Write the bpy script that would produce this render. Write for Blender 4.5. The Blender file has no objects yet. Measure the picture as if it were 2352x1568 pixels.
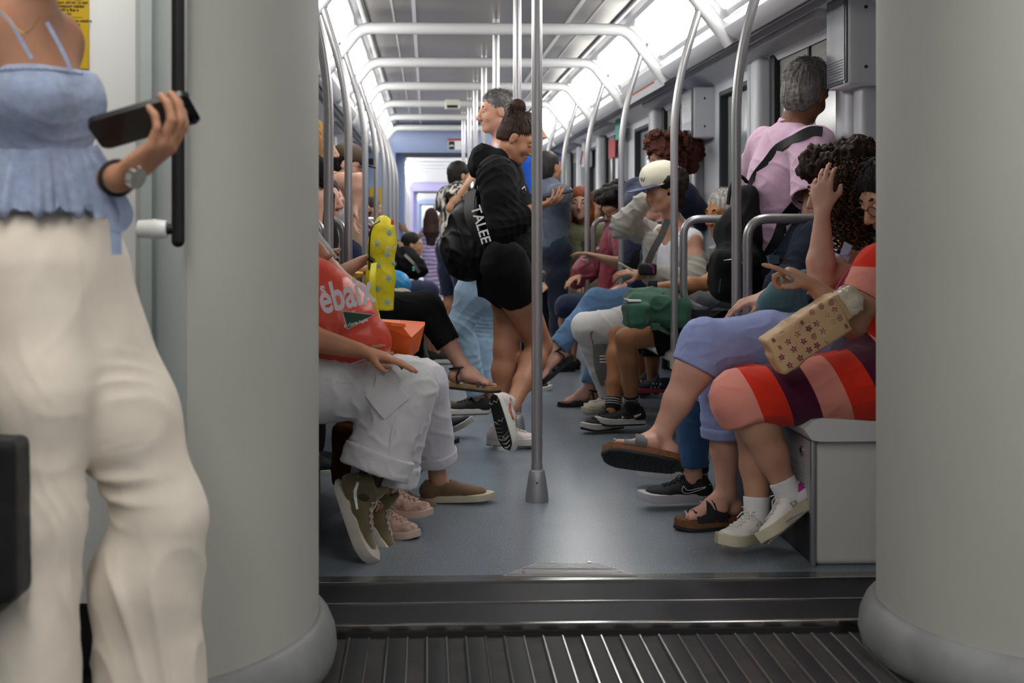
import bpy, bmesh, math, random
import numpy as np
from mathutils import Vector, Matrix
random.seed(7)
PI = math.pi
C = bpy.context.scene.collection
# ---------------------------------------------------------------- camera, world, exposure
F = 2940.0                                  # focal length in pixels of the 2352 px frame (45 mm)
PSI = math.atan(0.0357)                     # slight yaw to the right of the train axis
U0, V0, CH = 980 + F*math.tan(PSI), 505.0, 1.10
cp, sp = math.cos(PSI), math.sin(PSI)
cam = bpy.data.objects.new('camera', bpy.data.cameras.new('camera'))
C.objects.link(cam); bpy.context.scene.camera = cam
cam.location = (0, 0, CH); cam.rotation_euler = (PI/2, 0, -PSI)
cam.data.sensor_width = 36; cam.data.lens = 36*F/2352
cam.data.shift_x = (1176-U0)/2352; cam.data.shift_y = (V0-784)/2352
cam.data.clip_start = .05; cam.data.clip_end = 200
cam.data.dof.use_dof = True; cam.data.dof.focus_distance = 5.0; cam.data.dof.aperture_fstop = 4.0
sc = bpy.context.scene
sc.view_settings.view_transform = 'Standard'; sc.view_settings.look = 'None'
sc.view_settings.gamma = 1; sc.view_settings.use_curve_mapping = False
sc.view_settings.exposure = 0.14
world = bpy.data.worlds.new('world'); sc.world = world; world.use_nodes = True
world.node_tree.nodes['Background'].inputs[0].default_value = (.75, .85, 1, 1)
world.node_tree.nodes['Background'].inputs[1].default_value = .05
LIGHT = 10.5                                 # strength of the ceiling light panels
NEARLIGHT = 8.6                             # strength of the lamps of the carriage the camera stands in

def p(u, v, s):
    """scene point seen at pixel (u, v) at a depth where one metre spans s pixels"""
    z = F/s; x = (u-U0)/s
    return Vector((x*cp + z*sp, -x*sp + z*cp, CH + (V0-v)/s))
V = Vector
# ---------------------------------------------------------------- objects and tags
def link(o, parent=None):
    C.objects.link(o)
    if parent is not None: o.parent = parent
    return o
def tag(o, label=None, cat=None, group=None, kind=None):
    if label: o['label'] = label
    if cat: o['category'] = cat
    if group: o['group'] = group
    if kind: o['kind'] = kind
    return o
def thing(name, label, cat, loc=(0, 0, 0), group=None):
    o = bpy.data.objects.new(name, None); o.empty_display_size = .1
    link(o); o.location = loc
    return tag(o, label, cat, group)
def place(o, root):
    """parent o under root keeping its world-space mesh"""
    if root is not None:
        o.parent = root
        if root.type == 'EMPTY': o.location = -Vector(root.location)
    return o
def struct(o): o['kind'] = 'structure'; return o
def mesh_obj(name, verts, faces, m, root=None, smooth=True):
    me = bpy.data.meshes.new(name)
    me.from_pydata([tuple(v) for v in verts], [], faces); me.update()
    if smooth: me.polygons.foreach_set('use_smooth', [True]*len(me.polygons))
    me.materials.append(m)
    o = bpy.data.objects.new(name, me); C.objects.link(o); place(o, root)
    return o
def bm_obj(name, bm, m, root=None, smooth=False):
    me = bpy.data.meshes.new(name); bmesh.ops.recalc_face_normals(bm, faces=bm.faces)
    bm.to_mesh(me); bm.free()
    if smooth: me.polygons.foreach_set('use_smooth', [True]*len(me.polygons))
    me.materials.append(m)
    o = bpy.data.objects.new(name, me); C.objects.link(o); place(o, root)
    return o
def autosmooth(o, ang=40):
    me = o.data; me.polygons.foreach_set('use_smooth', [True]*len(me.polygons))
    try: me.set_sharp_from_angle(angle=math.radians(ang))
    except Exception: pass
    return o
def add_box(bm, lo, hi, bev=0.0, seg=2, M=None):
    r = bmesh.ops.create_cube(bm, size=1); vs = r['verts']
    c = [(a+b)/2 for a, b in zip(lo, hi)]; d = [abs(b-a) for a, b in zip(lo, hi)]
    for v in vs: v.co = V((c[0]+v.co.x*d[0], c[1]+v.co.y*d[1], c[2]+v.co.z*d[2]))
    if bev > 0:
        es = list({e for v in vs for e in v.link_edges})
        rr = bmesh.ops.bevel(bm, geom=es, offset=bev, segments=seg, affect='EDGES', profile=.5)
        vs = list({v for f in rr['faces'] for v in f.verts} | {v for v in vs if v.is_valid})
    if M is not None:
        for v in vs: v.co = M @ v.co
    return vs
def box(name, lo, hi, m, root=None, bev=0.0, seg=2, M=None):
    bm = bmesh.new(); add_box(bm, lo, hi, bev, seg, M)
    o = bm_obj(name, bm, m, root)
    return autosmooth(o) if bev > 0 else o
def frame_axes(d):
    d = V(d).normalized(); a = V((0, 0, 1)) if abs(d.z) < .9 else V((1, 0, 0))
    x = d.cross(a).normalized(); return x, x.cross(d).normalized()
def tube_data(pts, rad, n=10, closed=False, cap=True):
    pts = [V(q) for q in pts]; N = len(pts)
    if not hasattr(rad, '__len__'): rad = [rad]*N
    vs = []; fs = []
    px = None
    for i, q in enumerate(pts):
        a = pts[(i-1) % N] if (closed or i > 0) else pts[i]
        b = pts[(i+1) % N] if (closed or i < N-1) else pts[i]
        d = (b-a).normalized()
        if px is None: x = frame_axes(d)[0]; y = d.cross(x).normalized()
        else:
            x = (px - d*px.dot(d));
            x = x.normalized() if x.length > 1e-5 else frame_axes(d)[0]
            y = d.cross(x).normalized()
        px = x
        for k in range(n):
            t = 2*PI*k/n; vs.append(q + x*math.cos(t)*rad[i] + y*math.sin(t)*rad[i])
    for i in range(N if closed else N-1):
        j = (i+1) % N
        for k in range(n):
            k2 = (k+1) % n; fs.append((i*n+k, i*n+k2, j*n+k2, j*n+k))
    if cap and not closed:
        fs.append(tuple(range(n-1, -1, -1))); fs.append(tuple((N-1)*n+k for k in range(n)))
    return vs, fs
def tube(name, pts, rad, m, root=None, n=12, closed=False):
    v, f = tube_data(pts, rad, n, closed); return autosmooth(mesh_obj(name, v, f, m, root), 50)
def tubes(name, lst, m, root=None, n=8):
    V_, F_ = [], []
    for pts, rad in lst:
        v, f = tube_data(pts, rad, n); b = len(V_); V_ += v; F_ += [tuple(i+b for i in q) for q in f]
    return autosmooth(mesh_obj(name, V_, F_, m, root), 60)
def arcfill(pts, r, n=6):
    """round the corners of a polyline"""
    pts = [V(q) for q in pts]; out = [pts[0]]
    for i in range(1, len(pts)-1):
        a, b, c = pts[i-1], pts[i], pts[i+1]
        d1 = (a-b); d2 = (c-b); rr = min(r, d1.length*.49, d2.length*.49)
        s = b + d1.normalized()*rr; e = b + d2.normalized()*rr
        for k in range(n+1):
            t = k/n; out.append((1-t)**2*s + 2*t*(1-t)*b + t*t*e)
    out.append(pts[-1]); return out
def prism(name, poly, axis_vec, origin, ux, uy, m, root=None, smooth=False):
    """extrude a 2D polygon (in the ux, uy plane at origin) along axis_vec"""
    n = len(poly); o = V(origin); a = V(axis_vec); ux = V(ux); uy = V(uy)
    vs = [o + ux*x + uy*y for x, y in poly]; vs += [q + a for q in vs]
    fs = [tuple(range(n-1, -1, -1)), tuple(range(n, 2*n))] + [(i, (i+1) % n, n+(i+1) % n, n+i) for i in range(n)]
    ob = mesh_obj(name, vs, fs, m, root, smooth=False)
    bm = bmesh.new(); bm.from_mesh(ob.data); bmesh.ops.recalc_face_normals(bm, faces=bm.faces); bm.to_mesh(ob.data); bm.free()
    return autosmooth(ob, 35) if smooth else ob
def sweep_y(name, prof, y0, y1, m, root=None, closed=False, smooth=True):
    """open profile of (x, z) points swept along y"""
    n = len(prof); vs = [(x, y0, z) for x, z in prof] + [(x, y1, z) for x, z in prof]
    fs = [(i, i+1, n+i+1, n+i) for i in range(n-1)]
    if closed: fs.append((n-1, 0, n, 2*n-1))
    o = mesh_obj(name, vs, fs, m, root, smooth=False)
    return autosmooth(o, 30) if smooth else o
# ---------------------------------------------------------------- materials
_mats = {}
def srgb(h):
    if isinstance(h, str):
        h = h.lstrip('#'); c = [int(h[i:i+2], 16)/255 for i in (0, 2, 4)]
    else: c = [x/255 for x in h]
    return tuple(x/12.92 if x <= .04045 else ((x+.055)/1.055)**2.4 for x in c) + (1,)
def mat(name, col, rough=.6, metal=0.0, bump=0.0, bscale=20.0, stretch=(1, 1, 1), detail=4, var=0.0, vscale=8.0,
        emis=0.0, coat=0.0, sheen=0.0, trans=0.0, spec=.5, sub=0.0, bdist=.01, alpha=1.0, aniso=0):
    if name in _mats: return _mats[name]
    m = bpy.data.materials.new(name); m.use_nodes = True; nt = m.node_tree; b = nt.nodes['Principled BSDF']
    c = srgb(col) if not (isinstance(col, tuple) and len(col) == 4) else col
    b.inputs['Base Color'].default_value = c; b.inputs['Roughness'].default_value = rough
    b.inputs['Metallic'].default_value = metal; b.inputs['Specular IOR Level'].default_value = spec
    if emis: b.inputs['Emission Color'].default_value = c; b.inputs['Emission Strength'].default_value = emis
    if coat: b.inputs['Coat Weight'].default_value = coat; b.inputs['Coat Roughness'].default_value = .15
    if sheen: b.inputs['Sheen Weight'].default_value = sheen
    if trans: b.inputs['Transmission Weight'].default_value = trans
    if sub: b.inputs['Subsurface Weight'].default_value = sub; b.inputs['Subsurface Radius'].default_value = (.02, .008, .004); b.inputs['Subsurface Scale'].default_value = .5
    if alpha < 1: b.inputs['Alpha'].default_value = alpha
    if bump or var:
        tc = nt.nodes.new('ShaderNodeTexCoord'); mp = nt.nodes.new('ShaderNodeMapping')
        mp.inputs['Scale'].default_value = stretch; nt.links.new(tc.outputs['Object'], mp.inputs[0])
    if bump:
        n = nt.nodes.new('ShaderNodeTexNoise'); n.inputs['Scale'].default_value = bscale; n.inputs['Detail'].default_value = detail
        nt.links.new(mp.outputs[0], n.inputs['Vector'])
        bp = nt.nodes.new('ShaderNodeBump'); bp.inputs['Strength'].default_value = bump; bp.inputs['Distance'].default_value = bdist
        nt.links.new(n.outputs['Fac'], bp.inputs['Height']); nt.links.new(bp.outputs[0], b.inputs['Normal'])
    if var:
        n2 = nt.nodes.new('ShaderNodeTexNoise'); n2.inputs['Scale'].default_value = vscale; n2.inputs['Detail'].default_value = 5
        nt.links.new(mp.outputs[0], n2.inputs['Vector'])
        r = nt.nodes.new('ShaderNodeValToRGB'); r.color_ramp.elements[0].position = .3; r.color_ramp.elements[1].position = .7
        lo = tuple(x*(1-var) for x in c[:3])+(1,); hi = tuple(min(1, x*(1+var)) for x in c[:3])+(1,)
        r.color_ramp.elements[0].color = lo; r.color_ramp.elements[1].color = hi
        nt.links.new(n2.outputs['Fac'], r.inputs[0]); nt.links.new(r.outputs[0], b.inputs['Base Color'])
    _mats[name] = m; return m
def cloth(name, col, rough=.9, bump=.35, var=.12, bscale=9, bdist=.02, **k):
    return mat(name, col, rough=rough, bump=bump, bscale=bscale, bdist=bdist, var=var, vscale=k.pop('vscale', 25), sheen=k.pop('sheen', .15), spec=.2, **k)
def skin(name, col): return mat('skin_'+name, col, rough=.5, bump=.12, bscale=160, bdist=.002, var=.10, vscale=14, sub=.08, spec=.4)
def hairm(name, col, rough=.6, stretch=(90, 90, 9), bump=.9): return mat('hair_'+name, col, rough=rough, bump=bump, bscale=1.2, bdist=.006, stretch=stretch, detail=3, var=.55, vscale=1.0, spec=.25)
# ---------------------------------------------------------------- implicit surfaces -> one continuous mesh
class Sdf:
    def __init__(self): self.pr = []
    def _add(self, lo, hi, f, k, op): self.pr.append((np.array(lo, float), np.array(hi, float), f, k, op)); return self
    def cone(self, a, b, ra, rb, k=.02, op='u', sq=None, capa=False, capb=False):
        """tapered capsule; sq = (axis vector, factor) squashes its section along that axis; cap = flat end"""
        a = np.array(a, float); b = np.array(b, float); ab = b-a; L2 = float(ab@ab)+1e-12; L = math.sqrt(L2); u = ab/L
        if sq is not None:
            n = np.array(sq[0], float); n = n-u*(n@u); ln = np.linalg.norm(n)
            if ln < 1e-4: sq = None
            else: n = n/ln; fac = sq[1]
        def f(X, Y, Z):
            x = X-a[0]; y = Y-a[1]; z = Z-a[2]
            h = x*ab[0]+y*ab[1]+z*ab[2]; t = np.clip(h/L2, 0, 1)
            x = x-ab[0]*t; y = y-ab[1]*t; z = z-ab[2]*t; r = ra+(rb-ra)*t
            if sq is not None:
                w = (x*n[0]+y*n[1]+z*n[2])*(1/fac-1); x = x+n[0]*w; y = y+n[1]*w; z = z+n[2]*w
            d = np.sqrt(x*x+y*y+z*z)-r
            if capb: d = np.maximum(d, h/L-L)
            if capa: d = np.maximum(d, -h/L)
            return d
        m = max(ra, rb)*max(1, sq[1] if sq else 1)
        return self._add(np.minimum(a, b)-m, np.maximum(a, b)+m, f, k, op)
    def ell(self, c, rad, M=None, k=.02, op='u'):
        c = np.array(c, float); M = np.eye(3) if M is None else np.array(M, float)   # columns = local axes
        rad = np.array(rad, float); e = np.sqrt(((M*rad)**2).sum(1)); mr = rad.min()
        def f(X, Y, Z):
            x = X-c[0]; y = Y-c[1]; z = Z-c[2]
            q = [(x*M[0, i]+y*M[1, i]+z*M[2, i]) for i in range(3)]
            k0 = np.sqrt(sum((q[i]/rad[i])**2 for i in range(3))); k1 = np.sqrt(sum((q[i]/rad[i]**2)**2 for i in range(3)))+1e-9
            return k0*(k0-1)/k1
        return self._add(c-e, c+e, f, k, op)
    def rbox(self, c, half, M=None, r=.01, k=.01, op='u'):
        c = np.array(c, float); M = np.eye(3) if M is None else np.array(M, float); half = np.array(half, float)
        e = (np.abs(M)*half).sum(1)
        def f(X, Y, Z):
            x = X-c[0]; y = Y-c[1]; z = Z-c[2]
            q = [np.abs(x*M[0, i]+y*M[1, i]+z*M[2, i])-(half[i]-r) for i in range(3)]
            return np.sqrt(sum(np.maximum(v, 0)**2 for v in q)) + np.minimum(np.maximum(np.maximum(q[0], q[1]), q[2]), 0) - r
        return self._add(c-e, c+e, f, k, op)
    def chain(self, pts, rad, k=.02, sq=None, capa=False, capb=False, op='u'):
        for i in range(len(pts)-1):
            self.cone(pts[i], pts[i+1], rad[i], rad[i+1], k, op, sq, capa and i == 0, capb and i == len(pts)-2)
        return self
    def at(self, P):
        X, Y, Z = P[:, 0], P[:, 1], P[:, 2]; D = np.full(len(P), 9.0)
        for lo, hi, f, k, op in self.pr: D = self._mix(D, f(X, Y, Z), k, op)
        return D
    @staticmethod
    def _mix(A, d, k, op):
        if op == 'u':
            if k <= 0: return np.minimum(A, d)
            h = np.maximum(k-np.abs(A-d), 0)/k; return np.minimum(A, d)-h*h*k*.25
        if op == 's':
            h = np.maximum(k-np.abs(A+d), 0)/k if k > 0 else 0; return np.maximum(A, -d)+h*h*k*.25
        return np.maximum(A, d)
    def mesh(self, vox=.008, smooth=1, disp=None):
        us = [q for q in self.pr if q[4] == 'u']
        lo = np.min([q[0] for q in us], 0)-4*vox; hi = np.max([q[1] for q in us], 0)+4*vox
        n = np.ceil((hi-lo)/vox).astype(int)+1
        A = np.full(n, 1.0, np.float32)
        ax = [lo[i]+np.arange(n[i])*vox for i in range(3)]
        for plo, phi, f, k, op in self.pr:
            pad = k+3*vox if op != 's' else 2*k+3*vox
            i0 = np.clip(np.floor((plo-pad-lo)/vox).astype(int), 0, n-1); i1 = np.clip(np.ceil((phi+pad-lo)/vox).astype(int)+1, 1, n)
            if (i1 <= i0).any(): continue
            s = tuple(slice(a, b) for a, b in zip(i0, i1))
            d = f(ax[0][s[0]][:, None, None], ax[1][s[1]][None, :, None], ax[2][s[2]][None, None, :])
            A[s] = self._mix(A[s], d, k, op)
        S = A < 0
        c = np.zeros(np.array(n)-1, np.int8)
        for dx in (0, 1):
            for dy in (0, 1):
                for dz in (0, 1): c += S[dx:n[0]-1+dx, dy:n[1]-1+dy, dz:n[2]-1+dz]
        I = np.argwhere((c > 0) & (c < 8))
        if len(I) == 0: return np.zeros((0, 3)), np.zeros((0, 4), int)
        idm = np.full(np.array(n)-1, -1, np.int32); idm[tuple(I.T)] = np.arange(len(I))
        cor = [(a, b, d) for a in (0, 1) for b in (0, 1) for d in (0, 1)]
        val = {q: A[I[:, 0]+q[0], I[:, 1]+q[1], I[:, 2]+q[2]].astype(float) for q in cor}
        acc = np.zeros((len(I), 3)); cnt = np.zeros(len(I))
        for q in cor:
            for a in range(3):
                if q[a] == 0:
                    r = list(q); r[a] = 1; r = tuple(r); v0, v1 = val[q], val[r]
                    m = (v0 < 0) != (v1 < 0); t = np.where(m, v0/(v0-v1+1e-20), 0)
                    pt = np.zeros((len(I), 3)); pt += q; pt[:, a] += t
                    acc += pt*m[:, None]; cnt += m
        P = (I+acc/cnt[:, None])*vox+lo
        Q = []
        for a in range(3):
            b, d = (a+1) % 3, (a+2) % 3
            s0 = [slice(None)]*3; s1 = [slice(None)]*3; s0[a] = slice(0, -1); s1[a] = slice(1, None)
            e0 = S[tuple(s0)]; e1 = S[tuple(s1)]
            E = np.argwhere(e0 != e1)
            E = E[(E[:, b] > 0) & (E[:, d] > 0) & (E[:, b] < n[b]-1) & (E[:, d] < n[d]-1)]
            fl = e0[tuple(E.T)]
            def g(ob, od):
                K = E.copy(); K[:, b] += ob; K[:, d] += od; return idm[tuple(K.T)]
            q = np.stack([g(-1, -1), g(0, -1), g(0, 0), g(-1, 0)], 1)
            q[~fl] = q[~fl][:, ::-1]; Q.append(q)
        Q = np.concatenate(Q); Q = Q[(Q >= 0).all(1)]
        def normals(P):
            nn = np.cross(P[Q[:, 2]]-P[Q[:, 0]], P[Q[:, 3]]-P[Q[:, 1]]); N = np.zeros_like(P)
            for i in range(4):
                for j in range(3): N[:, j] += np.bincount(Q[:, i], nn[:, j], len(P))
            return N/(np.linalg.norm(N, axis=1)[:, None]+1e-12)
        for _ in range(smooth):
            a_ = Q.ravel(); b_ = np.roll(Q, -1, 1).ravel(); W = np.bincount(a_, minlength=len(P))+np.bincount(b_, minlength=len(P))
            M = np.stack([np.bincount(a_, P[b_, j], len(P))+np.bincount(b_, P[a_, j], len(P)) for j in range(3)], 1)/np.maximum(W, 1)[:, None]
            P = P*.4+M*.6
        if disp is not None: N = normals(P); P = P+N*disp(P, N)[:, None]
        return P, Q
    def obj(self, name, m, root=None, vox=.008, smooth=1, disp=None):
        P, Q = self.mesh(vox, smooth, disp)
        me = bpy.data.meshes.new(name); nq = len(Q)
        me.vertices.add(len(P)); me.vertices.foreach_set('co', P.astype(np.float32).ravel())
        me.loops.add(nq*4); me.loops.foreach_set('vertex_index', Q.astype(np.int32).ravel())
        me.polygons.add(nq); me.polygons.foreach_set('loop_start', np.arange(0, nq*4, 4, dtype=np.int32))
        try: me.polygons.foreach_set('loop_total', np.full(nq, 4, np.int32))
        except Exception: pass
        me.polygons.foreach_set('use_smooth', np.ones(nq, bool)); me.update(calc_edges=True)
        me.materials.append(m)
        o = bpy.data.objects.new(name, me); C.objects.link(o); place(o, root)
        return o
def noise3(P, fr, seed=0):
    """cheap smooth vector noise in -1..1 built from rotated sines"""
    r = np.random.RandomState(seed); out = np.zeros(len(P))
    for i in range(5):
        d = r.normal(size=3); d /= np.linalg.norm(d); e = r.normal(size=3); e /= np.linalg.norm(e)
        out += np.sin(P@d*fr*(1+.3*i) + 1.7*np.sin(P@e*fr*.7+r.rand()*6)+r.rand()*6)
    return out/3.2
def folds(spec, base=.003, seed=0, fr=22):
    """cloth displacement: low noise everywhere plus (centre, radius, direction, wavelength, amplitude) fold fields"""
    def f(P, N):
        d = noise3(P, fr, seed)*base
        d = d + base*1.5*((1-np.abs(noise3(P*np.array((1, .7, 1.3)), fr*1.1, seed+17)))**4-.15)
        for c, R, dr, wl, am in spec:
            c = np.array(c); dr = np.array(V(dr).normalized()); q = P-c
            w = np.exp(-(q**2).sum(1)/(R*R)); ph = (q@dr)*PI/wl + 2.6*noise3(P, 11, seed+3)
            d = d+w*am*((1-np.abs(np.sin(ph)))**1.6-.3)*(.55+.6*noise3(P, 15, seed+9))
        return d
    return f
def merge(*os):
    """join several fresh mesh objects into the first one"""
    bm = bmesh.new()
    for o in os: bm.from_mesh(o.data)
    bm.to_mesh(os[0].data); bm.free()
    for o in os[1:]: bpy.data.objects.remove(o)
    return os[0]
def text_mesh(body, size, ext=.0, bold=0.0, shear=0, align='LEFT'):
    cu = bpy.data.curves.new('t', 'FONT'); cu.body = body; cu.size = size; cu.extrude = ext; cu.offset = bold; cu.shear = shear; cu.align_x = align
    o = bpy.data.objects.new('t', cu); me = bpy.data.meshes.new_from_object(o)
    vs = [v.co.copy() for v in me.vertices]; fs = [tuple(q.vertices) for q in me.polygons]
    bpy.data.objects.remove(o); bpy.data.curves.remove(cu); bpy.data.meshes.remove(me)
    return vs, fs
def text(name, body, size, origin, ux, uy, m, root=None, bold=0.0, shear=0, align='LEFT', lift=.0012, proj=None, sx=1.0):
    vs, fs = text_mesh(body, size, 0.0, bold, shear, align); ux = V(ux).normalized(); uy = V(uy).normalized(); n = ux.cross(uy)
    if proj is not None and vs:      # finer triangles so that the letters follow the surface
        bm = bmesh.new(); bv = [bm.verts.new(v) for v in vs]
        for f in fs:
            try: bm.faces.new([bv[i] for i in f])
            except ValueError: pass
        for _ in range(2):
            bmesh.ops.subdivide_edges(bm, edges=[e for e in bm.edges if e.calc_length() > size*.12], cuts=1)
        bmesh.ops.triangulate(bm, faces=bm.faces)
        bm.verts.ensure_lookup_table(); bm.verts.index_update()
        vs = [v.co.copy() for v in bm.verts]; fs = [tuple(v.index for v in f.verts) for f in bm.faces]; bm.free()
    W = [V(origin) + ux*v.x*sx + uy*v.y for v in vs]
    if proj is not None: W = [V(w) for w in project(proj, W, n, lift)]
    else: W = [w + n*lift for w in W]
    return mesh_obj(name, W, fs, m, root, smooth=False)
def project(sdf, W, n, lift=.0015, start=.15, steps=40):
    """move points against direction n until they meet the implicit surface"""
    n = np.array(V(n).normalized()); P = np.array([tuple(w) for w in W])+n*start
    t = np.zeros(len(P))
    for _ in range(steps):
        d = sdf.at(P-n*t[:, None]); t += np.clip(d, -.01, .02)*.8
        t = np.minimum(t, start*2.2)
    return P-n*(t-lift)[:, None]
# ================================================================ materials of the train
M_wall = mat('wall_white', '#cfd1d6', rough=.42, var=.03, vscale=3)
M_wall2 = mat('wall_shade', '#b4b6ba', rough=.45, var=.04, vscale=3)  # plain grey, the second wall colour
M_ceil = mat('ceiling_metal', '#8c8780', rough=.32, metal=.75, bump=.15, bscale=3, stretch=(.4, 30, 1), bdist=.004, var=.08, vscale=4)
M_frame = mat('frame_white', '#cfd0d1', rough=.35, coat=.2); M_cove = mat('cove_white', '#cfd1d3', rough=.35)
M_dark = mat('rubber_black', '#0c0c0e', rough=.6)
M_rail = mat('steel_rail', '#aaa9ab', rough=.36, metal=.65, bump=.05, bscale=200, bdist=.001)
M_railg = mat('steel_bright', '#c4c2c0', rough=.22, metal=1)
M_alu = mat('cast_alu', '#9c9ca2', rough=.5, metal=.6, bump=.2, bscale=300, bdist=.001)
M_seat = mat('seat_shell', '#d6d7da', rough=.33, coat=.2, var=.03, vscale=5)
M_cab = mat('cabinet_grey', '#cdcdca', rough=.5, bump=.15, bscale=220, bdist=.001)
M_cabd = mat('cabinet_dark', '#2c2e33', rough=.6)
M_door = mat('door_steel', '#8f8d89', rough=.5, metal=.35, bump=.05, bscale=3, stretch=(1, 1, 30), bdist=.002, var=.1, vscale=2)
M_glassd = mat('glass_dark', '#0b0c0f', rough=.16, spec=.4)
M_glassrefl = mat('glass_painted_reflection', '#949b9d', rough=.2)  # opaque pale grey stands in for reflections in the wall windows
M_glass = mat('glass_clear', '#aab2b4', rough=.03, trans=.9, spec=.6)
M_bluetint = mat('portal_blue_light_tint', '#93a3c8', rough=.4, var=.04, vscale=3)  # bluish lamp light on the gangway is put into this colour
M_lav = mat('portal_lavender', '#a9a4cc', rough=.4)
M_led = mat('light_panel', (1, .985, .95, 1), rough=.4, emis=LIGHT)
M_ledn = mat('light_panel_near', (1, .97, .92, 1), rough=.4, emis=NEARLIGHT)
M_pill = mat('pillar_grey', '#a9aaa3', rough=.6, spec=.3, bump=.25, bscale=420, bdist=.0008, var=.05, vscale=2.2)
M_skirt = mat('pillar_skirt', '#77787a', rough=.55, bump=.2, bscale=60, bdist=.002, var=.16, vscale=9)
M_black = mat('grab_black', '#0e0e10', rough=.5, spec=.3)
M_plasw = mat('plastic_white', '#d4d5d4', rough=.35)
M_white = mat('print_white', '#e8e8e8', rough=.6)
M_red = mat('print_red', '#b03238', rough=.6)
M_ink = mat('print_black', '#1b1b1d', rough=.7)

def floor_mat():
    m = mat('floor_vinyl', '#59636e', rough=.3, spec=.5); nt = m.node_tree; b = nt.nodes['Principled BSDF']
    tc = nt.nodes.new('ShaderNodeTexCoord')
    v = nt.nodes.new('ShaderNodeTexNoise'); v.inputs['Scale'].default_value = 260; v.inputs['Detail'].default_value = 1
    r = nt.nodes.new('ShaderNodeValToRGB'); r.color_ramp.elements[0].position = .0; r.color_ramp.elements[0].color = (0, 0, 0, 1)
    r.color_ramp.elements[0].position = .63; r.color_ramp.elements[1].position = .70; r.color_ramp.elements[1].color = (1, 1, 1, 1)
    n = nt.nodes.new('ShaderNodeTexNoise'); n.inputs['Scale'].default_value = 2.2; n.inputs['Detail'].default_value = 6
    r2 = nt.nodes.new('ShaderNodeValToRGB'); r2.color_ramp.elements[0].color = srgb('#6a747f'); r2.color_ramp.elements[1].color = srgb('#808a93')
    n3 = nt.nodes.new('ShaderNodeTexNoise'); n3.inputs['Scale'].default_value = 60
    mx = nt.nodes.new('ShaderNodeMix'); mx.data_type = 'RGBA'; mx.inputs[7].default_value = srgb('#b9c0c8')
    for q in (v, n, n3): nt.links.new(tc.outputs['Object'], q.inputs['Vector'])
    nt.links.new(v.outputs['Fac'], r.inputs[0]); nt.links.new(n.outputs['Fac'], r2.inputs[0])
    nt.links.new(r2.outputs[0], mx.inputs[6]); nt.links.new(r.outputs[0], mx.inputs[0]); nt.links.new(mx.outputs[2], b.inputs['Base Color'])
    rr = nt.nodes.new('ShaderNodeMapRange'); rr.inputs['To Min'].default_value = .22; rr.inputs['To Max'].default_value = .38
    nt.links.new(n3.outputs['Fac'], rr.inputs['Value']); b.inputs['Roughness'].default_value = .27
    bp = nt.nodes.new('ShaderNodeBump'); bp.inputs['Strength'].default_value = .12; bp.inputs['Distance'].default_value = .001
    return m
M_floor = floor_mat()
M_thr = mat('threshold_rubber', '#222226', rough=.62, spec=.3, bump=.2, bscale=150, bdist=.001, var=.12, vscale=10)
M_strip_a = mat('tread_black', '#19191c', rough=.6, spec=.3, bump=.3, bscale=60, bdist=.001, var=.2, vscale=14)
M_strip_b = mat('tread_worn', '#2d2a29', rough=.7, spec=.3, bump=.4, bscale=50, bdist=.001, var=.35, vscale=11)

CX = .40; XR, XL = 1.75, -.95
YA, YB = 3.90, 16.3
FR = [4.35+1.64*k for k in range(8)]            # ceiling hoops
def mir(x): return 2*CX-x
# ---------------------------------------------------------------- floors
struct(box('floor', (-1.0, YA, -.06), (1.8, YB+.4, 0), M_floor))
struct(box('floor', (-1.0, YB+.4, -.06), (1.8, 80, 0), mat('floor_far', '#5e6072', rough=.45)))
th = struct(box('trim_1', (-.62, 3.475, -.06), (1.62, YA, -.004), M_thr))
th['label'] = 'black rubber threshold between the carriages'
def bar_y(y, h, w=.012): return ((-.62, y-w/2, -.02), (1.62, y+w/2, h))
bm = bmesh.new()
for y, h, w in ((YA-.004, .003, .012), (3.685, .001, .007), (3.482, .003, .016)): add_box(bm, *bar_y(y, h, w), bev=.0015, seg=1)
for k in range(5): add_box(bm, (-.62, YA+.008+.011*k, -.01), (1.62, YA+.013+.011*k, .0018))
struct(bm_obj('trim_2', bm, M_railg))
# tread plate let into the floor
tp = thing('tread_plate', 'small grooved metal tread plate screwed into the carriage floor at the threshold', 'floor plate', (.44, 3.99, 0))
a_, b_, c_, d_ = p(1155, 1325, 745), p(1465, 1324, 745), p(1378, 1296, 719), p(1232, 1297, 719)
bm = bmesh.new(); vs = [bm.verts.new((q.x, q.y, .002)) for q in (a_, b_, c_, d_)]; bm.faces.new(vs)
r = bmesh.ops.extrude_face_region(bm, geom=bm.faces[:]);
for v in r['geom']:
    if isinstance(v, bmesh.types.BMVert): v.co.z = .005
bm_obj('plate', bm, M_alu, tp)
rb = []
for k in range(9):
    t = (k+.5)/9; l_ = a_.lerp(d_, t); r_ = b_.lerp(c_, t); rb.append(([(l_.x+.006, l_.y, .0055), (r_.x-.006, r_.y, .0055)], .0016))
tubes('groove_ribs', rb, M_railg, tp, n=6)
for q in ((.30, 3.965), (.60, 3.965), (.40, 4.075), (.52, 4.075)):
    tube('screw', [(q[0], q[1], .004), (q[0], q[1], .0085)], .006, M_railg, tp, n=10)
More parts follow.
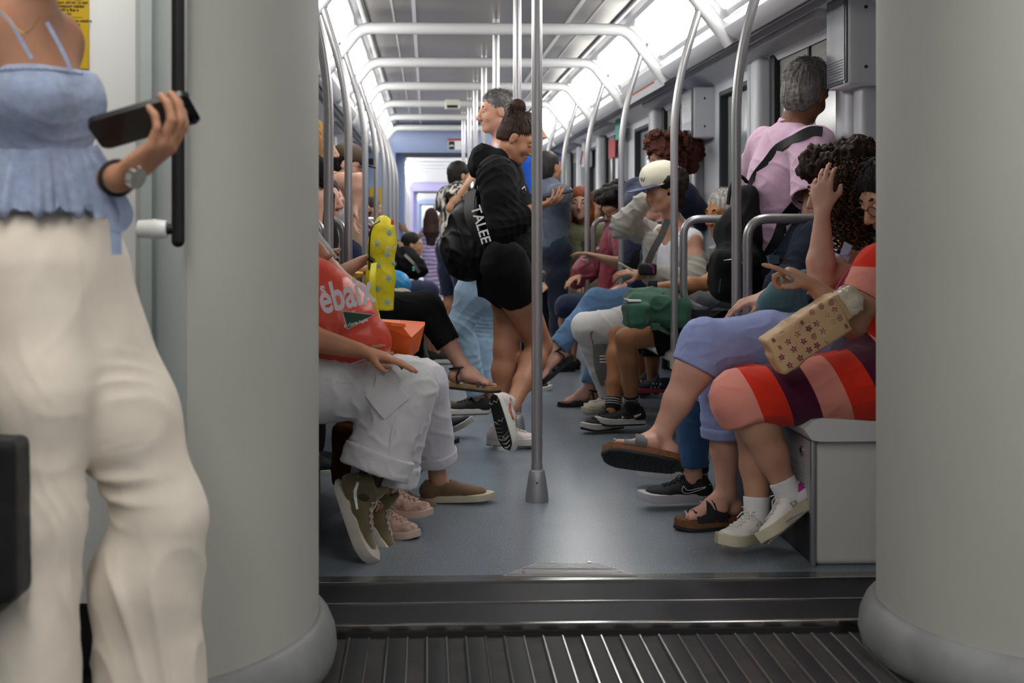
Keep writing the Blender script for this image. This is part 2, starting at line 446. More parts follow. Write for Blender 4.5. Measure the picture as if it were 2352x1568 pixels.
# articulation floor with raised treads
struct(box('floor', (-2.3, 1.0, -.09), (2.6, 3.47, -.03), mat('articulation_floor', '#17181a', rough=.6, bump=.3, bscale=40, bdist=.002)))
s0 = 857.; x0 = (803-44.5*2-980)/s0; pitch = 44.5/s0
for k in range(-2, 30):
    xa = x0+pitch*k; y1 = 3.425
    if k % 2 == 0:
        t = tag(box('floor_tread', (xa+.003, 1.9, -.031), (xa+pitch-.003, y1, -.016), M_strip_a, bev=.003), None)
    else: t = box('floor_tread', (xa+.003, 1.9, -.031), (xa+pitch-.003, y1+.012, -.024), M_strip_b)
    struct(t)
for k in range(-2, 30):
    xa = x0+pitch*k
    struct(box('floor_rib', (xa-.0035, 1.9, -.031), (xa+.0035, 3.427, -.0135), M_railg, bev=.002, seg=1))
struct(box('floor', (-2.3, -4, -.09), (2.6, 1.0, -.02), M_floor))
# ---------------------------------------------------------------- gangway pillars (round corner posts with a rubber skirt)
def pillar(name, cx, cy, R, a0, a1, label):
    root = struct(thing(name, label, 'pillar', (cx, cy, 0))); del root['category']
    def lathe(prof, nm, m):
        n = 64; vs = []; fs = []
        for i in range(n+1):
            a = a0+(a1-a0)*i/n
            for r, z in prof: vs.append((cx+math.cos(a)*r, cy+math.sin(a)*r, z))
        k = len(prof)
        for i in range(n):
            for j in range(k-1): fs.append((i*k+j, (i+1)*k+j, (i+1)*k+j+1, i*k+j+1))
        o = mesh_obj(nm, vs, fs, m, root); o['kind'] = 'structure'; return o
    lathe([(R, .108), (R, 2.45)], 'pillar_shell', M_pill)
    lathe([(R+.018, -.03), (R+.040, -.01), (R+.047, .02), (R+.043, .055), (R+.03, .085), (R+.017, .1), (R+.006, .109), (R-.004, .108)], 'pillar_skirt', M_skirt)
    return root
def fit(u_t, pts, side):
    """circle through crease points whose edge touches the sight line u_t; least squares by search"""
    Q = [p(u, v, (v-V0)/1.0) for u, v in pts]; best = None
    x = (u_t-U0)/F; d = V((x*cp+sp, -x*sp+cp, 0)).normalized(); nrm = V((-d.y, d.x, 0))*side   # sight line direction and the side the pillar lies on
    for R in np.arange(.35, 1.1, .02):
        for t in np.arange(3.0, 4.2, .02):
            c = d*t+nrm*R; e = sum(((V((q.x, q.y, 0))-c).length-R)**2 for q in Q)
            if best is None or e < best[0]: best = (e, c.x, c.y, R)
    return best
eL = fit(732, [(469, 1568), (586, 1528), (678, 1482), (724, 1426)], 1)
eR = fit(2012, [(2020, 1383), (2069, 1429), (2210, 1482), (2352, 1520)], -1)
print('PILLARS', eL, eR)
Lx, Ly, LR = eL[1:]
def on_circle(u):   # nearest point of the left pillar on sight line u
    x = (u-U0)/F; d = np.array((x*cp+sp, -x*sp+cp)); d /= np.linalg.norm(d); c = np.array((Lx, Ly)); b = d@c; q = b*b-(c@c-LR*LR)
    return d*(b-math.sqrt(max(q, 0)))
S = on_circle(430)
pillar('trim_3', eL[1], eL[2], eL[3], math.atan2(S[1]-Ly, S[0]-Lx), 1.9, 'tall grey-green rounded gangway pillar left of the opening, rubber skirt at its foot')
pillar('trim_4', eR[1], eR[2], eR[3], 1.2, PI+2.0, 'tall grey rounded gangway pillar right of the opening, rubber skirt at its foot')
# left end wall behind the standing woman: fluted panels between the pillar and the white door panel
G1 = p(362, 0, 935); G2 = p(352, 0, 925)
prof = [(S[0], S[1]), (S[0]-.012, S[1]+.02), (G1.x, G1.y), (G1.x-.004, G1.y+.03), (G2.x, G2.y+.02), (G2.x-.004, G2.y), (p(318, 0, 935).x, G2.y-.015), (p(313, 0, 935).x, G2.y+.02),
        (p(306, 0, 935).x, G2.y-.01), (p(260, 0, 935).x, G2.y-.045), (p(200, 0, 935).x, G2.y-.05), (-2.2, G2.y-.05)]
def wallstrip(name, pts, z0, z1, m):
    n = len(pts); vs = [(x, y, z0) for x, y in pts]+[(x, y, z1) for x, y in pts]
    o = mesh_obj(name, vs, [(i, i+1, n+i+1, n+i) for i in range(n-1)], m, None, smooth=False); autosmooth(o, 35); return struct(o)
wallstrip('wall_near_left', prof[:7], -.03, 2.45, mat('wall_green_grey', '#b7bfbe', rough=.45, var=.03, vscale=2))
wallstrip('wall_near_left', prof[6:], .165, 2.45, mat('wall_near_white', '#e6e6e4', rough=.4, var=.03, vscale=2))
struct(box('baseboard_near_left', (-2.2, G2.y+.06, -.03), (p(306, 0, 935).x+.01, G2.y+.10, .2), M_dark))
YW = G2.y-.052
# yellow notice on the white panel
q0, q1 = p(62, 162, F/YW), p(213, -150, F/YW)
ns = thing('notice_sticker', 'yellow information notice with small black text on the white end wall behind the woman', 'sign', (q0.x, YW, 1.3))
M_yel = mat('notice_yellow', '#c9a300', rough=.5)
box('sheet', (q0.x, YW-.003, q0.z), (q1.x, YW-.001, q1.z), M_yel, ns, bev=.0009, seg=1)
lines = [('del sistema de transport', 150), ('si us plau, respecteu els seients', 8), ('the exclusive use of passengers', 17), ('el uso de los asientos reservados', 26), ('para personas con movilidad', 35)]
yy = 6
for i, body in enumerate(['la tarifa aplicable es de cada', 'titol de transport vigent en tot', 'moment. Es obligatori validar', 'i conservar el bitllet fins a', 'la sortida de l estacio.']):
    o = p(88, yy+i*8.5, F/YW); text('printed_line', body, .0105, (o.x, YW-.0035, o.z), (1, 0, 0), (0, 0, 1), M_ink, ns, bold=.0003, lift=.0005)
for i, body in enumerate(['El importe de la percepcion minima', 'es aplicable a los viajeros sin', 'titulo de transporte valido.']):
    o = p(88, 56+i*8.5, F/YW); text('printed_line', body, .0098, (o.x, YW-.0035, o.z), (1, 0, 0), (0, 0, 1), M_ink, ns, bold=.0003, lift=.0005)
for v in (45, 95, 138):
    o = p(100, v, F/YW); box('ruled_line', (o.x, YW-.0042, o.z), (o.x+.105, YW-.0036, o.z+.0006), M_ink, ns)
# black grab bar with its white bracket
gb = thing('grab_bar', 'black vertical grab bar with white knob bracket beside the left pillar', 'grab bar', tuple(p(408, 567, 1000)))
sb = F/(S[1]-.07); t0, b0 = p(409, -250, sb), p(409, 553, sb)
tube('bar', arcfill([t0, b0], .1), .0138, M_black, gb, n=20)
g = Sdf(); g.ell(b0, (.0138, .0138, .0138)); g.obj('bar_end', M_black, gb, vox=.002)
kx = [p(u, 526, sb) for u in (397, 384, 383, 352, 350, 318, 312)]
tube('neck', [kx[0]+V((.01, 0, 0)), kx[1]], .011, M_black, gb, n=16)
tube('bracket', [kx[1], kx[2], kx[3], kx[4], kx[5], kx[6]], [.017, .0185, .0215, .020, .0185, .006], M_plasw, gb, n=28)
# near carriage shell: ceiling, walls, lamps (seen only by reflection and from the side)
struct(box('ceiling', (-2.3, -4, 2.45), (2.6, 3.9, 2.5), M_wall2))
struct(box('wall_near_left', (-2.3, -4, -.05), (-2.2, 3.2, 2.5), M_wall2))
struct(box('wall_near_right', (2.5, -4, -.05), (2.6, 3.9, 2.5), M_wall2))
struct(box('wall_near_back', (-2.3, -4.1, -.05), (2.6, -4, 2.5), M_wall2))
def lamp(xa, xb, ya, yb, z, label, name='ceiling_light'):
    t = thing(name, label, 'ceiling light', ((xa+xb)/2, (ya+yb)/2, z), 'ceiling lamps above the camera')
    box('diffuser', (xa, ya, z-.02), (xb, yb, z), M_ledn, t); box('housing', (xa-.03, ya-.03, z), (xb+.03, yb+.03, z+.03), M_frame, t)
lamp(-.9, -.5, -2.5, 2.85, 2.41, 'long ceiling light above the camera on the left, outside the picture')
lamp(1.3, 1.7, -2.5, 2.85, 2.41, 'long ceiling light above the camera on the right, outside the picture')
# ---------------------------------------------------------------- main carriage: ceiling
def ordn(k): return ['nearest', 'second', 'third', 'fourth', 'fifth', 'sixth', 'seventh', 'eighth', 'ninth'][k]
struct(box('ceiling', (-.45, YA, 2.33), (1.25, YB, 2.38), M_ceil))
bm = bmesh.new()
for x, w in ((-.36, .008), (1.16, .008)): add_box(bm, (x-w, YA, 2.318), (x+w, YB, 2.33))
struct(bm_obj('trim_5', bm, M_cabd))
bm = bmesh.new()
for x, w in ((-.075, .011), (.875, .011)): add_box(bm, (x-w, YA, 2.322), (x+w, YB, 2.331))
struct(bm_obj('trim_6', bm, M_frame))
bm = bmesh.new()
for x, w in ((-.2, .006), (1.0, .006)): add_box(bm, (x-w, YA, 2.326), (x+w, YB, 2.331))
struct(bm_obj('trim_7', bm, M_wall2))
def side_profiles(side):
    f = (lambda x: x) if side == 'right' else mir
    P = lambda L: [(f(x), z) for x, z in L]
    o = sweep_y('trim_8' if side == 'right' else 'trim_9', P([(1.19, 2.335), (1.22, 2.31), (1.225, 2.28)]), YA, YB, M_frame); struct(o)
    # reflector behind the lamps, cove below them
    struct(sweep_y('ceiling_cove_'+side, P([(1.225, 2.28), (1.42, 2.06), (1.40, 2.03), (1.395, 2.00), (1.405, 1.975), (1.43, 1.955), (1.46, 1.945), (1.475, 1.95)]), YA, YB, M_cove))
    struct(sweep_y('trim_rail_'+side, P([(1.475, 1.95), (1.475, 1.99), (1.50, 1.99), (1.50, 1.955), (1.51, 1.955), (1.51, 1.985), (1.56, 1.985), (1.56, 1.95), (1.57, 1.95), (1.57, 1.98)]), YA, YB, mat('rail_groove', '#b9babd', rough=.35), smooth=False))
    struct(sweep_y('wall_upper_'+side, P([(1.57, 1.98), (1.66, 1.97), (1.70, 1.955), (1.74, 1.93), (1.76, 1.90)]), YA, YB, mat('wall_upper_white', '#e2e3e6', rough=.4)))
side_profiles('right'); side_profiles('left')
# hoops and lamps
def hoop(y, k):
    pts = [(-.635, 1.93), (-.56, 2.03), (-.395, 2.24), (1.195, 2.24), (1.36, 2.03), (1.435, 1.93)]
    t = tube('trim_hoop', arcfill([(x, y, z) for x, z in pts], .07), .036, M_frame, n=16); struct(t)
for k, y in enumerate(FR): hoop(y, k)
def side_lamp(side, k, y0, y1):
    f = (lambda x: x) if side == 'right' else mir
    t = thing('ceiling_light', f'slanted white light panel of the {side} ceiling row, {ordn(k)} one from camera', 'ceiling light', (f(1.31), (y0+y1)/2, 2.15), f'light panels along the {side} side of the ceiling')
    a = V((f(1.228), 0, 2.262)); b = V((f(1.39), 0, 2.075)); d = (b-a); n = V((-d.z, 0, d.x)).normalized();
    if (n.z > 0): n = -n
    vs = []; 
    for y in (y0, y1):
        for q in (a, b, b+n*.018-d*.06, a+n*.018+d*.06): vs.append((q.x, y+(.03 if (q-a).length > .001 and y == y0 else 0), q.z))
    mesh_obj('diffuser', vs, [(0, 3, 2, 1), (4, 5, 6, 7), (0, 1, 5, 4), (1, 2, 6, 5), (2, 3, 7, 6), (3, 0, 4, 7)], M_led, t, smooth=False)
    vs = []; c = b; e = V((f(1.405), 0, 2.055))
    for y in (y0, y1):
        for q in (c, e, e+n*.012, c+n*.012): vs.append((q.x, y, q.z))
    mesh_obj('louver', vs, [(0, 3, 2, 1), (4, 5, 6, 7), (0, 1, 5, 4), (1, 2, 6, 5), (2, 3, 7, 6), (3, 0, 4, 7)], M_frame, t, smooth=False)
ys = FR+[YB]
for k in range(len(ys)-1):
    for s_ in ('left', 'right'): side_lamp(s_, k, ys[k]+.13, ys[k+1]-.13)
# small loudspeaker/sensor box on the ceiling
sp_ = thing('ceiling_speaker', 'small cream box with dark slot hanging under a ceiling hoop', 'speaker', (.5, 12.55, 2.2))
q = p(1022, 234, 240); w_ = .14
box('housing', (q.x, q.y-.06, q.z-.07), (q.x+w_, q.y+.06, q.z+.02), mat('cream_plastic', '#c6c5b8', rough=.5), sp_, bev=.006)
box('slot', (q.x+.02, q.y-.064, q.z-.062), (q.x+w_-.02, q.y-.058, q.z-.035), M_ink, sp_)
# ---------------------------------------------------------------- side walls with doors and windows
def wall_side(side):
    f = (lambda x: x) if side == 'right' else mir
    def bx(name, x0, x1, y0, y1, z0, z1, m, root=None, **k):
        a, b = f(x0), f(x1); return box(name, (min(a, b), y0, z0), (max(a, b), y1, z1), m, root, **k)
    doors = [(5.25, 6.45), (8.35, 9.45), (11.4, 12.5), (14.4, 15.5)]
    y = YA; nw = 1
    for i, (d0, d1) in enumerate(doors+[(YB, YB)]):
        # solid wall y..d0 with a window in it
        w0, w1 = (y+.3, d0-.75) if i else (y+.25, d0-.45)
        if i == 1: w0, w1 = 6.78, 7.55
        if d0 == YB: w0, w1 = y+.15, d0-.2
        struct(bx('wall_'+side, 1.75, 1.85, y, d0, -.02, .98, M_wall))
        struct(bx('wall_'+side, 1.75, 1.85, y, d0, 1.86, 2.05, M_wall))
        struct(bx('wall_'+side, 1.75, 1.85, y, w0, .98, 1.86, M_wall)); struct(bx('wall_'+side, 1.75, 1.85, w1, d0, .98, 1.86, M_wall))
        wd = struct(thing(f'window_{nw}' if side == 'right' else f'window_{nw+10}', None, None, (f(1.76), (w0+w1)/2, 1.4))); nw += 1
        bm = bmesh.new()
        for lo, hi in (((w0, .98), (w1, 1.01)), ((w0, 1.83), (w1, 1.86)), ((w0, .98), (w0+.025, 1.86)), ((w1-.025, .98), (w1, 1.86))):
            add_box(bm, (min(f(1.735), f(1.80)), lo[0], lo[1]), (max(f(1.735), f(1.80)), hi[0], hi[1]), bev=.006)
        fr = bm_obj('window_frame', bm, M_cabd, wd)
        bx('window_pane', 1.785, 1.79, w0+.01, w1-.01, .99, 1.85, M_glassrefl, wd)
        # posts each side of the doors
        if i: struct(bx('trim_post', 1.68, 1.76, y+.02, y+.16, .45, 1.93, M_wall, bev=.03, seg=4)); struct(bx('trim_post', 1.69, 1.76, y+.2, y+.27, .45, 1.93, M_wall2, bev=.02, seg=3))
        if d0 < YB: struct(bx('trim_post', 1.68, 1.76, d0-.18, d0-.02, .45, 1.93, M_wall, bev=.03, seg=4)); struct(bx('trim_post', 1.69, 1.76, d0-.33, d0-.22, .45, 1.9, M_wall2, bev=.02, seg=3))
        if d0 < YB:
            n = (i+1) if side == 'right' else (i+11)
            dr = struct(thing(f'door_{n}', None, None, (f(1.8), (d0+d1)/2, 0)))
            bx('door_surround', 1.80, 1.86, d0-.02, d1+.02, 0, 2.05, M_dark, dr)
            bx('door_gasket', 1.74, 1.80, d1-.09, d1, 0, 1.95, M_dark, dr, bev=.01); bx('door_gasket', 1.74, 1.80, d0, d0+.05, 0, 1.95, M_dark, dr, bev=.01)
            mid = (d0+d1)/2
            for a, b in ((d0+.05, mid-.008), (mid+.008, d1-.09)):
                lf = bx('door_leaf', 1.77, 1.795, a, b, .02, 1.93, M_door, dr, bev=.004)
                bx('window_gasket', 1.762, 1.77, a+.09, b-.09, .95, 1.78, M_dark, lf, bev=.003)
                pn = bx('window_pane', 1.757, 1.7625, a+.115, b-.115, .975, 1.755, M_glassd, lf)
            bx('door_seal', 1.76, 1.79, mid-.012, mid+.012, .02, 1.93, M_dark, dr)
            struct(bx('door_header', 1.60, 1.74, d0-.02, d1+.02, 1.93, 1.99, M_wall2, dr, bev=.01))
        y = d1
    struct(bx('wall_tunnel_'+side, 1.9, 1.95, YA, YB, 0, 2.3, M_dark))
wall_side('right'); wall_side('left')
# vertical black handles by the near right door
for u, v0, v1, s_, lb in ((1911, 222, 395, 520, 'taller black vertical handle on the near right door, behind the curly haired woman'), (1929, 250, 395, 535, 'shorter black vertical handle beside the taller one at the near right door')):
    a, b = p(u, v0, s_), p(u, v1+120, s_); h = thing('door_handle', lb, 'handle', tuple(b))
    tube('bar', [a, a+V((0, 0, -.01)), b], [.006, .014, .014], M_black, h, n=14)
    tube('bracket', [a+V((0, 0, -.03)), a+V((.03, 0, -.03))], .007, M_black, h, n=10)
# map cases on the right wall
def map_case(y0, y1, z0, z1, label, xin=1.62):
    t = thing('map_case', label, 'display case', (xin, (y0+y1)/2, z0))
    box('housing', (xin, y0, z0), (1.76, y1, z1), M_wall, t, bev=.014, seg=3)
    box('frame', (xin-.006, y0+.006, z0+.01), (xin+.004, y1-.006, z1-.012), mat('case_rim', '#5a5c62', rough=.4), t, bev=.004)
    pn = box('paper', (xin-.0095, y0+.018, z0+.024), (xin-.005, y1-.018, z1-.026), mat('case_paper', '#83868f', rough=.25, var=.2, vscale=7, coat=.6), t)
    rl = []
    for k in range(7): rl.append(([(xin-.011, y0+.03, z0+.035+.011*k), (xin-.011, y1-.03, z0+.035+.011*k)], .0012))
    tubes('printed_line', rl, mat('print_grey', '#6d7078'), t, n=4)
    for dy, dz in ((.012, .012), (y1-y0-.012, .012), (.012, z1-z0-.012), (y1-y0-.012, z1-z0-.012)):
        tube('screw', [(xin-.012, y0+dy, z0+dz), (xin-.003, y0+dy, z0+dz)], .005, M_railg, t, n=8)
    for dz in (.07, z1-z0-.07): tube('screw', [(1.69, y0-.003, z0+dz), (1.69, y0+.004, z0+dz)], .007, M_cabd, t, n=8)
map_case(4.87, 5.12, 1.62, 1.99, 'large grey map case with clear front high on the wall at the right pillar')
map_case(7.73, 8.05, 1.60, 1.91, 'smaller grey map case on the right wall above the auburn haired woman')
# safety stickers further along the right wall
def sticker(u0, v0, u1, v1, x, m, label, name='safety_sticker'):
    s1 = (u0-980)/x; s2 = (u1-980)/x; a = p(u0, v0, s1); b = p(u1, v1, s2); y0, y1 = sorted((a.y, b.y)); z0, z1 = sorted((a.z, b.z))
    return tag(box(name, (x-.012, y0, z0), (x-.002, y1, z1), m), label, 'sticker')
sticker(1400, 325, 1415, 360, 1.66, M_red, 'red sticker by the far door on the right wall')
sticker(1416, 252, 1426, 318, 1.66, mat('green_print', '#3f9d8a'), 'green and white sticker above the red one on the right wall')
sticker(1415, 325, 1430, 358, 1.70, M_white, 'white sticker next to the red one on the right wall')
al = thing('alarm_handle', 'white emergency alarm box with thin red lever on the far right wall', 'alarm', tuple(p(1345, 360, 215)))
q = p(1345, 345, 215); box('housing', (q.x-.03, q.y-.1, q.z-.18), (q.x+.06, q.y+.1, q.z+.16), M_wall, al, bev=.01); tube('lever', [q+V((-.045, -.1, -.02)), q+V((-.045, .08, -.14))], .008, M_red, al)
# advert panel in the cove
ad = thing('route_panel', 'pale route strip with an orange red line above the windows on the right', 'sign', (1.42, 7.9, 1.97))
a = V((1.393, 0, 2.03)); b = V((1.46, 0, 1.93)); n_ = V((-.83, 0, -.56))
def cove_quad(nm, y0, y1, t0, t1, off, m, root):
    q = [a.lerp(b, t0)+n_*off, a.lerp(b, t1)+n_*off]; mesh_obj(nm, [(q[0].x, y0, q[0].z), (q[0].x, y1, q[0].z), (q[1].x, y1, q[1].z), (q[1].x, y0, q[1].z)] + [(w.x-n_.x*.004, y, w.z-n_.z*.004) for w, y in ((q[0], y0), (q[0], y1), (q[1], y1), (q[1], y0))], [(0, 1, 2, 3), (7, 6, 5, 4), (0, 4, 5, 1), (1, 5, 6, 2), (2, 6, 7, 3), (3, 7, 4, 0)], m, root, smooth=False)
cove_quad('strip', 7.75, 9.1, -.1, 1.0, .016, M_white, ad); cove_quad('orange_line', 7.95, 8.9, .55, .63, .018, mat('print_orange', '#d06a3a'), ad)
# ---------------------------------------------------------------- benches
def bench(side, y0, y1, label, cabinet=False):
    f = (lambda x: x) if side == 'right' else mir
    sg = 1 if side == 'right' else -1
    t = thing('bench', label, 'bench', (f(1.45), (y0+y1)/2, 0), 'white benches along the walls')
    prof = [(1.205, .452), (1.22, .468), (1.25, .474), (1.45, .462), (1.60, .468), (1.66, .50), (1.695, .58), (1.715, .93), (1.735, .95), (1.745, .95), (1.745, .40), (1.24, .40), (1.215, .405), (1.19, .44)]
    if not cabinet: prof[-3:] = [(1.60, .33), (1.30, .34), (1.19, .41), (1.19, .44)]
    prism('seat_shell', [(f(x), z) for x, z in prof], (0, y1-y0, 0), (0, y0, 0), (1, 0, 0), (0, 0, 1), M_seat, t, smooth=True)
    for k in range(1, max(2, round((y1-y0)/.46))):
        yy = y0+(y1-y0)*k/max(2, round((y1-y0)/.46)); a, b = sorted((f(1.24), f(1.6))); box('seat_divider', (a, yy-.004, .465), (b, yy+.004, .478), M_wall2, t, bev=.002)
    if cabinet:
        a, b = sorted((f(1.232), f(1.745)))
        box('cabinet', (a, y0+.03, 0), (b, y1-.03, .402), M_cab, t, bev=.022, seg=4)
        a, b = sorted((f(1.226), f(1.236)))
        pn = box('cabinet_door', (a, y0+.045, .16), (b, y0+.62, .39), mat('cabinet_panel', '#a9a5a6', rough=.45), t, bev=.003)
        bm = bmesh.new(); c, d = sorted((f(1.2225), f(1.2275)))
        for k in range(11): add_box(bm, (c, y0+.10, .205+k*.0105), (d, y0+.28, .2085+k*.0105))
        bm_obj('louvers', bm, M_wall2, t)
        tube('lock', [(f(1.228), y0+.13, .35), (f(1.218), y0+.13, .35)], .015, M_railg, t, n=20); tube('lock_slot', [(f(1.219), y0+.13, .35), (f(1.2165), y0+.13, .35)], .006, M_ink, t, n=12)
        box('kick_plate', (a, y0+.045, .005), (b, y1-.05, .155), M_cabd, t, bev=.003)
        e, g_ = sorted((f(1.221), f(1.236))); box('corner_trim', (e, y0+.022, 0), (g_, y0+.045, .40), M_alu, t, bev=.004)
    else:
        a, b = sorted((f(1.25), f(1.745))); box('bracket', (a, y0+.02, .30), (b, y0+.06, .36), M_cabd, t, bev=.01)
    return t
bench('right', 4.0, 5.2, 'white bench with grey cabinet base at the right pillar, under the striped dress', True)
bench('right', 6.05, 7.74, 'white bench under the passenger with the green bag on the right')
bench('right', 9.3, 11.3, 'white bench on the right further back, under the red haired woman')
bench('right', 12.55, 14.3, 'farthest white bench on the right, hidden behind passengers')
bench('left', 4.0, 5.2, 'white bench with cabinet base at the left pillar, under the passenger in white cargo trousers', True)
bench('left', 6.0, 8.02, 'white bench on the left behind the yellow bag')
bench('left', 9.3, 11.3, 'white bench on the left further back, behind the row of handrails')
bench('left', 12.55, 14.3, 'farthest white bench on the left, before the blue gangway')
# ---------------------------------------------------------------- handrails
PY = [4.78]+FR[1:]
for side in ('right', 'left'):
    f = (lambda x: x) if side == 'right' else mir
    for k, y in enumerate(PY):
        t = thing('handrail_pole', f'curved steel handrail pole beside the {side} bench, {ordn(k)} one from the camera', 'handrail', (f(1.165), y, .41), f'curved handrail poles on the {side}')
        tube('pole', arcfill([(f(1.165), y, .41), (f(1.165), y, 1.70), (f(1.30), y, 2.14)], .33, 14), .0185, M_rail, t, n=16)
        tube('foot', [(f(1.165), y, .40), (f(1.165), y, .475)], .0205, mat('cream_collar', '#b3ae9a', rough=.4), t, n=16)
        tube('ceiling_mount', [(f(1.283), y, 2.085), (f(1.305), y, 2.16)], .024, M_rail, t, n=14)
        if k in (0, 1, 3, 4, 5):
            g = thing('seat_rail', f'rounded steel seat end rail on the {side}, {ordn((0,1,9,2,3,4)[k] if k != 2 else 2)} one from the camera', 'handrail', (f(1.4), y+.03, .7), f'seat end rails on the {side}')
            x1 = 1.215 if side == 'right' else 1.19
            tube('rail_loop', arcfill([(f(1.74), y+.05, 1.105), (f(x1), y+.03, 1.105), (f(x1), y+.03, .69), (f(1.74), y+.05, .69)], .085, 8), .0185, M_rail, g, n=16)
            tube('upright', [(f(1.66), y+.045, .47), (f(1.66), y+.045, 1.105)], .0185, M_rail, g, n=12)
# centre poles
def cpole(x, y, k):
    t = thing('centre_pole', 'straight steel pole in the middle of the aisle, '+('nearest one with a conical cast foot' if k == 0 else f'{ordn(k)} one from the camera'), 'pole', (x, y, 0), 'poles along the middle of the aisle')
    tube('pole', [(x, y, .10), (x, y, 2.33)], .0212, M_rail, t, n=24)
    bm = bmesh.new(); prof = [(.0455, 0), (.0455, .012), (.044, .03), (.036, .085), (.030, .118), (.0245, .124)]
    v, fc = tube_data([(x, y, z) for r, z in prof], [r for r, z in prof], 28); autosmooth(mesh_obj('foot', v, fc, M_alu, t), 35)
    if k == 0:
        tube('set_screw', [(x-.003, y-.0405, .078), (x-.003, y-.036, .078)], .0035, M_ink, t, n=10)
        tube('collar', [(x, y, .12), (x, y, .145)], .0222, M_alu, t, n=24)
for k, (x, y) in enumerate([(p(1233, 1150, 586).x, 5.0), (.455, 6.42), (.425, 7.84), (.43, 9.6), (.43, 11.3), (.43, 12.9), (.42, 14.6)]): cpole(x, y, k)
# ---------------------------------------------------------------- second gangway (bluish light put into its colour) and the carriages beyond
def portal(y, m, k):
    nm = ['blue', 'lavender', 'pale blue'][k]
    struct(box('wall_portal', (-1.0, y, 1.955), (1.8, y+.3, 2.33), m, bev=.02)); struct(box('wall_portal', (-1.0, y, 0), (-.40, y+.12, 1.96), m)); struct(box('wall_portal', (1.2, y, 0), (1.8, y+.12, 1.96), m))
    for sx in (-1, 1):
        x = -.43 if sx < 0 else 1.23
        struct(tube('trim_portal_post', [(x, y+.4, 0), (x, y+.4, 1.86), (x, y+.4, 1.88), (x, y+.4, 1.96)], [.15, .15, .17, .17], m, n=28))
    struct(box('trim_lintel', (-.3, y-.02, 1.90), (1.1, y+.02, 1.957), M_cabd))
for k, (y, m) in enumerate(((16.4, M_bluetint), (38.5, M_lav), (70, M_bluetint))): portal(y, m, k)
sg = thing('warning_sign', 'small red topped warning sign with a black pictogram on the blue gangway lintel', 'sign', tuple(p(1043, 330, 180)))
a, b = p(1029, 343, 180.5), p(1056, 317, 180.5); YS = 16.385
box('panel', (a.x, YS, a.z), (b.x+.02, YS+.006, b.z), M_white, sg); box('red_band', (a.x, YS-.004, b.z-.028), (b.x+.02, YS+.001, b.z), M_red, sg)
box('pictogram_ground', (a.x+.01, YS-.004, a.z+.004), (a.x+.085, YS+.001, b.z-.034), M_ink, sg); tube('pictogram_shape', [(a.x+.02, YS-.006, a.z+.04), (a.x+.045, YS-.006, a.z+.06), (a.x+.075, YS-.006, a.z+.045)], .009, M_white, sg, n=6)
a, b = p(839, 378, 181), p(868, 363, 181); tag(box('display_screen', (a.x, 16.37, a.z), (b.x, 16.40, b.z), M_ink), 'small black display on the blue end wall at the far left', 'screen')
a, b = p(848, 492, 181), p(878, 430, 181); tag(box('yellow_notice', (a.x, 16.38, a.z), (b.x, 16.395, b.z), M_yel), 'yellow notice on the blue end wall at the far left', 'sign')
for ya, yb in ((17.1, 38.5), (39.2, 70), (70.7, 80)):
    struct(box('wall_right', (1.75, ya, 0), (1.85, yb, 2.3), M_wall)); struct(box('wall_left', (-1.05, ya, 0), (-.95, yb, 2.3), M_wall))
    struct(box('ceiling', (-1.0, ya, 2.33), (1.8, yb, 2.36), M_wall))
    y = ya+.6; step = 1.64 if ya < 40 else 3.3
    first = True
    while y < yb-.3:
        struct(tube('trim_hoop', [(-.62, y, 1.93), (-.415, y, 2.24), (1.215, y, 2.24), (1.42, y, 1.93)], .036, M_frame, n=8))
        y += step
    for side in ('left', 'right'):
        f = (lambda x: x) if side == 'right' else mir
        t = tag(mesh_obj('ceiling_light', [(f(1.235), ya+.3, 2.25), (f(1.40), ya+.3, 2.06), (f(1.40), yb-.3, 2.06), (f(1.235), yb-.3, 2.25), (f(1.255), ya+.3, 2.27), (f(1.42), ya+.3, 2.08), (f(1.42), yb-.3, 2.08), (f(1.255), yb-.3, 2.27)], [(0, 1, 2, 3), (7, 6, 5, 4), (0, 4, 5, 1), (1, 5, 6, 2), (2, 6, 7, 3), (3, 7, 4, 0)], M_led, None, smooth=False),
            f'continuous light strip on the {side} of the '+('carriage just beyond the blue gangway' if ya < 20 else 'distant carriage beyond the lavender gangway' if ya < 50 else 'last carriage in view'), 'ceiling light')
    if ya < 20:
        for side in ('left', 'right'):
            f = (lambda x: x) if side == 'right' else mir
            for k in range(5):
                y = 19.0+k*2.2; t = tube('handrail_pole', arcfill([(f(1.165), y, .41), (f(1.165), y, 1.7), (f(1.3), y, 2.14)], .3), .0185, M_rail, n=8)
                tag(t, f'distant handrail pole on the {side} beyond the blue gangway, {ordn(k)} one after it', 'handrail', f'distant handrail poles on the {side}')
struct(box('wall_far_end', (-1, 80, 0), (1.8, 80.1, 2.4), M_wall))
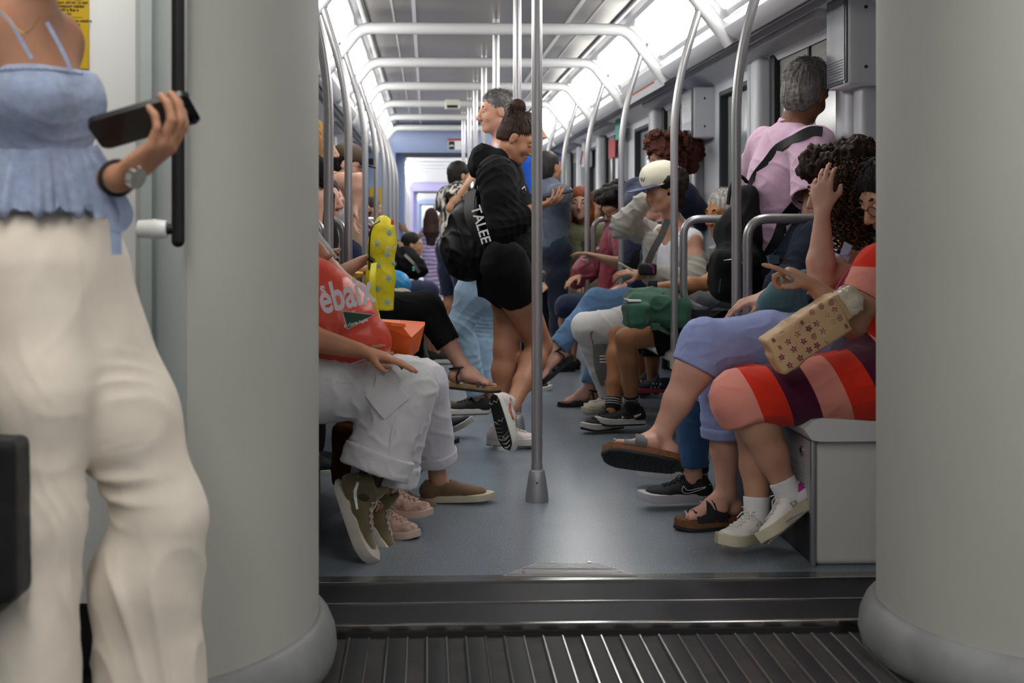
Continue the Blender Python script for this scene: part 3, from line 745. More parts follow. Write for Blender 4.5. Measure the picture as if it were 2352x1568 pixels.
# ================================================================ people: skeletons, bodies, clothes
Z = V((0, 0, 1))
def nz(v): return V(v).normalized()
def lerp(a, b, t): return V(a)*(1-t)+V(b)*t
def seated(x, y, side, spread=.10, z=.0):
    f = V((-1, 0, 0)) if side == 'R' else V((1, 0, 0)); r = f.cross(Z)
    J = dict(f=f, r=r, hip=V((x, y, .56+z)), chest=V((x, y, .90+z))+f*.0, neck=V((x, y, 1.07+z)), head=V((x, y, 1.215+z))+f*.03, hf=f.copy(), hu=Z.copy())
    for q, s in (('R', 1), ('L', -1)):
        J['sh'+q] = J['neck']+r*s*.165-Z*.06; J['el'+q] = J['sh'+q]+f*.08-Z*.26+r*s*.05; J['wr'+q] = J['hip']+f*.27+Z*.13+r*s*.06
        J['hp'+q] = J['hip']+r*s*.09; J['kn'+q] = J['hip']+f*.44+r*s*spread-Z*.01; J['an'+q] = V((J['kn'+q].x+f.x*.0, J['kn'+q].y, .085)); J['to'+q] = f.copy(); J['up'+q] = Z.copy()
    return J
def standing(x, y, f, h=1.7):
    f = nz(f); r = f.cross(Z); k = h/1.72; b = V((x, y, 0))
    J = dict(f=f, r=r, hip=b+Z*.93*k, chest=b+Z*1.25*k, neck=b+Z*1.45*k, head=b+Z*1.60*k+f*.02, hf=f.copy(), hu=Z.copy())
    for q, s in (('R', 1), ('L', -1)):
        J['sh'+q] = J['neck']+r*s*.175*k-Z*.06; J['el'+q] = J['sh'+q]-Z*.28*k+r*s*.05; J['wr'+q] = J['el'+q]-Z*.24*k+f*.06
        J['hp'+q] = J['hip']+r*s*.09*k-Z*.03; J['kn'+q] = b+r*s*.10+Z*.50*k; J['an'+q] = b+r*s*.10+Z*.085; J['to'+q] = f.copy(); J['up'+q] = Z.copy()
    return J
def hframe(J):
    u = nz(J['hu']); f = J['hf']-u*V(J['hf']).dot(u); f = nz(f); r = f.cross(u)
    return Matrix((r, f, u)).transposed()
def head_prims(S, J, s=1.0, ear=True):
    M = hframe(J); c = V(J['head']); A = np.array(M)
    L = lambda x, y, z: c+M@V((x, y, z))*s
    S.ell(L(0, -.018, .032), np.array((.076, .095, .092))*s, A, .02)
    S.ell(L(0, .030, -.030), np.array((.060, .064, .088))*s, A, .03)
    S.cone(L(-.048, .0, -.062), L(-.012, .062, -.097), .024*s, .022*s, .02); S.cone(L(.048, .0, -.062), L(.012, .062, -.097), .024*s, .022*s, .02)
    S.ell(L(0, .070, -.100), np.array((.020, .019, .018))*s, A, .015)
    S.cone(L(-.040, .072, .022), L(.040, .072, .022), .014*s, .014*s, .015)
    for sx in (-1, 1):
        S.ell(L(sx*.032, .100, .000), np.array((.017, .016, .012))*s, A, .014, 's')
        S.ell(L(sx*.040, .062, -.034), np.array((.022, .022, .024))*s, A, .02)
        if ear: S.ell(L(sx*.079, -.008, -.012), np.array((.009, .019, .031))*s, A, .006); S.ell(L(sx*.088, -.002, -.010), np.array((.005, .009, .017))*s, A, .004, 's')
    S.cone(L(0, .088, .012), L(0, .114, -.036), .009*s, .0125*s, .010)
    S.ell(L(-.012, .104, -.042), np.array((.009, .011, .008))*s, A, .005); S.ell(L(.012, .104, -.042), np.array((.009, .011, .008))*s, A, .005)
    S.cone(L(-.018, .086, -.066), L(.018, .086, -.066), .0075*s, .0075*s, .006); S.cone(L(-.015, .085, -.077), L(.015, .085, -.077), .0075*s, .0075*s, .006)
    return L, M
def face_parts(root, J, s=1.0, brow='#2a1a12', lip='#a2695c', iris=None, eyes=True, closed=False, sk=None):
    M = hframe(J); c = V(J['head']); A = np.array(M); L = lambda x, y, z: c+M@V((x, y, z))*s
    for sx in (-1, 1):
        if eyes:
            g = Sdf(); g.ell(L(sx*.032, .076, .000), np.array((.0135, .0125, .0105))*s, A); e = g.obj('eye', mat('eye_white', '#d9d3cc', rough=.2), root, vox=.0025)
            if not closed:
                g = Sdf(); g.ell(L(sx*.032, .0865, -.001), np.array((.0058, .003, .0058))*s, A); g.obj('iris', mat('iris_brown', '#24160e', rough=.15), e, vox=.0012)
            g = Sdf(); g.ell(L(sx*.032, .0785, .004 if not closed else .001), np.array((.0155, .0125, .009 if not closed else .0115))*s, A); g.obj('eyelid', sk or mat('eyelid', '#a8785c'), root, vox=.0025)
        g = Sdf(); g.chain([L(sx*.014, .0855, .024), L(sx*.032, .087, .030), L(sx*.050, .073, .026)], [.0035*s, .0042*s, .002*s], .004); g.obj('eyebrow', hairm('brow', brow), root, vox=.002, smooth=0)
    g = Sdf(); g.chain([L(-.021, .083, -.068), L(-.007, .0915, -.0645), L(.007, .0915, -.0645), L(.021, .083, -.068)], [.002*s, .0045*s, .0045*s, .002*s], .004)
    g.chain([L(-.019, .083, -.071), L(0, .0895, -.0775), L(.019, .083, -.071)], [.002*s, .0048*s, .002*s], .003); g.obj('lips', mat('lip_'+lip[1:], lip, rough=.4), root, vox=.002)
def hand_prims(S, w, fd, pn, thumb, curl=(.3, .35, .4, .45), s=1.0, spread=.06, tcurl=.3, k=.004):
    """hand from wrist w, fingers along fd, palm facing pn, thumb on side thumb (+1/-1 along fd x pn)"""
    fd = nz(fd); pn = V(pn)-fd*V(pn).dot(fd); pn = nz(pn); lt = fd.cross(pn)*thumb; w = V(w)
    A = np.array(Matrix((lt, fd, pn)).transposed())
    S.ell(w+fd*.048*s, np.array((.038, .056, .0155))*s, A, .012)
    S.cone(w, w+fd*.03*s, .024*s, .026*s, .012, sq=(pn, .65))
    S.cone(w+lt*.018*s+fd*.02*s, w+lt*.030*s+fd*.05*s+pn*.006*s, .017*s, .013*s, .008)
    lens = ((.042, .026, .020), (.046, .030, .021), (.043, .028, .020), (.033, .021, .018))
    tips = []
    for i in range(4):
        q = w+fd*(.093-.004*abs(i-1)-(.008 if i == 3 else 0))*s+lt*(.028-.0185*i)*s; a = lt*(1.5-i)*spread; d = nz(fd+a); ang = curl[i]*.8; r = (.0092, .0092, .0088, .0078)[i]*s
        S.cone(w+fd*.045*s+lt*(.02-.013*i)*s, q, .011*s, r*1.08, .006)
        for j, l in enumerate(lens[i]):
            dd = nz(d*math.cos(ang)+pn*math.sin(ang)); e = q+dd*l*s; S.cone(q, e, r*(1-.06*j), r*(1-.06*(j+1)), k if j == 0 else .003); q = e; ang += curl[i]*(1.1 if j == 0 else .8)
        tips.append(q)
    q = w+lt*.034*s+fd*.040*s+pn*.004*s; d = nz(lt*.55+fd*.75+pn*(.35+tcurl*.5)); e = q+d*.034*s; S.cone(q, e, .0125*s, .0105*s, .008)
    d = nz(lt*(.15-.3*tcurl)+fd*.95+pn*(.2+tcurl)); S.cone(e, e+d*.030*s, .0105*s, .0085*s, .004); tips.append(e+d*.03*s)
    return tips
def foot_prims(S, an, fd, up, toes=False, s=1.0, k=.015):
    fd = nz(fd); up = nz(V(up)-fd*V(up).dot(fd)); lt = fd.cross(up); A = np.array(Matrix((lt, fd, up)).transposed()); an = V(an)
    if not toes:
        S.ell(an-fd*.026*s-up*.045*s, np.array((.026, .030, .030))*s, A, .015); S.cone(an, an+fd*.038*s-up*.052*s, .031*s, .024*s, .02); S.cone(an+fd*.03*s-up*.055*s, an+fd*.10*s-up*.070*s, .022*s, .012*s, .01); return
    S.ell(an-fd*.028*s-up*.048*s, np.array((.030, .036, .034))*s, A, .02); S.cone(an, an+fd*.06*s-up*.035*s, .034*s, .030*s, .02, sq=(lt, 1.0))
    S.cone(an+fd*.03*s-up*.045*s, an+fd*.125*s-up*.064*s, .030*s, .019*s, .02, sq=(lt, 1.75))
    if toes:
        for i in range(5):
            q = an+fd*(.125-.008*abs(i-1))*s+lt*(-.033+.0165*i)*s*1.0-up*.066*s; r = (.0125, .0098, .0092, .0088, .008)[i]*s; S.cone(q, q+fd*(.042, .040, .036, .030, .024)[i]*s-up*.003, r, r*.85, .004)
    else: S.cone(an+fd*.11*s-up*.064*s, an+fd*.15*s-up*.068*s, .017*s, .014*s, .01, sq=(lt, 2.0))
def torso_prims(S, J, w=1.0, off=0.0, k=.05, bust=0.0):
    sa = nz(V(J['shR'])-V(J['shL'])); sp_ = nz(V(J['neck'])-V(J['hip'])); fr = sp_.cross(sa); fr = fr if fr.dot(J['f']) > 0 else -fr
    h, c, n = J['hip'], J['chest'], J['neck']; wst = J.get('waist', lerp(h, c, .5))
    S.cone(h+sp_*.0, wst, .148*w+off, .122*w+off, k, sq=(fr, .80)); S.cone(wst, c, .122*w+off, .135*w+off, k, sq=(fr, .78))
    S.cone(c, lerp(c, n, .55), .135*w+off, .115*w+off, k, sq=(fr, .72))
    S.cone(lerp(J['shR'], n, .12), lerp(J['shL'], n, .12), .052+off, .052+off, k)
    for q in 'RL': S.cone(lerp(J['sh'+q], c, .45), lerp(J['sh'+q], n, .1), .062+off, .05+off, k)
    if bust:
        for q, s in (('R', 1), ('L', -1)): S.ell(c+sa*s*.065+fr*.075*w-sp_*.01, (.062*bust, .055*bust, .06*bust), None, .03)
    return fr
def body(root, J, sk, vox=.008, w=1.0, hands=(), toes=(), s=1.0, lw=1.0, aw=1.0, bust=0.0, head=True):
    S = Sdf(); torso_prims(S, J, w*.96, -.004, bust=bust)
    n = J['neck']
    if head: L, M = head_prims(S, J, s); S.cone(L(0, -.02, -.055), n-Z*.03, .052*s*(.9+.1*w), .056*(.9+.1*w), .03)
    S.cone(n, lerp(n, J['shR'], .6), .05, .045, .03); S.cone(n, lerp(n, J['shL'], .6), .05, .045, .03)
    for q in 'RL':
        sh, el, wr = J['sh'+q], J['el'+q], J['wr'+q]
        S.chain([sh, lerp(sh, el, .45), el], [.050*aw, .045*aw, .036*aw], .03); S.chain([el, lerp(el, wr, .3), wr], [.037*aw, .040*aw, .0245], .02, sq=None)
        hp, kn, an = J['hp'+q], J['kn'+q], J['an'+q]
        S.chain([hp, lerp(hp, kn, .4), kn], [.086*lw, .080*lw, .056*lw], .04); S.chain([kn, lerp(kn, an, .28), lerp(kn, an, .62), an], [.054*lw, .058*lw, .043*lw, .033], .025)
        foot_prims(S, an, J['to'+q], J['up'+q], toes=q in toes)
        hd = J.get('hn'+q)
        if hd: hand_prims(S, wr, *hd[:2], thumb=hd[2], **(hd[3] if len(hd) > 3 else {}))
        else: hand_prims(S, wr, nz(wr-el), J['f'] if abs(nz(wr-el).dot(J['f'])) < .7 else -Z, 1 if q == 'R' else -1)
    o = S.obj('body', sk, root, vox=vox); return S
def dirs(a, b): return nz(V(b)-V(a))
def trousers(root, J, m, off=.010, hem=.95, hem_r=.06, kr=None, vox=.009, base=.003, seed=1, amp=.006, name='trousers', legs='RL', w=1.0, cuff=None, hollow=True, lw=1.0, flat=None):
    S = Sdf(); h = J['hip']; D = []
    kr = kr or .060*lw+off
    S.cone(J['hpR'], J['hpL'], .115*w+off, .115*w+off, .04); S.cone(h, h+nz(J['chest']-h)*.10, .135*w+off, .125*w+off, .04, sq=(J['f'], .85))
    for q in legs:
        hp, kn, an = V(J['hp'+q]), V(J['kn'+q]), V(J['an'+q])
        hm = hem[0] if isinstance(hem, tuple) and q == 'R' else hem[1] if isinstance(hem, tuple) else hem
        if hm < 0: S.chain([hp, lerp(hp, kn, 1+hm)], [.096*lw+off, .086*lw+off+.012], .05, capb=True)
        else: S.chain([hp, lerp(hp, kn, .5), kn], [.096*lw+off, .086*lw+off, kr], .04)
        if hm > 0:
            e = lerp(kn, an, hm); S.chain([kn, e], [kr, hem_r], .03, capb=True)
            if hollow: d = dirs(kn, e); S.cone(e-d*.010, e+d*.06, hem_r-.016, hem_r-.010, .004, 's')
            D += [(tuple(e), .07, d, .03, amp*.7), (tuple(lerp(kn, an, .5)), .12, nz(d+V((0, .3, 0))), .07, amp*.5)]
        else:
            pass
        D += [(tuple(kn-J['f']*.03), .10, dirs(hp, kn), .035, amp), (tuple(lerp(hp, kn, .15)), .11, nz(dirs(hp, kn)+Z*.5), .04, amp)]
    o = S.obj(name, m, root, vox=vox, disp=folds(D, base, seed)); o['_s'] = 0; del o['_s']
    if cuff:
        for q in legs:
            kn, an = J['kn'+q], J['an'+q]; hm = hem[0] if isinstance(hem, tuple) and q == 'R' else hem[1] if isinstance(hem, tuple) else hem
            e = lerp(kn, an, hm); d = dirs(kn, e); G = Sdf(); G.cone(e-d*cuff, e+d*.004, hem_r+.007+(kr-hem_r)*.1, hem_r+.006, .004, capa=True, capb=True); G.cone(e-d*.012, e+d*.05, hem_r-.010, hem_r-.006, .003, 's')
            G.obj('cuff', m, o, vox=vox*.8, disp=folds([(tuple(e), .1, nz(d+V((.4, .2, 0))), .05, .003)], .002, seed+5))
    return o, S
def top(root, J, m, off=.012, sleeve=1.9, cuff_r=.034, name='shirt', vox=.009, base=.003, seed=2, amp=.006, hemz=.0, w=1.0, bust=0.0, neckcut=.062, sr=.0, hood=False, tank=False):
    S = Sdf(); fr = torso_prims(S, J, w, off, bust=bust)
    sp_ = nz(V(J['neck'])-V(J['hip'])); h = J['hip']+sp_*hemz
    S.cone(h-sp_*.02, h+sp_*.12, .15*w+off, .14*w+off, .04, sq=(fr, .85), capa=True)
    D = [(tuple(lerp(J['hip'], J['chest'], .35)), .16, sp_, .05, amp), (tuple(J['chest']+fr*.05), .12, nz(sp_+V((.3, .5, 0))), .07, amp*.5)]
    for q in 'RL':
        sh, el, wr = J['sh'+q], J['el'+q], J['wr'+q]; a = min(sleeve, 1.0)
        if sleeve <= 0: continue
        if sleeve <= 1:
            e = lerp(sh, el, a); S.cone(sh, e, .060+off+sr, .054+off+sr, .03, capb=True); d = dirs(sh, e); S.cone(e-d*.02, e+d*.05, .050+off*.6+sr, .050+off*.6+sr, .003, 's')
        else:
            S.chain([sh, lerp(sh, el, .5), el], [.060+off+sr, .054+off+sr, .047+off+sr], .03); e = lerp(el, wr, sleeve-1)
            S.chain([el, lerp(el, e, .6), e], [.047+off+sr, .044+off+sr, cuff_r], .02, capb=True); D += [(tuple(lerp(el, wr, .25)), .1, dirs(el, wr), .035, amp*1.1)]
        D += [(tuple(el), .09, dirs(sh, el), .035, amp), (tuple(sh), .1, nz(dirs(sh, el)+sp_*.6), .05, amp*.8)]
    n = J['neck']; up = nz(V(J['head'])-n)
    if neckcut: S.cone(n+up*.02-sp_*.005, n+up*.2, neckcut, neckcut+.03, .01, 's')
    if tank: S.ell(n+fr*.05, (.09, .09, .10), None, .01, 's')
    o = S.obj(name, m, root, vox=vox, disp=folds(D, base, seed)); return o, S
def hair(root, J, m, kind='short', s=1.0, vox=.006, seed=3, length=.3, amp=.004, vol=1.0, name='hair', front=.0):
    M = hframe(J); c = V(J['head']); A = np.array(M); L = lambda x, y, z: c+M@V((x, y, z))*s; S = Sdf()
    S.ell(L(0, -.022, .040), np.array((.084, .101, .094))*s*vol, A, .02); S.ell(L(0, -.045, -.022), np.array((.078, .068, .085))*s*vol, A, .03)
    face = lambda: (S.ell(L(0, .088, -.045+front), np.array((.078, .070, .098))*s, A, .012, 's'), S.ell(L(0, .045, -.075), np.array((.095, .055, .07))*s, A, .01, 's'))
    if kind in ('short', 'thin'):
        face(); S.cone(L(0, -.02, -.185), L(0, -.05, -.30), .09*s, .09*s, .012, 's')
        for sx in (-1, 1): S.ell(L(sx*.085, .0, -.012), np.array((.02, .026, .036))*s, A, .006, 's')
        if kind == 'thin': S.ell(L(0, .03, .125), np.array((.06, .07, .05))*s, A, .01, 's')
    elif kind == 'bun':
        face(); S.cone(L(0, -.02, -.08), L(0, -.05, -.2), .08*s, .08*s, .012, 's')
        for sx in (-1, 1): S.ell(L(sx*.085, .0, -.015), np.array((.022, .028, .04))*s, A, .006, 's')
        S.cone(L(0, -.06, .10), L(0, -.085, .135), .03*s, .03*s, .015); S.ell(L(0, -.085, .150), np.array((.038, .040, .036))*s, A, .006)
    elif kind == 'long':
        face(); D_ = nz(lerp(-Z, -V(J['hu']), .3))
        for x, y, r in ((-.07, -.03, .035), (.07, -.03, .035), (-.035, -.075, .04), (.035, -.075, .04), (0, -.08, .04)):
            a = L(x, y, -.02); b = a+D_*length*.5-M@V((0, .02, 0)); e = a+D_*length-M@V((0, .01, 0)); S.chain([a, b, e], [r*s, r*s*1.05, r*.5*s], .025)
        for sx in (-1, 1): a = L(sx*.075, .02, .02); S.chain([a, a+D_*length*.45, a+D_*length*.8], [.022*s, .028*s, .012*s], .02)
    elif kind == 'curly':
        face(); r_ = np.random.RandomState(seed)
        for i in range(95):
            th = r_.rand()*2*PI; ph = r_.rand()*1.9-.2; d = V((math.cos(th)*math.cos(ph-.6), math.sin(th)*math.cos(ph-.6), math.sin(ph)));
            if d.y > .35 and d.z < .45: continue
            q = L(d.x*.10*vol, d.y*.105*vol-.03, d.z*.10*vol+.03); S.ell(q, np.array((1, 1, 1))*(.016+.016*r_.rand())*s, None, .012)
    def disp(P, N):
        q = (P-np.array(c))@A; th = np.arctan2(q[:, 1]+.02, q[:, 0]); fr = 46 if kind != 'curly' else 20
        d = amp*(.28 if kind in ('long', 'bun') else .0)*np.sin(th*fr+3*noise3(P, 30, seed)+q[:, 2]*20)
        d += noise3(P, 120 if kind in ('curly', 'short') else 60, seed+1)*amp*(1.1 if kind == 'curly' else .45)+(noise3(P, 260, seed+2)*amp*.5 if kind in ('short', 'curly') else 0); return d
    return S.obj(name, m, root, vox=vox, disp=disp, smooth=1)
def tufts(root, J, m, n=420, s=1.0, vol=1.0, L_=.022, r=.0015, seed=1, out=.45, to=None, name='hair_strands'):
    """fine locks lying on the hair cap; to = local point the locks are pulled towards (a bun)"""
    M = hframe(J); c = V(J['head']); rr = random.Random(seed); lst = []; R = (.0845*vol, .1015*vol, .0945*vol); O = V((0, -.022, .040)); cr = V((0, -.35, .93)).normalized()
    k = 0
    while k < n:
        d = V((rr.gauss(0, 1), rr.gauss(0, 1), rr.gauss(0, 1))).normalized()
        if (d.y > .45 and d.z < .42) or d.z < -.45 or (abs(d.x) > .8 and d.z < -.1 and d.y > -.3): continue
        k += 1; S = lambda q: V((q.x*R[0], q.y*R[1], q.z*R[2]))+O
        if to is not None:
            t = (V(to)-O); t = V((t.x/R[0], t.y/R[1], t.z/R[2])).normalized(); pts = []
            w = V((rr.uniform(-.1, .1), rr.uniform(-.1, .1), rr.uniform(-.1, .1)))
            for i in range(6):
                f = i/5; q = (d.lerp(t, f*.92)+w*math.sin(f*PI)).normalized(); pts.append(c+M@(S(q)*(1.0+.02*math.sin(f*PI)))*s)
        else:
            fl = (d-cr*1.0); fl = (fl-d*fl.dot(d)); fl = fl.normalized() if fl.length > .05 else V((rr.uniform(-1, 1), 1, 0)).normalized()
            e = (fl+d*out+V((rr.uniform(-.5, .5), rr.uniform(-.5, .5), rr.uniform(-.3, .3)))).normalized(); l = L_*rr.uniform(.6, 1.3); a = S(d)*.985
            pts = [c+M@(a)*s, c+M@(a+e*l*.5+d*.001)*s, c+M@(a+(e+fl*.4).normalized()*l)*s]
        q = [r*s*(1-.75*i/(len(pts)-1)) for i in range(len(pts))]; lst.append((pts, q))
    return tubes(name, lst, m, root, n=4)
def curls(root, pts, m, name='curls', r=.0035, R=.010, seed=1, n=40, L_=.12, wl=.022, dirn=-Z):
    """corkscrew locks hanging from the given anchor points"""
    rr = random.Random(seed); lst = []
    for a in pts:
        L0 = L_*(.6+.8*rr.random()); k = int(L0/wl*8); d = nz(dirn+V((rr.uniform(-.35, .35), rr.uniform(-.3, .3), 0))); x, y = frame_axes(d); ph = rr.random()*6
        Rr = R*(.7+.6*rr.random()); q = []
        for i in range(k):
            t = i/(k-1); q.append(V(a)+d*L0*t+(x*math.cos(ph+t*L0/wl*2*PI)+y*math.sin(ph+t*L0/wl*2*PI))*Rr*(.6+.4*t))
        lst.append((q, [r*(1-.6*abs(2*i/(k-1)-1)**3) for i in range(k)]))
    return tubes(name, lst, m, root, n=5)
# ---------------------------------------------------------------- shoes
def outline(L=.27, W=.047, heel=-.068, n=16):
    """half widths of a sole along its length"""
    xs = np.linspace(0, 1, n); w = []
    for t in xs:
        v = W*(.74+.26*math.cos((t-.68)*2.6)) if t < .68 else W
        e = math.sqrt(max(0, 1-((.14-t)/.14)**2)) if t < .14 else (math.sqrt(max(0, 1-((t-.74)/.26)**2)) if t > .74 else 1)
        w.append(v*max(e, .03))
    return heel+xs*L, np.array(w)
def fplace(an, fd, up):
    fd = nz(fd); up = nz(V(up)-fd*V(up).dot(fd)); lt = fd.cross(up); M = Matrix((lt, fd, up)).transposed(); an = V(an)
    return (lambda x, y, z: an+M@V((x, y, z))), M
def sole(root, an, fd, up, m, t=.026, L=.275, W=.047, zb=-.088, toe_up=.012, name='sole', heel=-.072, flare=1.04, tread=None):
    P_, M = fplace(an, fd, up); ys, ws = outline(L, W, heel); n = len(ys); vs = []; lay = ((zb, flare*.97), (zb+.005, flare), (zb+t, 1.0), (zb+t+.002, .93))
    for z, k in lay:
        for sgn in (1, -1):
            rng = range(n) if sgn == 1 else range(n-2, 0, -1)
            for i in rng:
                tt = i/(n-1); lift = toe_up*max(0, (tt-.7)/.3)**2
                vs.append(P_(sgn*ws[i]*k, ys[i]+(ys[i]-ys[n//2])*(k-1)*.3, z+lift))
    N = 2*n-2; fs = [tuple(range(N-1, -1, -1)), tuple(3*N+i for i in range(N))]
    for l in range(3):
        for i in range(N): j = (i+1) % N; fs.append((l*N+i, l*N+j, (l+1)*N+j, (l+1)*N+i))
    o = autosmooth(mesh_obj(name, vs, fs, m, root), 38)
    if tread:
        lst = []
        for i in range(2, n-1):
            for sg in (-1, 1):
                lst.append(([P_(0, ys[i], zb-.001), P_(sg*ws[i]*.9, ys[i]-.012, zb-.001+toe_up*max(0, (i/(n-1)-.7)/.3)**2)], .0026))
        tubes('tread', lst, tread, o, n=4)
    return o
def shoe(root, an, fd, up=Z, kind='sneaker', mu=None, ms=None, ml=None, side=1, L=.275, W=.045, vox=.0045, t=.026, high=.0, toe_up=.012, laces=True, label=None, tongue=None, tread=None):
    P_, M = fplace(an, fd, up); A = np.array(M); zb = -.088
    S = Sdf(); h = L/.275
    S.ell(P_(0, -.030*h, -.045), (W*.84, .040*h, .036), A, .02); S.cone(P_(0, -.03*h, -.05), P_(0, .05*h, -.052), .036, .033, .02, sq=(A[:, 0], W/.040))
    S.cone(P_(0, .04*h, -.040), P_(0, .10*h, -.057), .034, .026, .02, sq=(A[:, 0], W/.036)); S.cone(P_(0, .10*h, -.057), P_(0, .158*h, -.062+toe_up*.6), .026, .020, .02, sq=(A[:, 0], W/.027))
    if kind == 'sneaker': S.chain([P_(0, -.022*h, -.035), P_(0, -.016*h, .0+high)], [.0415+high*.13, .039+high*.16], .015, capb=True); S.chain([P_(0, .03, -.03), P_(0, .012, .012+high)], [.026, .018], .012)
    if kind == 'loafer': S.cone(P_(0, -.02*h, -.04), P_(0, -.012*h, -.018), .041, .040, .01, sq=(A[:, 0], .95), capb=True)
    z0 = zb+t-.008
    S.rbox(P_(0, .04, z0-.05), (.09, .2, .05), A, .001, .001, 's')
    if kind == 'sneaker': S.cone(P_(0, -.018*h, -.012+high), P_(0, -.018*h, .06+high), .029, .031, .003, 's', sq=(A[:, 0], .92))
    if kind == 'loafer': S.cone(P_(0, -.012*h, -.030), P_(0, .012*h, .03), .032, .040, .003, 's'); S.cone(P_(0, .02, -.018), P_(0, .045, .01), .022, .022, .003, 's')
    def wrk(P, N): return noise3(P, 70, 5)*.0007
    o = S.obj('shoe', mu, root, vox=vox, disp=wrk)
    if label: o['label'] = label
    sole(o, an, fd, up, ms, t, L, W*1.04, zb, toe_up, tread=tread)
    if kind == 'sneaker' and laces:
        lst = []
        for i in range(5):
            y0 = .035+.019*i; z_ = -.012-.0075*i*1.1+high*.0
            a = project(S, [P_(sx*.016, y0, z_) for sx in (-1, -.5, 0, .5, 1)], M@V((0, .35, .94)), .003, start=.05)
            lst.append(([V(q) for q in a], .0024))
            if i < 4:
                a = project(S, [P_(-.016+.032*tt, y0+.019*tt, z_-.008*tt) for tt in (0, .33, .66, 1)], M@V((0, .35, .94)), .0045, start=.05); lst.append(([V(q) for q in a], .0022))
                a = project(S, [P_(.016-.032*tt, y0+.019*tt, z_-.008*tt) for tt in (0, .33, .66, 1)], M@V((0, .35, .94)), .0045, start=.05); lst.append(([V(q) for q in a], .0022))
        c = project(S, [P_(0, .035, -.01)], M@V((0, .35, .94)), .006, start=.05)[0]; c = V(c)
        for sx in (-1, 1):
            lst.append(([c+M@V((sx*.030*math.sin(q)*.9, -.008+.018*(1-math.cos(q*2))*.3, .012*math.sin(q)-.004+.004*sx)) for q in np.linspace(0, PI, 8)][:8]+[c], .002)); lst.append(([c, c+M@V((sx*.018, .012, -.004)), c+M@V((sx*.030, .022, -.022))], .002))
        tubes('laces', lst, ml or mat('lace_white', '#d8d4cc', rough=.8), o, n=5)
    return o, S, P_, M
def patch(name, S, P_, M, poly, side, m, root, lift=.0016, width=None, closed=False, start=.06):
    """a stripe following 2D points (y, z) on the flank of a shoe"""
    n = M@V((side, 0, .12)); q = project(S, [P_(side*.02, y, z) for y, z in poly], n, lift, start=start)
    if width: return tube(name, [V(a) for a in q], width, m, root, n=6)
    # filled polygon as a fan refined on the surface
    c = np.mean(poly, 0); vs = [P_(side*.02, y, z) for y, z in poly]; k = len(poly)
    return mesh_obj(name, [V(a) for a in q]+[V(project(S, [P_(side*.02, c[0], c[1])], n, lift, start=start)[0])], [(i, (i+1) % k, k) for i in range(k)], m, root, smooth=False)
def band(name, S, P_, M, mid, widths, side, m, root, lift=.0018, start=.06, n_=None):
    """ribbon following mid points (y, z) with half widths, projected on a surface"""
    n = n_ or M@V((side, 0, .12)); A_, B_ = [], []
    for i, (y, z) in enumerate(mid):
        a = mid[max(0, i-1)]; b = mid[min(len(mid)-1, i+1)]; d = np.array(b)-np.array(a); d = d/np.linalg.norm(d); w = widths[i]
        A_.append((y-d[1]*w, z+d[0]*w)); B_.append((y+d[1]*w, z-d[0]*w))
    k = len(mid); pa = project(S, [P_(side*.02, y, z) for y, z in A_+B_], n, lift, start=start)
    return mesh_obj(name, [V(a) for a in pa], [(i, i+1, k+i+1, k+i) for i in range(k-1)], m, root, smooth=False)
SW = [(-.055, -.022), (-.03, -.034), (0, -.046), (.03, -.056), (.052, -.057), (.064, -.048), (.067, -.040)]
SWW = [.0006, .003, .0052, .0075, .0085, .005, .0006]
def sandal(root, an, fd, up=Z, mf=None, ms=None, mstrap=None, straps=((.02, .0), (.085, .0)), L=.27, W=.05, t=.022, S=None, ankle=False, cross=False, sname='sandal', sunder=None, toe_up=.008, tread=None, swd=.016):
    """open sandal: footbed, sole and straps over the foot; returns the sole as the sandal mesh"""
    P_, M = fplace(an, fd, up); zb = -.082
    o = sole(root, an, fd, up, mf, t, L, W, zb-t+.002, toe_up, name=sname); sole(o, an, fd, up, ms, .012, L*1.01, W*1.02, zb-t-.008, toe_up, name='sole', tread=tread)
    def strap(y0, y1, w, z=.0, nm='strap', top_=-.03):
        vs = []; n = 15
        for i in range(n):
            a = PI*i/(n-1); x = math.cos(a)*W*.98; zz = (zb-.004)+math.sin(a)*(top_-zb+.0); y = y0+(y1-y0)*i/(n-1)
            q = V((x, 0, zz)); nn = V((math.cos(a), 0, math.sin(a)*1.2)).normalized()
            for dy, off in ((-w, 0), (w, 0), (w, .003), (-w, .003)): vs.append(P_(x+nn.x*off, y+dy, zz+nn.z*off))
        fs = []
        for i in range(n-1):
            for j in range(4): fs.append((i*4+j, i*4+(j+1) % 4, i*4+4+(j+1) % 4, i*4+4+j))
        fs += [(3, 2, 1, 0), tuple((n-1)*4+j for j in range(4))]
        return autosmooth(mesh_obj(nm, vs, fs, mstrap, o), 50)
    for y0, y1, tp_ in straps: strap(y0, y1, swd, top_=tp_)
    if ankle:
        pts = [P_(.036*math.cos(a), -.012+.045*math.sin(a), -.006+.010*math.sin(a)) for a in np.linspace(0, 2*PI, 18)[:-1]]; tube('strap', pts, .0065, mstrap, o, n=6, closed=True)
        for sx in (-1, 1): tube('strap', [P_(sx*.036, -.01, -.01), P_(sx*.042, -.02, -.05), P_(sx*.045, -.01, zb)], .0055, mstrap, o, n=6)
    return o, P_, M
def bracelet(root, J, q, m, name='bracelet', r=.028, w=.006, t=.06):
    a = lerp(J['wr'+q], J['el'+q], t); d = dirs(J['el'+q], J['wr'+q]); x, y = frame_axes(d)
    return tube(name, [a+x*r*math.cos(k)+y*r*math.sin(k) for k in np.linspace(0, 2*PI, 20)[:-1]], w, m, root, n=8, closed=True)
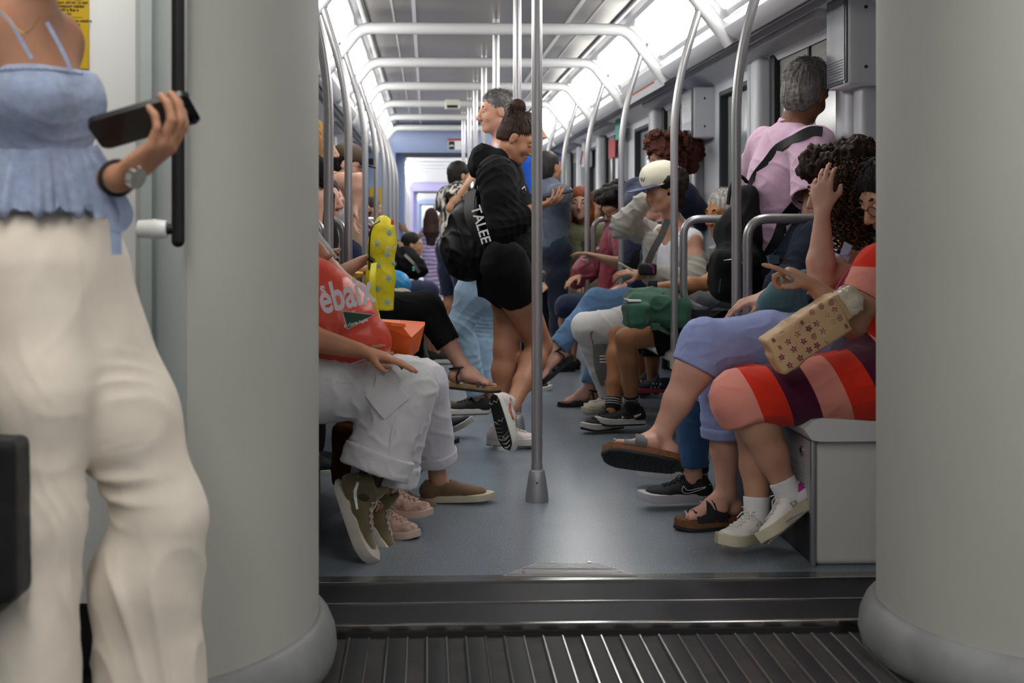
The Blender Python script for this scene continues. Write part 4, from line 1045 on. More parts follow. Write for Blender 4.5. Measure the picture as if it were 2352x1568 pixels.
def glasses(root, J, m, s=1.0, r=.0016, lens=None, temple=None):
    M = hframe(J); c = V(J['head']); L = lambda x, y, z: c+M@V((x, y, z))*s
    g = None; lst = []
    for sx in (-1, 1):
        pts = [L(sx*.033+.024*math.cos(a), .104-abs(math.cos(a))*.001, -.006+.018*math.sin(a)) for a in np.linspace(0, 2*PI, 21)]
        lst.append((pts, r)); 
    lst.append(([L(-.010, .105, .0), L(0, .108, .003), L(.010, .105, .0)], r))
    g = tubes('glasses', lst, m, root, n=6)
    tubes('temple', [([L(sx*.056, .102, .002), L(sx*.074, .06, .002), L(sx*.082, -.002, -.002), L(sx*.078, -.03, -.018)], r) for sx in (-1, 1)], temple or m, g, n=6)
    return g
def strap_mesh(name, pts, width, nrm, m, root=None, thick=.004):
    """flat band along points; nrm = surface normals (one vector or a list)"""
    pts = [V(q) for q in pts]; n = len(pts); vs = []
    for i, q in enumerate(pts):
        d = (pts[min(n-1, i+1)]-pts[max(0, i-1)]).normalized(); nn = V(nrm[i] if isinstance(nrm, list) else nrm); nn = (nn-d*nn.dot(d)).normalized(); s = d.cross(nn)
        w = width[i] if isinstance(width, (list, tuple)) else width
        for a, b in ((-1, 0), (1, 0), (1, 1), (-1, 1)): vs.append(q+s*a*w/2+nn*b*thick)
    fs = [(3, 2, 1, 0), tuple((n-1)*4+j for j in range(4))]
    for i in range(n-1):
        for j in range(4): fs.append((i*4+j, i*4+(j+1) % 4, i*4+4+(j+1) % 4, i*4+4+j))
    return autosmooth(mesh_obj(name, vs, fs, m, root), 40)
def spline(pts, n=8):
    pts = [V(q) for q in pts]; out = []
    for i in range(len(pts)-1):
        a = pts[max(0, i-1)]; b = pts[i]; c = pts[i+1]; d = pts[min(len(pts)-1, i+2)]
        for k in range(n):
            t = k/n; out.append(.5*((2*b)+(c-a)*t+(2*a-5*b+4*c-d)*t*t+(3*b-a-3*c+d)*t**3))
    return out+[pts[-1]]
def person(label, J, group=None):
    b = V((J['hip'].x, J['hip'].y, 0)); return thing('person', label, 'person', tuple(b), group)
# ================================================================ skin, hair, cloth materials
SK_med = skin('medium', '#ba8c72'); SK_tan = skin('tan', '#a87c60'); SK_pink = skin('pink', '#c0917e'); SK_brown = skin('brown', '#94603f'); SK_fair = skin('fair', '#cf9f88'); SK_fore = skin('fore', '#a37459')
H_dark = hairm('dark', '#20140f'); H_black = hairm('black', '#120e0d'); H_grey = hairm('grey', '#6d6966', bump=1.0); H_white = hairm('white', '#b5b0ac'); H_aub = hairm('auburn', '#4a2214'); H_red = hairm('red', '#7a3b1c'); H_blond = hairm('blond', '#8f6a3e'); H_brown = hairm('brown', '#33211a'); H_curl = hairm('curl', '#2b1a12'); H_curl2 = hairm('curl_tip', '#5b3a22')
C_black = cloth('cloth_black', '#101012', sheen=0); C_navy = cloth('cloth_navy', '#1f2740'); C_denim = cloth('denim', '#5e7fa3', var=.22, vscale=9, bscale=14); C_denim_d = cloth('denim_dark', '#2d4f73', var=.22, vscale=9, bscale=14); C_denim_l = cloth('denim_light', '#8fa9bf', var=.2, vscale=7, bscale=14)
C_white = cloth('cloth_white', '#c9c8cc', var=.03, bscale=12); C_cream = cloth('cloth_cream', '#cdc5b6', var=.03); C_grey = cloth('cloth_grey', '#8b8a88'); C_dgrey = cloth('cloth_dark_grey', '#45474b'); C_blue = cloth('cloth_royal', '#2055b4'); C_slate = cloth('cloth_slate', '#4c5664'); C_peri = cloth('periwinkle', '#8e9bcb', var=.07, bscale=13); C_maroon = cloth('maroon', '#7e2a3a'); C_olive = cloth('olive', '#6f7356'); C_green = cloth('bag_green', '#38604c', var=.08, rough=.7); C_pink = cloth('polo_pink', '#c7a5bd', var=.05, bscale=11); C_teal = cloth('teal_jacket', '#4d6c74'); C_oat = cloth('oat_cardigan', '#9d9a91', var=.07); C_tee = cloth('tank_white', '#d9d9dc', var=.02); C_ltblue = cloth('top_blue', '#a3afd2', var=.05); C_beige = cloth('beige_trouser', '#a89a85'); C_brown = cloth('brown_cloth', '#6b3c12', var=.15)
R_white = mat('rubber_white', '#cdcac4', rough=.55, var=.06, vscale=20); R_cream = mat('rubber_cream', '#bdb49d', rough=.6, var=.08, vscale=18); R_black = mat('sole_black', '#151517', rough=.7, bump=.3, bscale=90, bdist=.001); R_grey = mat('sole_grey', '#b6b4b8', rough=.55)
L_black = mat('shoe_black', '#131316', rough=.75, bump=.3, bscale=220, bdist=.0008); L_white = mat('shoe_white', '#d2cfcb', rough=.6, var=.05, vscale=18); L_pale = mat('shoe_pale_pink', '#d3c6c6', rough=.7, bump=.25, bscale=260, bdist=.0008); L_olive = mat('suede_olive', '#5f5338', rough=.95, var=.12, vscale=25, sheen=.5); L_brown = mat('suede_brown', '#6b5138', rough=.9, var=.1, vscale=22, sheen=.4); L_cork = mat('cork', '#6a4427', rough=.85, var=.3, vscale=90); L_strap = mat('strap_black', '#1d1c1f', rough=.5, bump=.2, bscale=80, bdist=.001); W_white = mat('mark_white', '#dcdcdc', rough=.6)

def stripes():
    m = cloth('dress_stripes', '#c8453a', var=0, bump=.25, bscale=14); nt = m.node_tree; b = nt.nodes['Principled BSDF']
    N = nt.nodes.new; l = nt.links.new; tc = N('ShaderNodeTexCoord'); sx = N('ShaderNodeSeparateXYZ'); l(tc.outputs['Object'], sx.inputs[0])
    def mth(op, a, b_=None):
        q = N('ShaderNodeMath'); q.operation = op
        for i, w in enumerate((a, b_)):
            if w is None: continue
            if hasattr(w, 'links'): l(w, q.inputs[i])
            else: q.inputs[i].default_value = w
        return q.outputs[0]
    c = mth('ADD', sx.outputs['X'], mth('MULTIPLY', sx.outputs['Z'], .42)); t = mth('FRACT', mth('DIVIDE', mth('SUBTRACT', mth('MAXIMUM', c, 1.176), 1.173), .282))
    def ramp(t, els):
        r = N('ShaderNodeValToRGB'); r.color_ramp.interpolation = 'CONSTANT'; l(t, r.inputs[0]); e = r.color_ramp.elements
        e[0].position = 0; e[0].color = srgb(els[0][1]); e[1].position = els[1][0]; e[1].color = srgb(els[1][1])
        for q, col in els[2:]: x = e.new(q); x.color = srgb(col)
        return r.outputs[0]
    P_, R_, M_ = '#dc8d80', '#d3301c', '#4c1430'
    A = ramp(t, [(0, P_), (.333, R_), (.667, M_)]); B = ramp(sx.outputs['Z'], [(0, M_), (.60, P_), (.71, R_), (.838, P_), (.952, R_), (.99, R_)])
    mx = N('ShaderNodeMix'); mx.data_type = 'RGBA'; l(mth('GREATER_THAN', mth('ADD', sx.outputs['Z'], mth('MULTIPLY', sx.outputs['X'], .9)), 2.02), mx.inputs['Factor']); l(A, mx.inputs['A']); l(B, mx.inputs['B']); l(mx.outputs['Result'], b.inputs['Base Color'])
    return m
# ================================================================ right bench, from the pillar back
# ---- woman in the striped dress
J = seated(1.50, 4.26, 'R')
J.update(hip=p(2035, 868, 690), chest=p(2075, 690, 690), neck=p(2072, 580, 690), head=p(2042, 450, 695), hf=V((-.80, -.25, -.50)), hu=V((-.45, -.10, .88)),
    shL=p(2020, 622, 722), elL=p(1958, 742, 722), wrL=p(1868, 655, 722), shR=p(2090, 610, 655), elR=p(2010, 760, 660), wrR=p(1930, 690, 685),
    hpL=p(2030, 880, 715), hpR=p(2040, 880, 665), knL=p(1712, 898, 708), knR=p(1735, 895, 676), anL=p(1806, 1128, 704), anR=p(1738, 1176, 688), toL=V((-.80, -.38, -.47)), upL=V((-.42, .42, .80)), toR=V((-.80, -.58, 0)))
J['hnL'] = (V((-.80, .05, .48)), V((-.35, .35, -.80)), 1, dict(curl=(.12, 1.15, 1.25, 1.3), tcurl=.5))
w1 = person('seated person in a red, pink and maroon striped dress and glasses by the right pillar', J)
J['knL'] = p(1716, 908, 706)
body(w1, J, SK_med, vox=.0058, w=1.15, aw=1.22, lw=1.22)
hair(w1, J, H_black, 'short', vox=.005, vol=1.03); tufts(w1, J, H_black, 500, vol=1.03, L_=.05, out=.05, seed=3); glasses(w1, J, M_ink, temple=mat('gold_wire', '#c79a4a', rough=.3, metal=1))
face_parts(w1, J, closed=True, sk=SK_med)
S = Sdf(); fr = torso_prims(S, J, 1.2, .016); S.chain([J['hip'], lerp(J['knL'], J['knR'], .5)+V((.05, 0, .01))], [.165, .115], .06, sq=((0, 0, 1), .72))
for q in 'LR':
    e = J['kn'+q]+V((-.02, 0, -.012)); S.chain([J['hp'+q], e], [.125, .093], .05); S.cone(e, lerp(e, J['an'+q], .16), .088, .084, .05, capb=True)
    sh, el = J['sh'+q], J['el'+q]; S.cone(sh, lerp(sh, el, .48), .082, .078, .03, capb=True)
S.cone(J['neck']+Z*.01, J['neck']+V((-.05, 0, .15)), .07, .09, .01, 's')
D = [(tuple(J['knL']+V((.08, 0, -.09))), .10, V((1, 0, .3)), .03, .004), (tuple(J['hip']+V((-.12, -.06, .06))), .12, V((1, 0, .5)), .06, .006)]
S.obj('dress', stripes(), w1, vox=.0065, disp=folds(D, .002, 4))
M_mag = mat('magenta_suede', '#a31f86', rough=.8)
for q, an, to, up in (('R', J['anR'], J['toR'], Z), ('L', J['anL'], J['toL'], J['upL'])):
    o, S_, P_, M = shoe(w1, an, to, up, 'sneaker', L_white, R_cream, None, L=.262, W=.046, t=.034, vox=.004, tread=R_cream)
    G = Sdf(); G.chain([V(an)-nz(up)*.03, V(an)+dirs(an, J['kn'+q])*(.052 if q == 'R' else .04)], [.041, .0445], .01, capb=True); G.obj('sock', C_tee, w1, vox=.004)
    sd = 1 if q == 'L' else 1
    for sd in (1, -1):
        band('side_panel', S_, P_, M, [(.012, -.052), (.03, -.046), (.05, -.030)] if q == 'R' else [(.02, -.05), (.045, -.048)], (.010, .016, .004) if q == 'R' else (.006, .010), sd, mat('panel_grey', '#8f8f8c', rough=.6), o)
    if q == 'L':
        for sd in (1, -1): band('heel_patch', S_, P_, M, [(-.062, -.018), (-.048, -.018), (-.03, -.022), (-.008, -.030)], (.004, .013, .011, .001), sd, M_mag, o)
        tube('floral_print', project(S_, [P_(.02, .09+.012*math.cos(a), -.062+.006*math.sin(a)) for a in np.linspace(0, 6, 8)], M@V((1, 0, .1)), .001).tolist(), .002, mat('print_mauve', '#8c7f9c'), o, n=4)
# ---- paper bag with magenta print on her lap
bg = thing('paper_bag', 'crumpled kraft paper bag with magenta floral print and clear top, on the striped dress', 'bag', tuple(p(1850, 830, 730)))
S = Sdf(); ax = nz(p(1880, 745, 735)-p(1795, 800, 735)); dn = nz(V((ax.z, 0, -ax.x))); c0 = p(1848, 766, 738); A = np.array(Matrix((ax, V((0, 1, 0)), dn)).transposed())
S.rbox(c0, (.125, .055, .060), A, .006, .01); S.rbox(c0+ax*.09-dn*.012, (.06, .04, .045), A, .006, .02); S.rbox(c0-ax*.10+dn*.028, (.035, .05, .034), A, .005, .015)
PB = S
M_kraft = mat('kraft_paper', '#c9a67c', rough=.55, bump=.7, bscale=16, bdist=.012, var=.08, vscale=6, coat=.25)
S.obj('paper_body', M_kraft, bg, vox=.006, disp=folds([(tuple(c0), .2, V((1, .4, .7)), .05, .003)], .0018, 9, 20))
S = Sdf(); S.rbox(c0+ax*.150-dn*.012, (.045, .036, .045), A, .01, .02); S.rbox(c0+ax*.19-dn*.02, (.02, .03, .03), A, .01, .02)
S.obj('clear_top', mat('clear_film', '#cfc3b2', rough=.12, bump=1.0, bscale=18, bdist=.02, coat=1.0, var=.15, vscale=20), bg, vox=.005, disp=folds([(tuple(c0+ax*.16), .1, V((.5, .1, 1)), .02, .005)], .002, 3))
rr = random.Random(5); M_pr = mat('print_magenta', '#8f2f52', rough=.6); nrm = V((-.0, -1, .12)).normalized(); k = 0
for i in range(7):
    for j in range(4):
        c = c0+ax*(-.108+.036*i+rr.uniform(-.006, .006))+dn*(-.045+.030*j+rr.uniform(-.005, .005)); lst = []; ty = rr.randrange(3)
        if ty == 0:
            for a in range(5): t_ = a*2*PI/5+i; lst.append([c+ax*math.cos(t_)*.010*e+dn*math.sin(t_)*.010*e for e in (.25, 1)])
        elif ty == 1: lst.append([c+ax*math.cos(t_)*.008*(t_/9)+dn*math.sin(t_)*.008*(t_/9) for t_ in np.linspace(0, 12, 18)])
        else:
            for e in (-1, 0, 1): lst.append([c+ax*e*.0035+dn*(-.007), c+ax*e*.0035+dn*.007])
        out = []
        for l_ in lst: out.append(([V(q) for q in project(PB, l_, nrm, .0004, start=.1)], .0013 if ty else .0026))
        tubes('printed_motif', out, M_pr, bg, n=4)
# ---- magenta cords of a bag
cr = thing('cord_handles', 'magenta cord handles of a bag between the striped dress and the curly haired woman', 'cord', tuple(p(1960, 660, 705)))
for a in ([(1925, 672), (1945, 640), (1968, 612), (1975, 606), (1978, 618), (1962, 650), (1945, 668)], [(1918, 668), (1940, 632), (1966, 604), (1982, 610), (1985, 640), (1975, 672)]):
    tube('cord', spline([p(u, v, 712) for u, v in a], 5), .0028, mat('cord_magenta', '#b32b7c', rough=.6), cr, n=6)
# ---- curly haired woman with crossed legs
J = seated(1.5, 4.62, 'R')
J.update(hip=p(1915, 800, 635), chest=p(1940, 650, 640), neck=p(1958, 545, 640), head=p(1922, 436, 648), hf=V((-1, -.16, -.22)), hu=V((-.2, 0, 1)),
    shL=p(1998, 590, 668), elL=p(1884, 650, 690), wrL=p(1889, 487, 690), shR=p(1950, 570, 610), elR=p(1900, 690, 600), wrR=p(1850, 740, 630),
    hpL=p(1900, 790, 660), knL=p(1622, 792, 668), anL=p(1516, 1002, 672), toL=V((-.95, -.05, .16)), upL=V((.20, .66, .72)),
    hpR=p(1910, 810, 610), knR=p(1660, 870, 640), anR=p(1668, 1134, 640), toR=V((-.97, -.25, 0)))
J['hnL'] = (V((.02, .10, .98)), V((.55, .80, -.05)), -1, dict(curl=(.45, .40, .5, .6), spread=.05))
w2 = person('seated person with a mass of dark curly hair, hand on forehead, rolled periwinkle trousers', J)
body(w2, J, SK_pink, vox=.006, w=1.0, toes='LR', lw=1.12, aw=1.12)
face_parts(w2, J, brow='#2a1a12', sk=SK_pink)
trousers(w2, J, C_peri, off=.014, hem=(.50, .24), hem_r=.078, kr=.088, vox=.0065, base=.003, seed=11, amp=.008, lw=1.05, cuff=.035)
top(w2, J, C_ltblue, off=.004, sleeve=0, vox=.008, tank=True, name='tank_top')
hair(w2, J, H_curl, 'curly', vox=.0055, vol=1.15, amp=.007, seed=8)
S = Sdf(); r_ = np.random.RandomState(4)
for i in range(70):
    t = r_.rand(); u = 1905+r_.rand()*100; v = 380+t*190; 
    if u < 1925+abs(v-440)*.15 and v > 400: u += 35
    S.ell(p(u, v, 640+r_.rand()*18), np.ones(3)*(.020+.012*r_.rand()), None, .02)
S.obj('hair', H_curl, w2, vox=.0055, disp=lambda P, N: noise3(P, 130, 2)*.005)
an = [p(1900+r_.rand()*106, 350+r_.rand()*190, 662+r_.rand()*22) for _ in range(230)]; M_ = hframe(J); cu = []
for _ in range(220):
    d = V((r_.normal(), r_.normal(), abs(r_.normal())*.9-.2)).normalized()
    if d.y > .5 and d.z < .5: continue
    cu.append(V(J['head'])+M_@V((d.x*.105, d.y*.112-.03, d.z*.118+.04)))
curls(w2, cu, H_curl, 'curls', R=.0085, r=.0026, seed=5, L_=.05, wl=.018)
an = [a for a in an]; curls(w2, an[:150], H_curl, 'curls', R=.0085, r=.003, seed=2, L_=.09); curls(w2, an[150:], H_curl2, 'curls', R=.008, r=.0026, seed=6, L_=.10)
for q in 'LR':
    o, P_, M = sandal(w2, J['an'+q], J['to'+q], J['up'+q], L_cork, R_black, L_strap, straps=((.045, .085, -.010), (.112, .118, -.044)) if q == 'L' else ((.03, .09, -.014), (.062, .040, -.006), (.112, .116, -.046)), L=.275, W=.052, t=.026, swd=.021, tread=R_black)
    tube('buckle', [P_(.03*math.cos(a)*.4+.036, .075+.012*math.sin(a), -.028+.0) for a in np.linspace(0, 2*PI, 12)[:-1]], .0015, M_railg, o, n=5, closed=True)
    for i in range(5): g = Sdf(); g.ell(P_(-.033+.0165*i if q == 'L' else -.033+.0165*i, (.168-.006*i), -.060), (.006, .006, .003)); g.obj('toenail', mat('nail_lilac', '#c5a3b8', rough=.3), w2, vox=.002)
g = strap_mesh('ribbon', [p(1948, 560, 690), p(1938, 585, 692), p(1950, 592, 690)], .03, V((0, -1, 0)), C_ltblue, w2)
# ---- dark jacket heaped on laps
jk = thing('folded_jacket', 'dark teal and navy jacket heaped on the lap behind the paper bag', 'jacket', tuple(p(1840, 730, 640)))
S = Sdf()
for u, v, s, a, b in ((1835, 668, 640, .085, .05), (1880, 690, 645, .09, .06), (1900, 735, 660, .09, .05), (1850, 725, 640, .08, .045)): S.ell(p(u, v, s), (a, .07, b), None, .05)
S.obj('jacket_body', cloth('jacket_dark', '#1f2b36', sheen=0), jk, vox=.007, disp=folds([(tuple(p(1860, 700, 640)), .2, V((1, 0, .5)), .05, .009)], .005, 21))
S = Sdf(); S.chain([p(1762, 690, 655), p(1800, 672, 655), p(1850, 655, 650)], [.032, .045, .055], .04); S.chain([p(1770, 700, 655), p(1830, 715, 655)], [.025, .04], .04)
S.obj('sleeve', C_teal, jk, vox=.006, disp=folds([(tuple(p(1800, 680, 650)), .12, V((1, 0, .2)), .03, .007)], .003, 22))
# ---- passenger hidden behind her: hand, dark jeans, black trainers
J = seated(1.55, 4.98, 'R')
J.update(hip=p(1860, 800, 590), chest=p(1880, 620, 590), neck=p(1902, 520, 590), head=p(1925, 435, 590), hf=V((-1, -.2, -.2)), shL=p(1890, 565, 620), elL=p(1840, 645, 630), wrL=p(1752, 684, 640), knL=p(1592, 838, 600), anL=p(1592, 1098, 600), toL=V((-1, -.10, 0)),
    knR=p(1620, 830, 560), anR=p(1585, 1050, 560), toR=V((-.95, .2, 0)), elR=p(1800, 640, 570), wrR=p(1740, 700, 580))
J['hnL'] = (V((-.92, -.2, -.22)), V((-.2, .1, -.95)), 1, dict(curl=(.25, .4, .6, .7)))
w3 = person('seated person mostly hidden behind the curly haired one, dark jeans and black trainers', J)
body(w3, J, SK_pink, vox=.007); hair(w3, J, H_black, 'short', vox=.01)
trousers(w3, J, C_denim_d, off=.008, hem=.90, hem_r=.058, kr=.066, vox=.0065, seed=31, amp=.007)
top(w3, J, cloth('jacket_navy', '#171e2d', sheen=0), off=.03, sleeve=1.75, vox=.009, seed=33, cuff_r=.042, amp=.01)
for q in 'RL':
    o, S_, P_, M = shoe(w3, J['an'+q]+Z*.004, J['to'+q], Z, 'sneaker', L_black, R_grey, L_black, L=.292, W=.047, t=.031, vox=.0045)
    if q == 'L':
        for a in (.0, 1.0):
            pl = [(-.060, -.024), (-.03, -.036), (0, -.046), (.03, -.054), (.048, -.054), (.058, -.046), (.058, -.036), (.050, -.026)] if a else [(-.060, -.024), (-.03, -.032), (0, -.038), (.022, -.043), (.036, -.043), (.044, -.038), (.048, -.030), (.050, -.026)]
            for sd in (1, -1): patch('side_mark', S_, P_, M, pl, sd, W_white, o, width=.0013)
# ---- man in the pink polo, standing with his back to the camera
J = standing(1.5, 5.38, V((.55, .80, 0)), 1.76)
J.update(hip=p(1797, 600, 548), chest=p(1795, 430, 548), neck=p(1822, 290, 550), head=p(1854, 212, 552), hf=V((.62, .62, -.42)), hu=V((.35, .1, .9)),
    shR=p(1868, 342, 572), shL=p(1762, 342, 528), elR=p(1866, 490, 590), wrR=p(1880, 590, 610), elL=p(1712, 470, 500), wrL=p(1740, 560, 480))
for q, dx in (('R', 30), ('L', -32)): J['hp'+q] = p(1797+dx, 620, 548+dx*.4); J['kn'+q] = p(1800+dx, 830, 548+dx*.4); J['an'+q] = p(1802+dx, 1060, 548+dx*.4)
w4 = person('standing person in a pink polo with short grey hair, seen from behind', J)
body(w4, J, skin('polo', '#7d5238'), vox=.0065, w=1.12); hair(w4, J, H_grey, 'short', s=1.05, vox=.0045, vol=.99, amp=.004); tufts(w4, J, H_grey, 1100, s=1.05, vol=1.0, L_=.022, seed=4, out=.35)
_, PS = top(w4, J, C_pink, off=.020, sleeve=.80, vox=.0065, hemz=-.06, seed=41, sr=.012, w=1.14, amp=.008)
trousers(w4, J, C_denim, off=.012, hem=.97, hem_r=.065, vox=.009, seed=42, w=1.05)
g = Sdf(); n_ = J['neck']; g.cone(n_+V((.004, .0, -.012)), n_+V((.018, .02, .038)), .078, .066, .01, capb=True, capa=True); g.cone(n_, n_+V((.03, .03, .1)), .062, .060, .004, 's'); g.obj('collar', C_pink, w4, vox=.005)
for q in 'RL': shoe(w4, J['an'+q], J['f'], Z, 'sneaker', L_black, R_white, vox=.007, laces=False)
M_web = mat('webbing_black', '#1c1c1e', rough=.7, bump=.3, bscale=200, bdist=.001)
bp = thing('backpack', 'black backpack slung on the left of the person in the pink polo', 'backpack', tuple(p(1700, 690, 590)))
S = Sdf(); S.chain([p(1718, 450, 560), p(1698, 540, 565), p(1694, 640, 575)], [.045, .085, .095], .06, sq=((0, 1, 0), .85)); S.rbox(p(1690, 630, 580), (.09, .06, .10), None, .04, .05); S.ell(p(1738, 640, 560), (.07, .08, .12), None, .06)
bd = S.obj('bag_body', cloth('pack_black', '#0e0e10', rough=.75, sheen=0), bp, vox=.007, disp=folds([(tuple(p(1690, 560, 580)), .25, V((.3, 0, 1)), .09, .008)], .006, 44, 14))
for v, w_ in ((598, 60), (604, 60)): tube('zipper', [V(q) for q in project(S, [p(1655+i*12, v+2*math.sin(i), 600) for i in range(8)], V((0, -1, 0)), .001)], .0022, M_rail if v == 598 else M_web, bp, n=5)
tube('zip_pull', [p(1656, 640, 600), p(1652, 672, 601)], .004, M_web, bp, n=6); tag(tube('charm', [p(1702, 590, 605), p(1700, 600, 605), p(1708, 606, 605)], .005, M_railg, bp, n=6), None)
tube('carry_loop', spline([p(1672, 470, 575), p(1680, 425, 575), p(1700, 405, 570), p(1716, 418, 565)], 5), .008, M_web, bp, n=8)
def on(S_, pts, s, n=V((0, -1, 0)), lift=.006, far=9.0):
    W = [p(u, v, s) for u, v in pts]; R = [V(q) for q in project(S_, W, n, lift, start=.4, steps=80)]
    return [r if r.y < far else w for r, w in zip(R, W)]
U = [(1716, 438), (1735, 404), (1757, 372), (1780, 342), (1804, 321), (1828, 310), (1850, 312)]
strap_mesh('shoulder_strap', spline(on(PS, U, 556, far=5.37, lift=.010), 3), [.016+.025*min(1, i/9) for i in range(19)], V((0, -1, .3)), M_web, bp, thick=.006)
U = [(1832, 462), (1818, 500), (1800, 550), (1780, 590)]; strap_mesh('side_strap', spline(on(PS, U, 575), 3), .052, V((0, -1, 0)), M_web, bp, thick=.006)
strap_mesh('side_strap', [p(1783, 588, 588), p(1762, 630, 585), p(1748, 665, 580)], .05, V((0, -1, 0)), M_web, bp, thick=.006)
box('buckle', tuple(p(1766, 606, 592)), tuple(p(1788, 586, 590)), mat('buckle_grey', '#4b5866', rough=.5), bp)
# ---- seated passenger with the green bag (white hair, shorts)
J = seated(1.5, 6.65, 'R')
J.update(hip=p(1655, 742, 443), chest=p(1688, 640, 443), neck=p(1690, 556, 443), head=p(1662, 490, 440), hf=V((-.86, -.45, -.22)), hu=V((-.15, -.05, 1)), shL=p(1706, 588, 462), elL=p(1620, 652, 470), wrL=p(1502, 662, 478), shR=p(1680, 580, 420), elR=p(1640, 640, 420), wrR=p(1560, 680, 430),
    hpL=p(1650, 745, 460), hpR=p(1640, 745, 430), knL=p(1438, 778, 452), knR=p(1422, 768, 432), anL=p(1452, 935, 442), anR=p(1406, 944, 440), toL=V((-1, -.12, 0)), toR=V((-.86, -.5, 0)))
J['hnL'] = (V((-.93, -.1, -.32)), V((-.2, .1, -.95)), 1, dict(curl=(.25, .3, .35, .4)))
w5 = person('seated person with cropped white hair and black shorts, arm over the green bag', J)
body(w5, J, skin('legs', '#a8744d'), vox=.0068, w=.95, lw=.95); hair(w5, J, H_white, 'short', vox=.006, vol=.97); tufts(w5, J, H_white, 500, vol=.98, L_=.016, seed=5); face_parts(w5, J, closed=True, brow='#8d8781', sk=SK_tan)
trousers(w5, J, C_black, off=.016, hem=-.32, vox=.009, seed=51, name='shorts'); top(w5, J, C_dgrey, off=.015, sleeve=.7, vox=.009, seed=52, sr=.01)
ww = p(1497, 660, 478); wt = thing('wrist_watch', 'black square smart watch on the arm over the green bag', 'watch', tuple(ww)); box('watch_case', tuple(ww+V((-.02, -.035, -.004))), tuple(ww+V((.022, -.012, .036))), M_ink, wt, bev=.005); d = dirs(J['elL'], J['wrL']); x_, y_ = frame_axes(d)
tube('watch_band', [ww+x_*.0285*math.cos(a)+y_*.0285*math.sin(a) for a in np.linspace(0, 2*PI, 18)[:-1]], .007, M_black, wt, n=8, closed=True)
M_sock = mat('sock_black', '#19191b', rough=.9)
for q, an, to in (('R', J['anR'], J['toR']), ('L', J['anL'], J['toL'])):
    o, S_, P_, M = shoe(w5, an, to, Z, 'sneaker', L_black, R_white, L_black, L=.272, W=.045, t=.034, vox=.0055, laces=q == 'R')
    d = dirs(an, J['kn'+q]); G = Sdf(); G.chain([V(an)-Z*.02, V(an)+d*.075], [.040, .042], .01, capb=True); sk_ = G.obj('sock', M_sock, w5, vox=.005)
    x_, y_ = frame_axes(d)
    for h in (.038, .050, .062): tube('sock_stripe', [V(an)+d*h+x_*.0415*math.cos(a)+y_*.0415*math.sin(a) for a in np.linspace(0, 2*PI, 22)[:-1]], .0022, W_white, sk_, n=5, closed=True)
    if q == 'L':
        for sd in (1, -1): band('side_mark', S_, P_, M, SW, [w*1.25 for w in SWW], sd, W_white, o); band('midsole_flash', S_, P_, M, [(-.06, -.058), (0, -.060), (.06, -.066), (.11, -.066)], (.012, .009, .006, .002), sd, W_white, o)
    sole(o, an, to, Z, R_black, .012, .274, .0475, -.089, .012, name='outsole')
gb_ = thing('green_bag', 'green canvas bag resting on bare knees, straps hanging to the right', 'bag', tuple(p(1500, 750, 478)))
S = Sdf(); S.rbox(p(1510, 712, 482), (.155, .09, .07), np.array(Matrix.Rotation(.10, 3, 'Y')), .04, .03); S.ell(p(1500, 680, 480), (.11, .07, .045), None, .04); S.rbox(p(1460, 722, 488), (.05, .07, .055), None, .02, .04)
S.obj('bag_body', C_green, gb_, vox=.0065, disp=folds([(tuple(p(1500, 700, 500)), .2, V((.4, 0, 1)), .08, .007)], .006, 55, 16))
tube('zipper', [V(q) for q in project(S, [p(1445+i*14, 702-i*3.4, 500) for i in range(8)], V((0, -1, 0)), .001)], .003, cloth('green_dark', '#234236'), gb_, n=5)
strap_mesh('strap', spline([p(1510, 752, 490), p(1550, 768, 482), p(1590, 775, 474), p(1640, 768, 465)], 4), .035, V((0, -.8, .6)), C_green, gb_); strap_mesh('strap', spline([p(1545, 748, 482), p(1580, 742, 474), p(1620, 772, 470), p(1600, 785, 470)], 4), .03, V((0, -.9, .4)), C_green, gb_)
box('buckle', tuple(p(1498, 758, 496)), tuple(p(1512, 742, 492)), mat('green_plastic', '#2f5344', rough=.4), gb_)
tag(box('paper_ticket', tuple(p(1443, 694, 492)), tuple(p(1462, 684, 480)), W_white, bev=.004), 'small white card under the hand on the green bag', 'card')
# grey garment on the bench beside
tag(None or (lambda S: S.obj('grey_garment', C_dgrey, None, vox=.01, disp=folds([], .008, 58)))((lambda S: (S.ell(p(1655, 690, 480), (.15, .10, .05), None, .05), S.ell(p(1610, 705, 478), (.08, .08, .04), None, .05), S)[-1])(Sdf())), 'dark grey garment piled beside the green bag, below the black backpack', 'garment')
# ---- seated passenger in the cream cap
J = seated(1.35, 7.0, 'R')
J.update(hip=p(1545, 735, 420), chest=p(1552, 610, 422), neck=p(1548, 520, 425), head=p(1521, 434, 432), hf=V((-.88, -.38, -.28)), hu=V((-.24, -.05, .97)), shL=p(1590, 556, 440), elL=p(1605, 645, 446), wrL=p(1478, 632, 448), shR=p(1510, 545, 402), elR=p(1432, 515, 408), wrR=p(1484, 456, 415),
    hpL=p(1540, 740, 432), knL=p(1350, 752, 424), anL=p(1404, 908, 411), hpR=p(1530, 735, 405), knR=p(1385, 760, 400), anR=p(1420, 905, 403), toL=V((-.90, -.42, 0)), toR=V((-1, 0, 0)))
J['hnL'] = (V((-.95, -.1, .2)), V((-.1, .4, -.9)), 1, dict(curl=(.5, .6, .6, .6)))
w6 = person('seated person in a cream cap, slipping grey cardigan and white and grey track pants', J)
body(w6, J, SK_med, vox=.0065, w=.85, aw=.95, lw=.95, s=.93); face_parts(w6, J, s=.93, closed=True, brow='#241712', sk=SK_med)
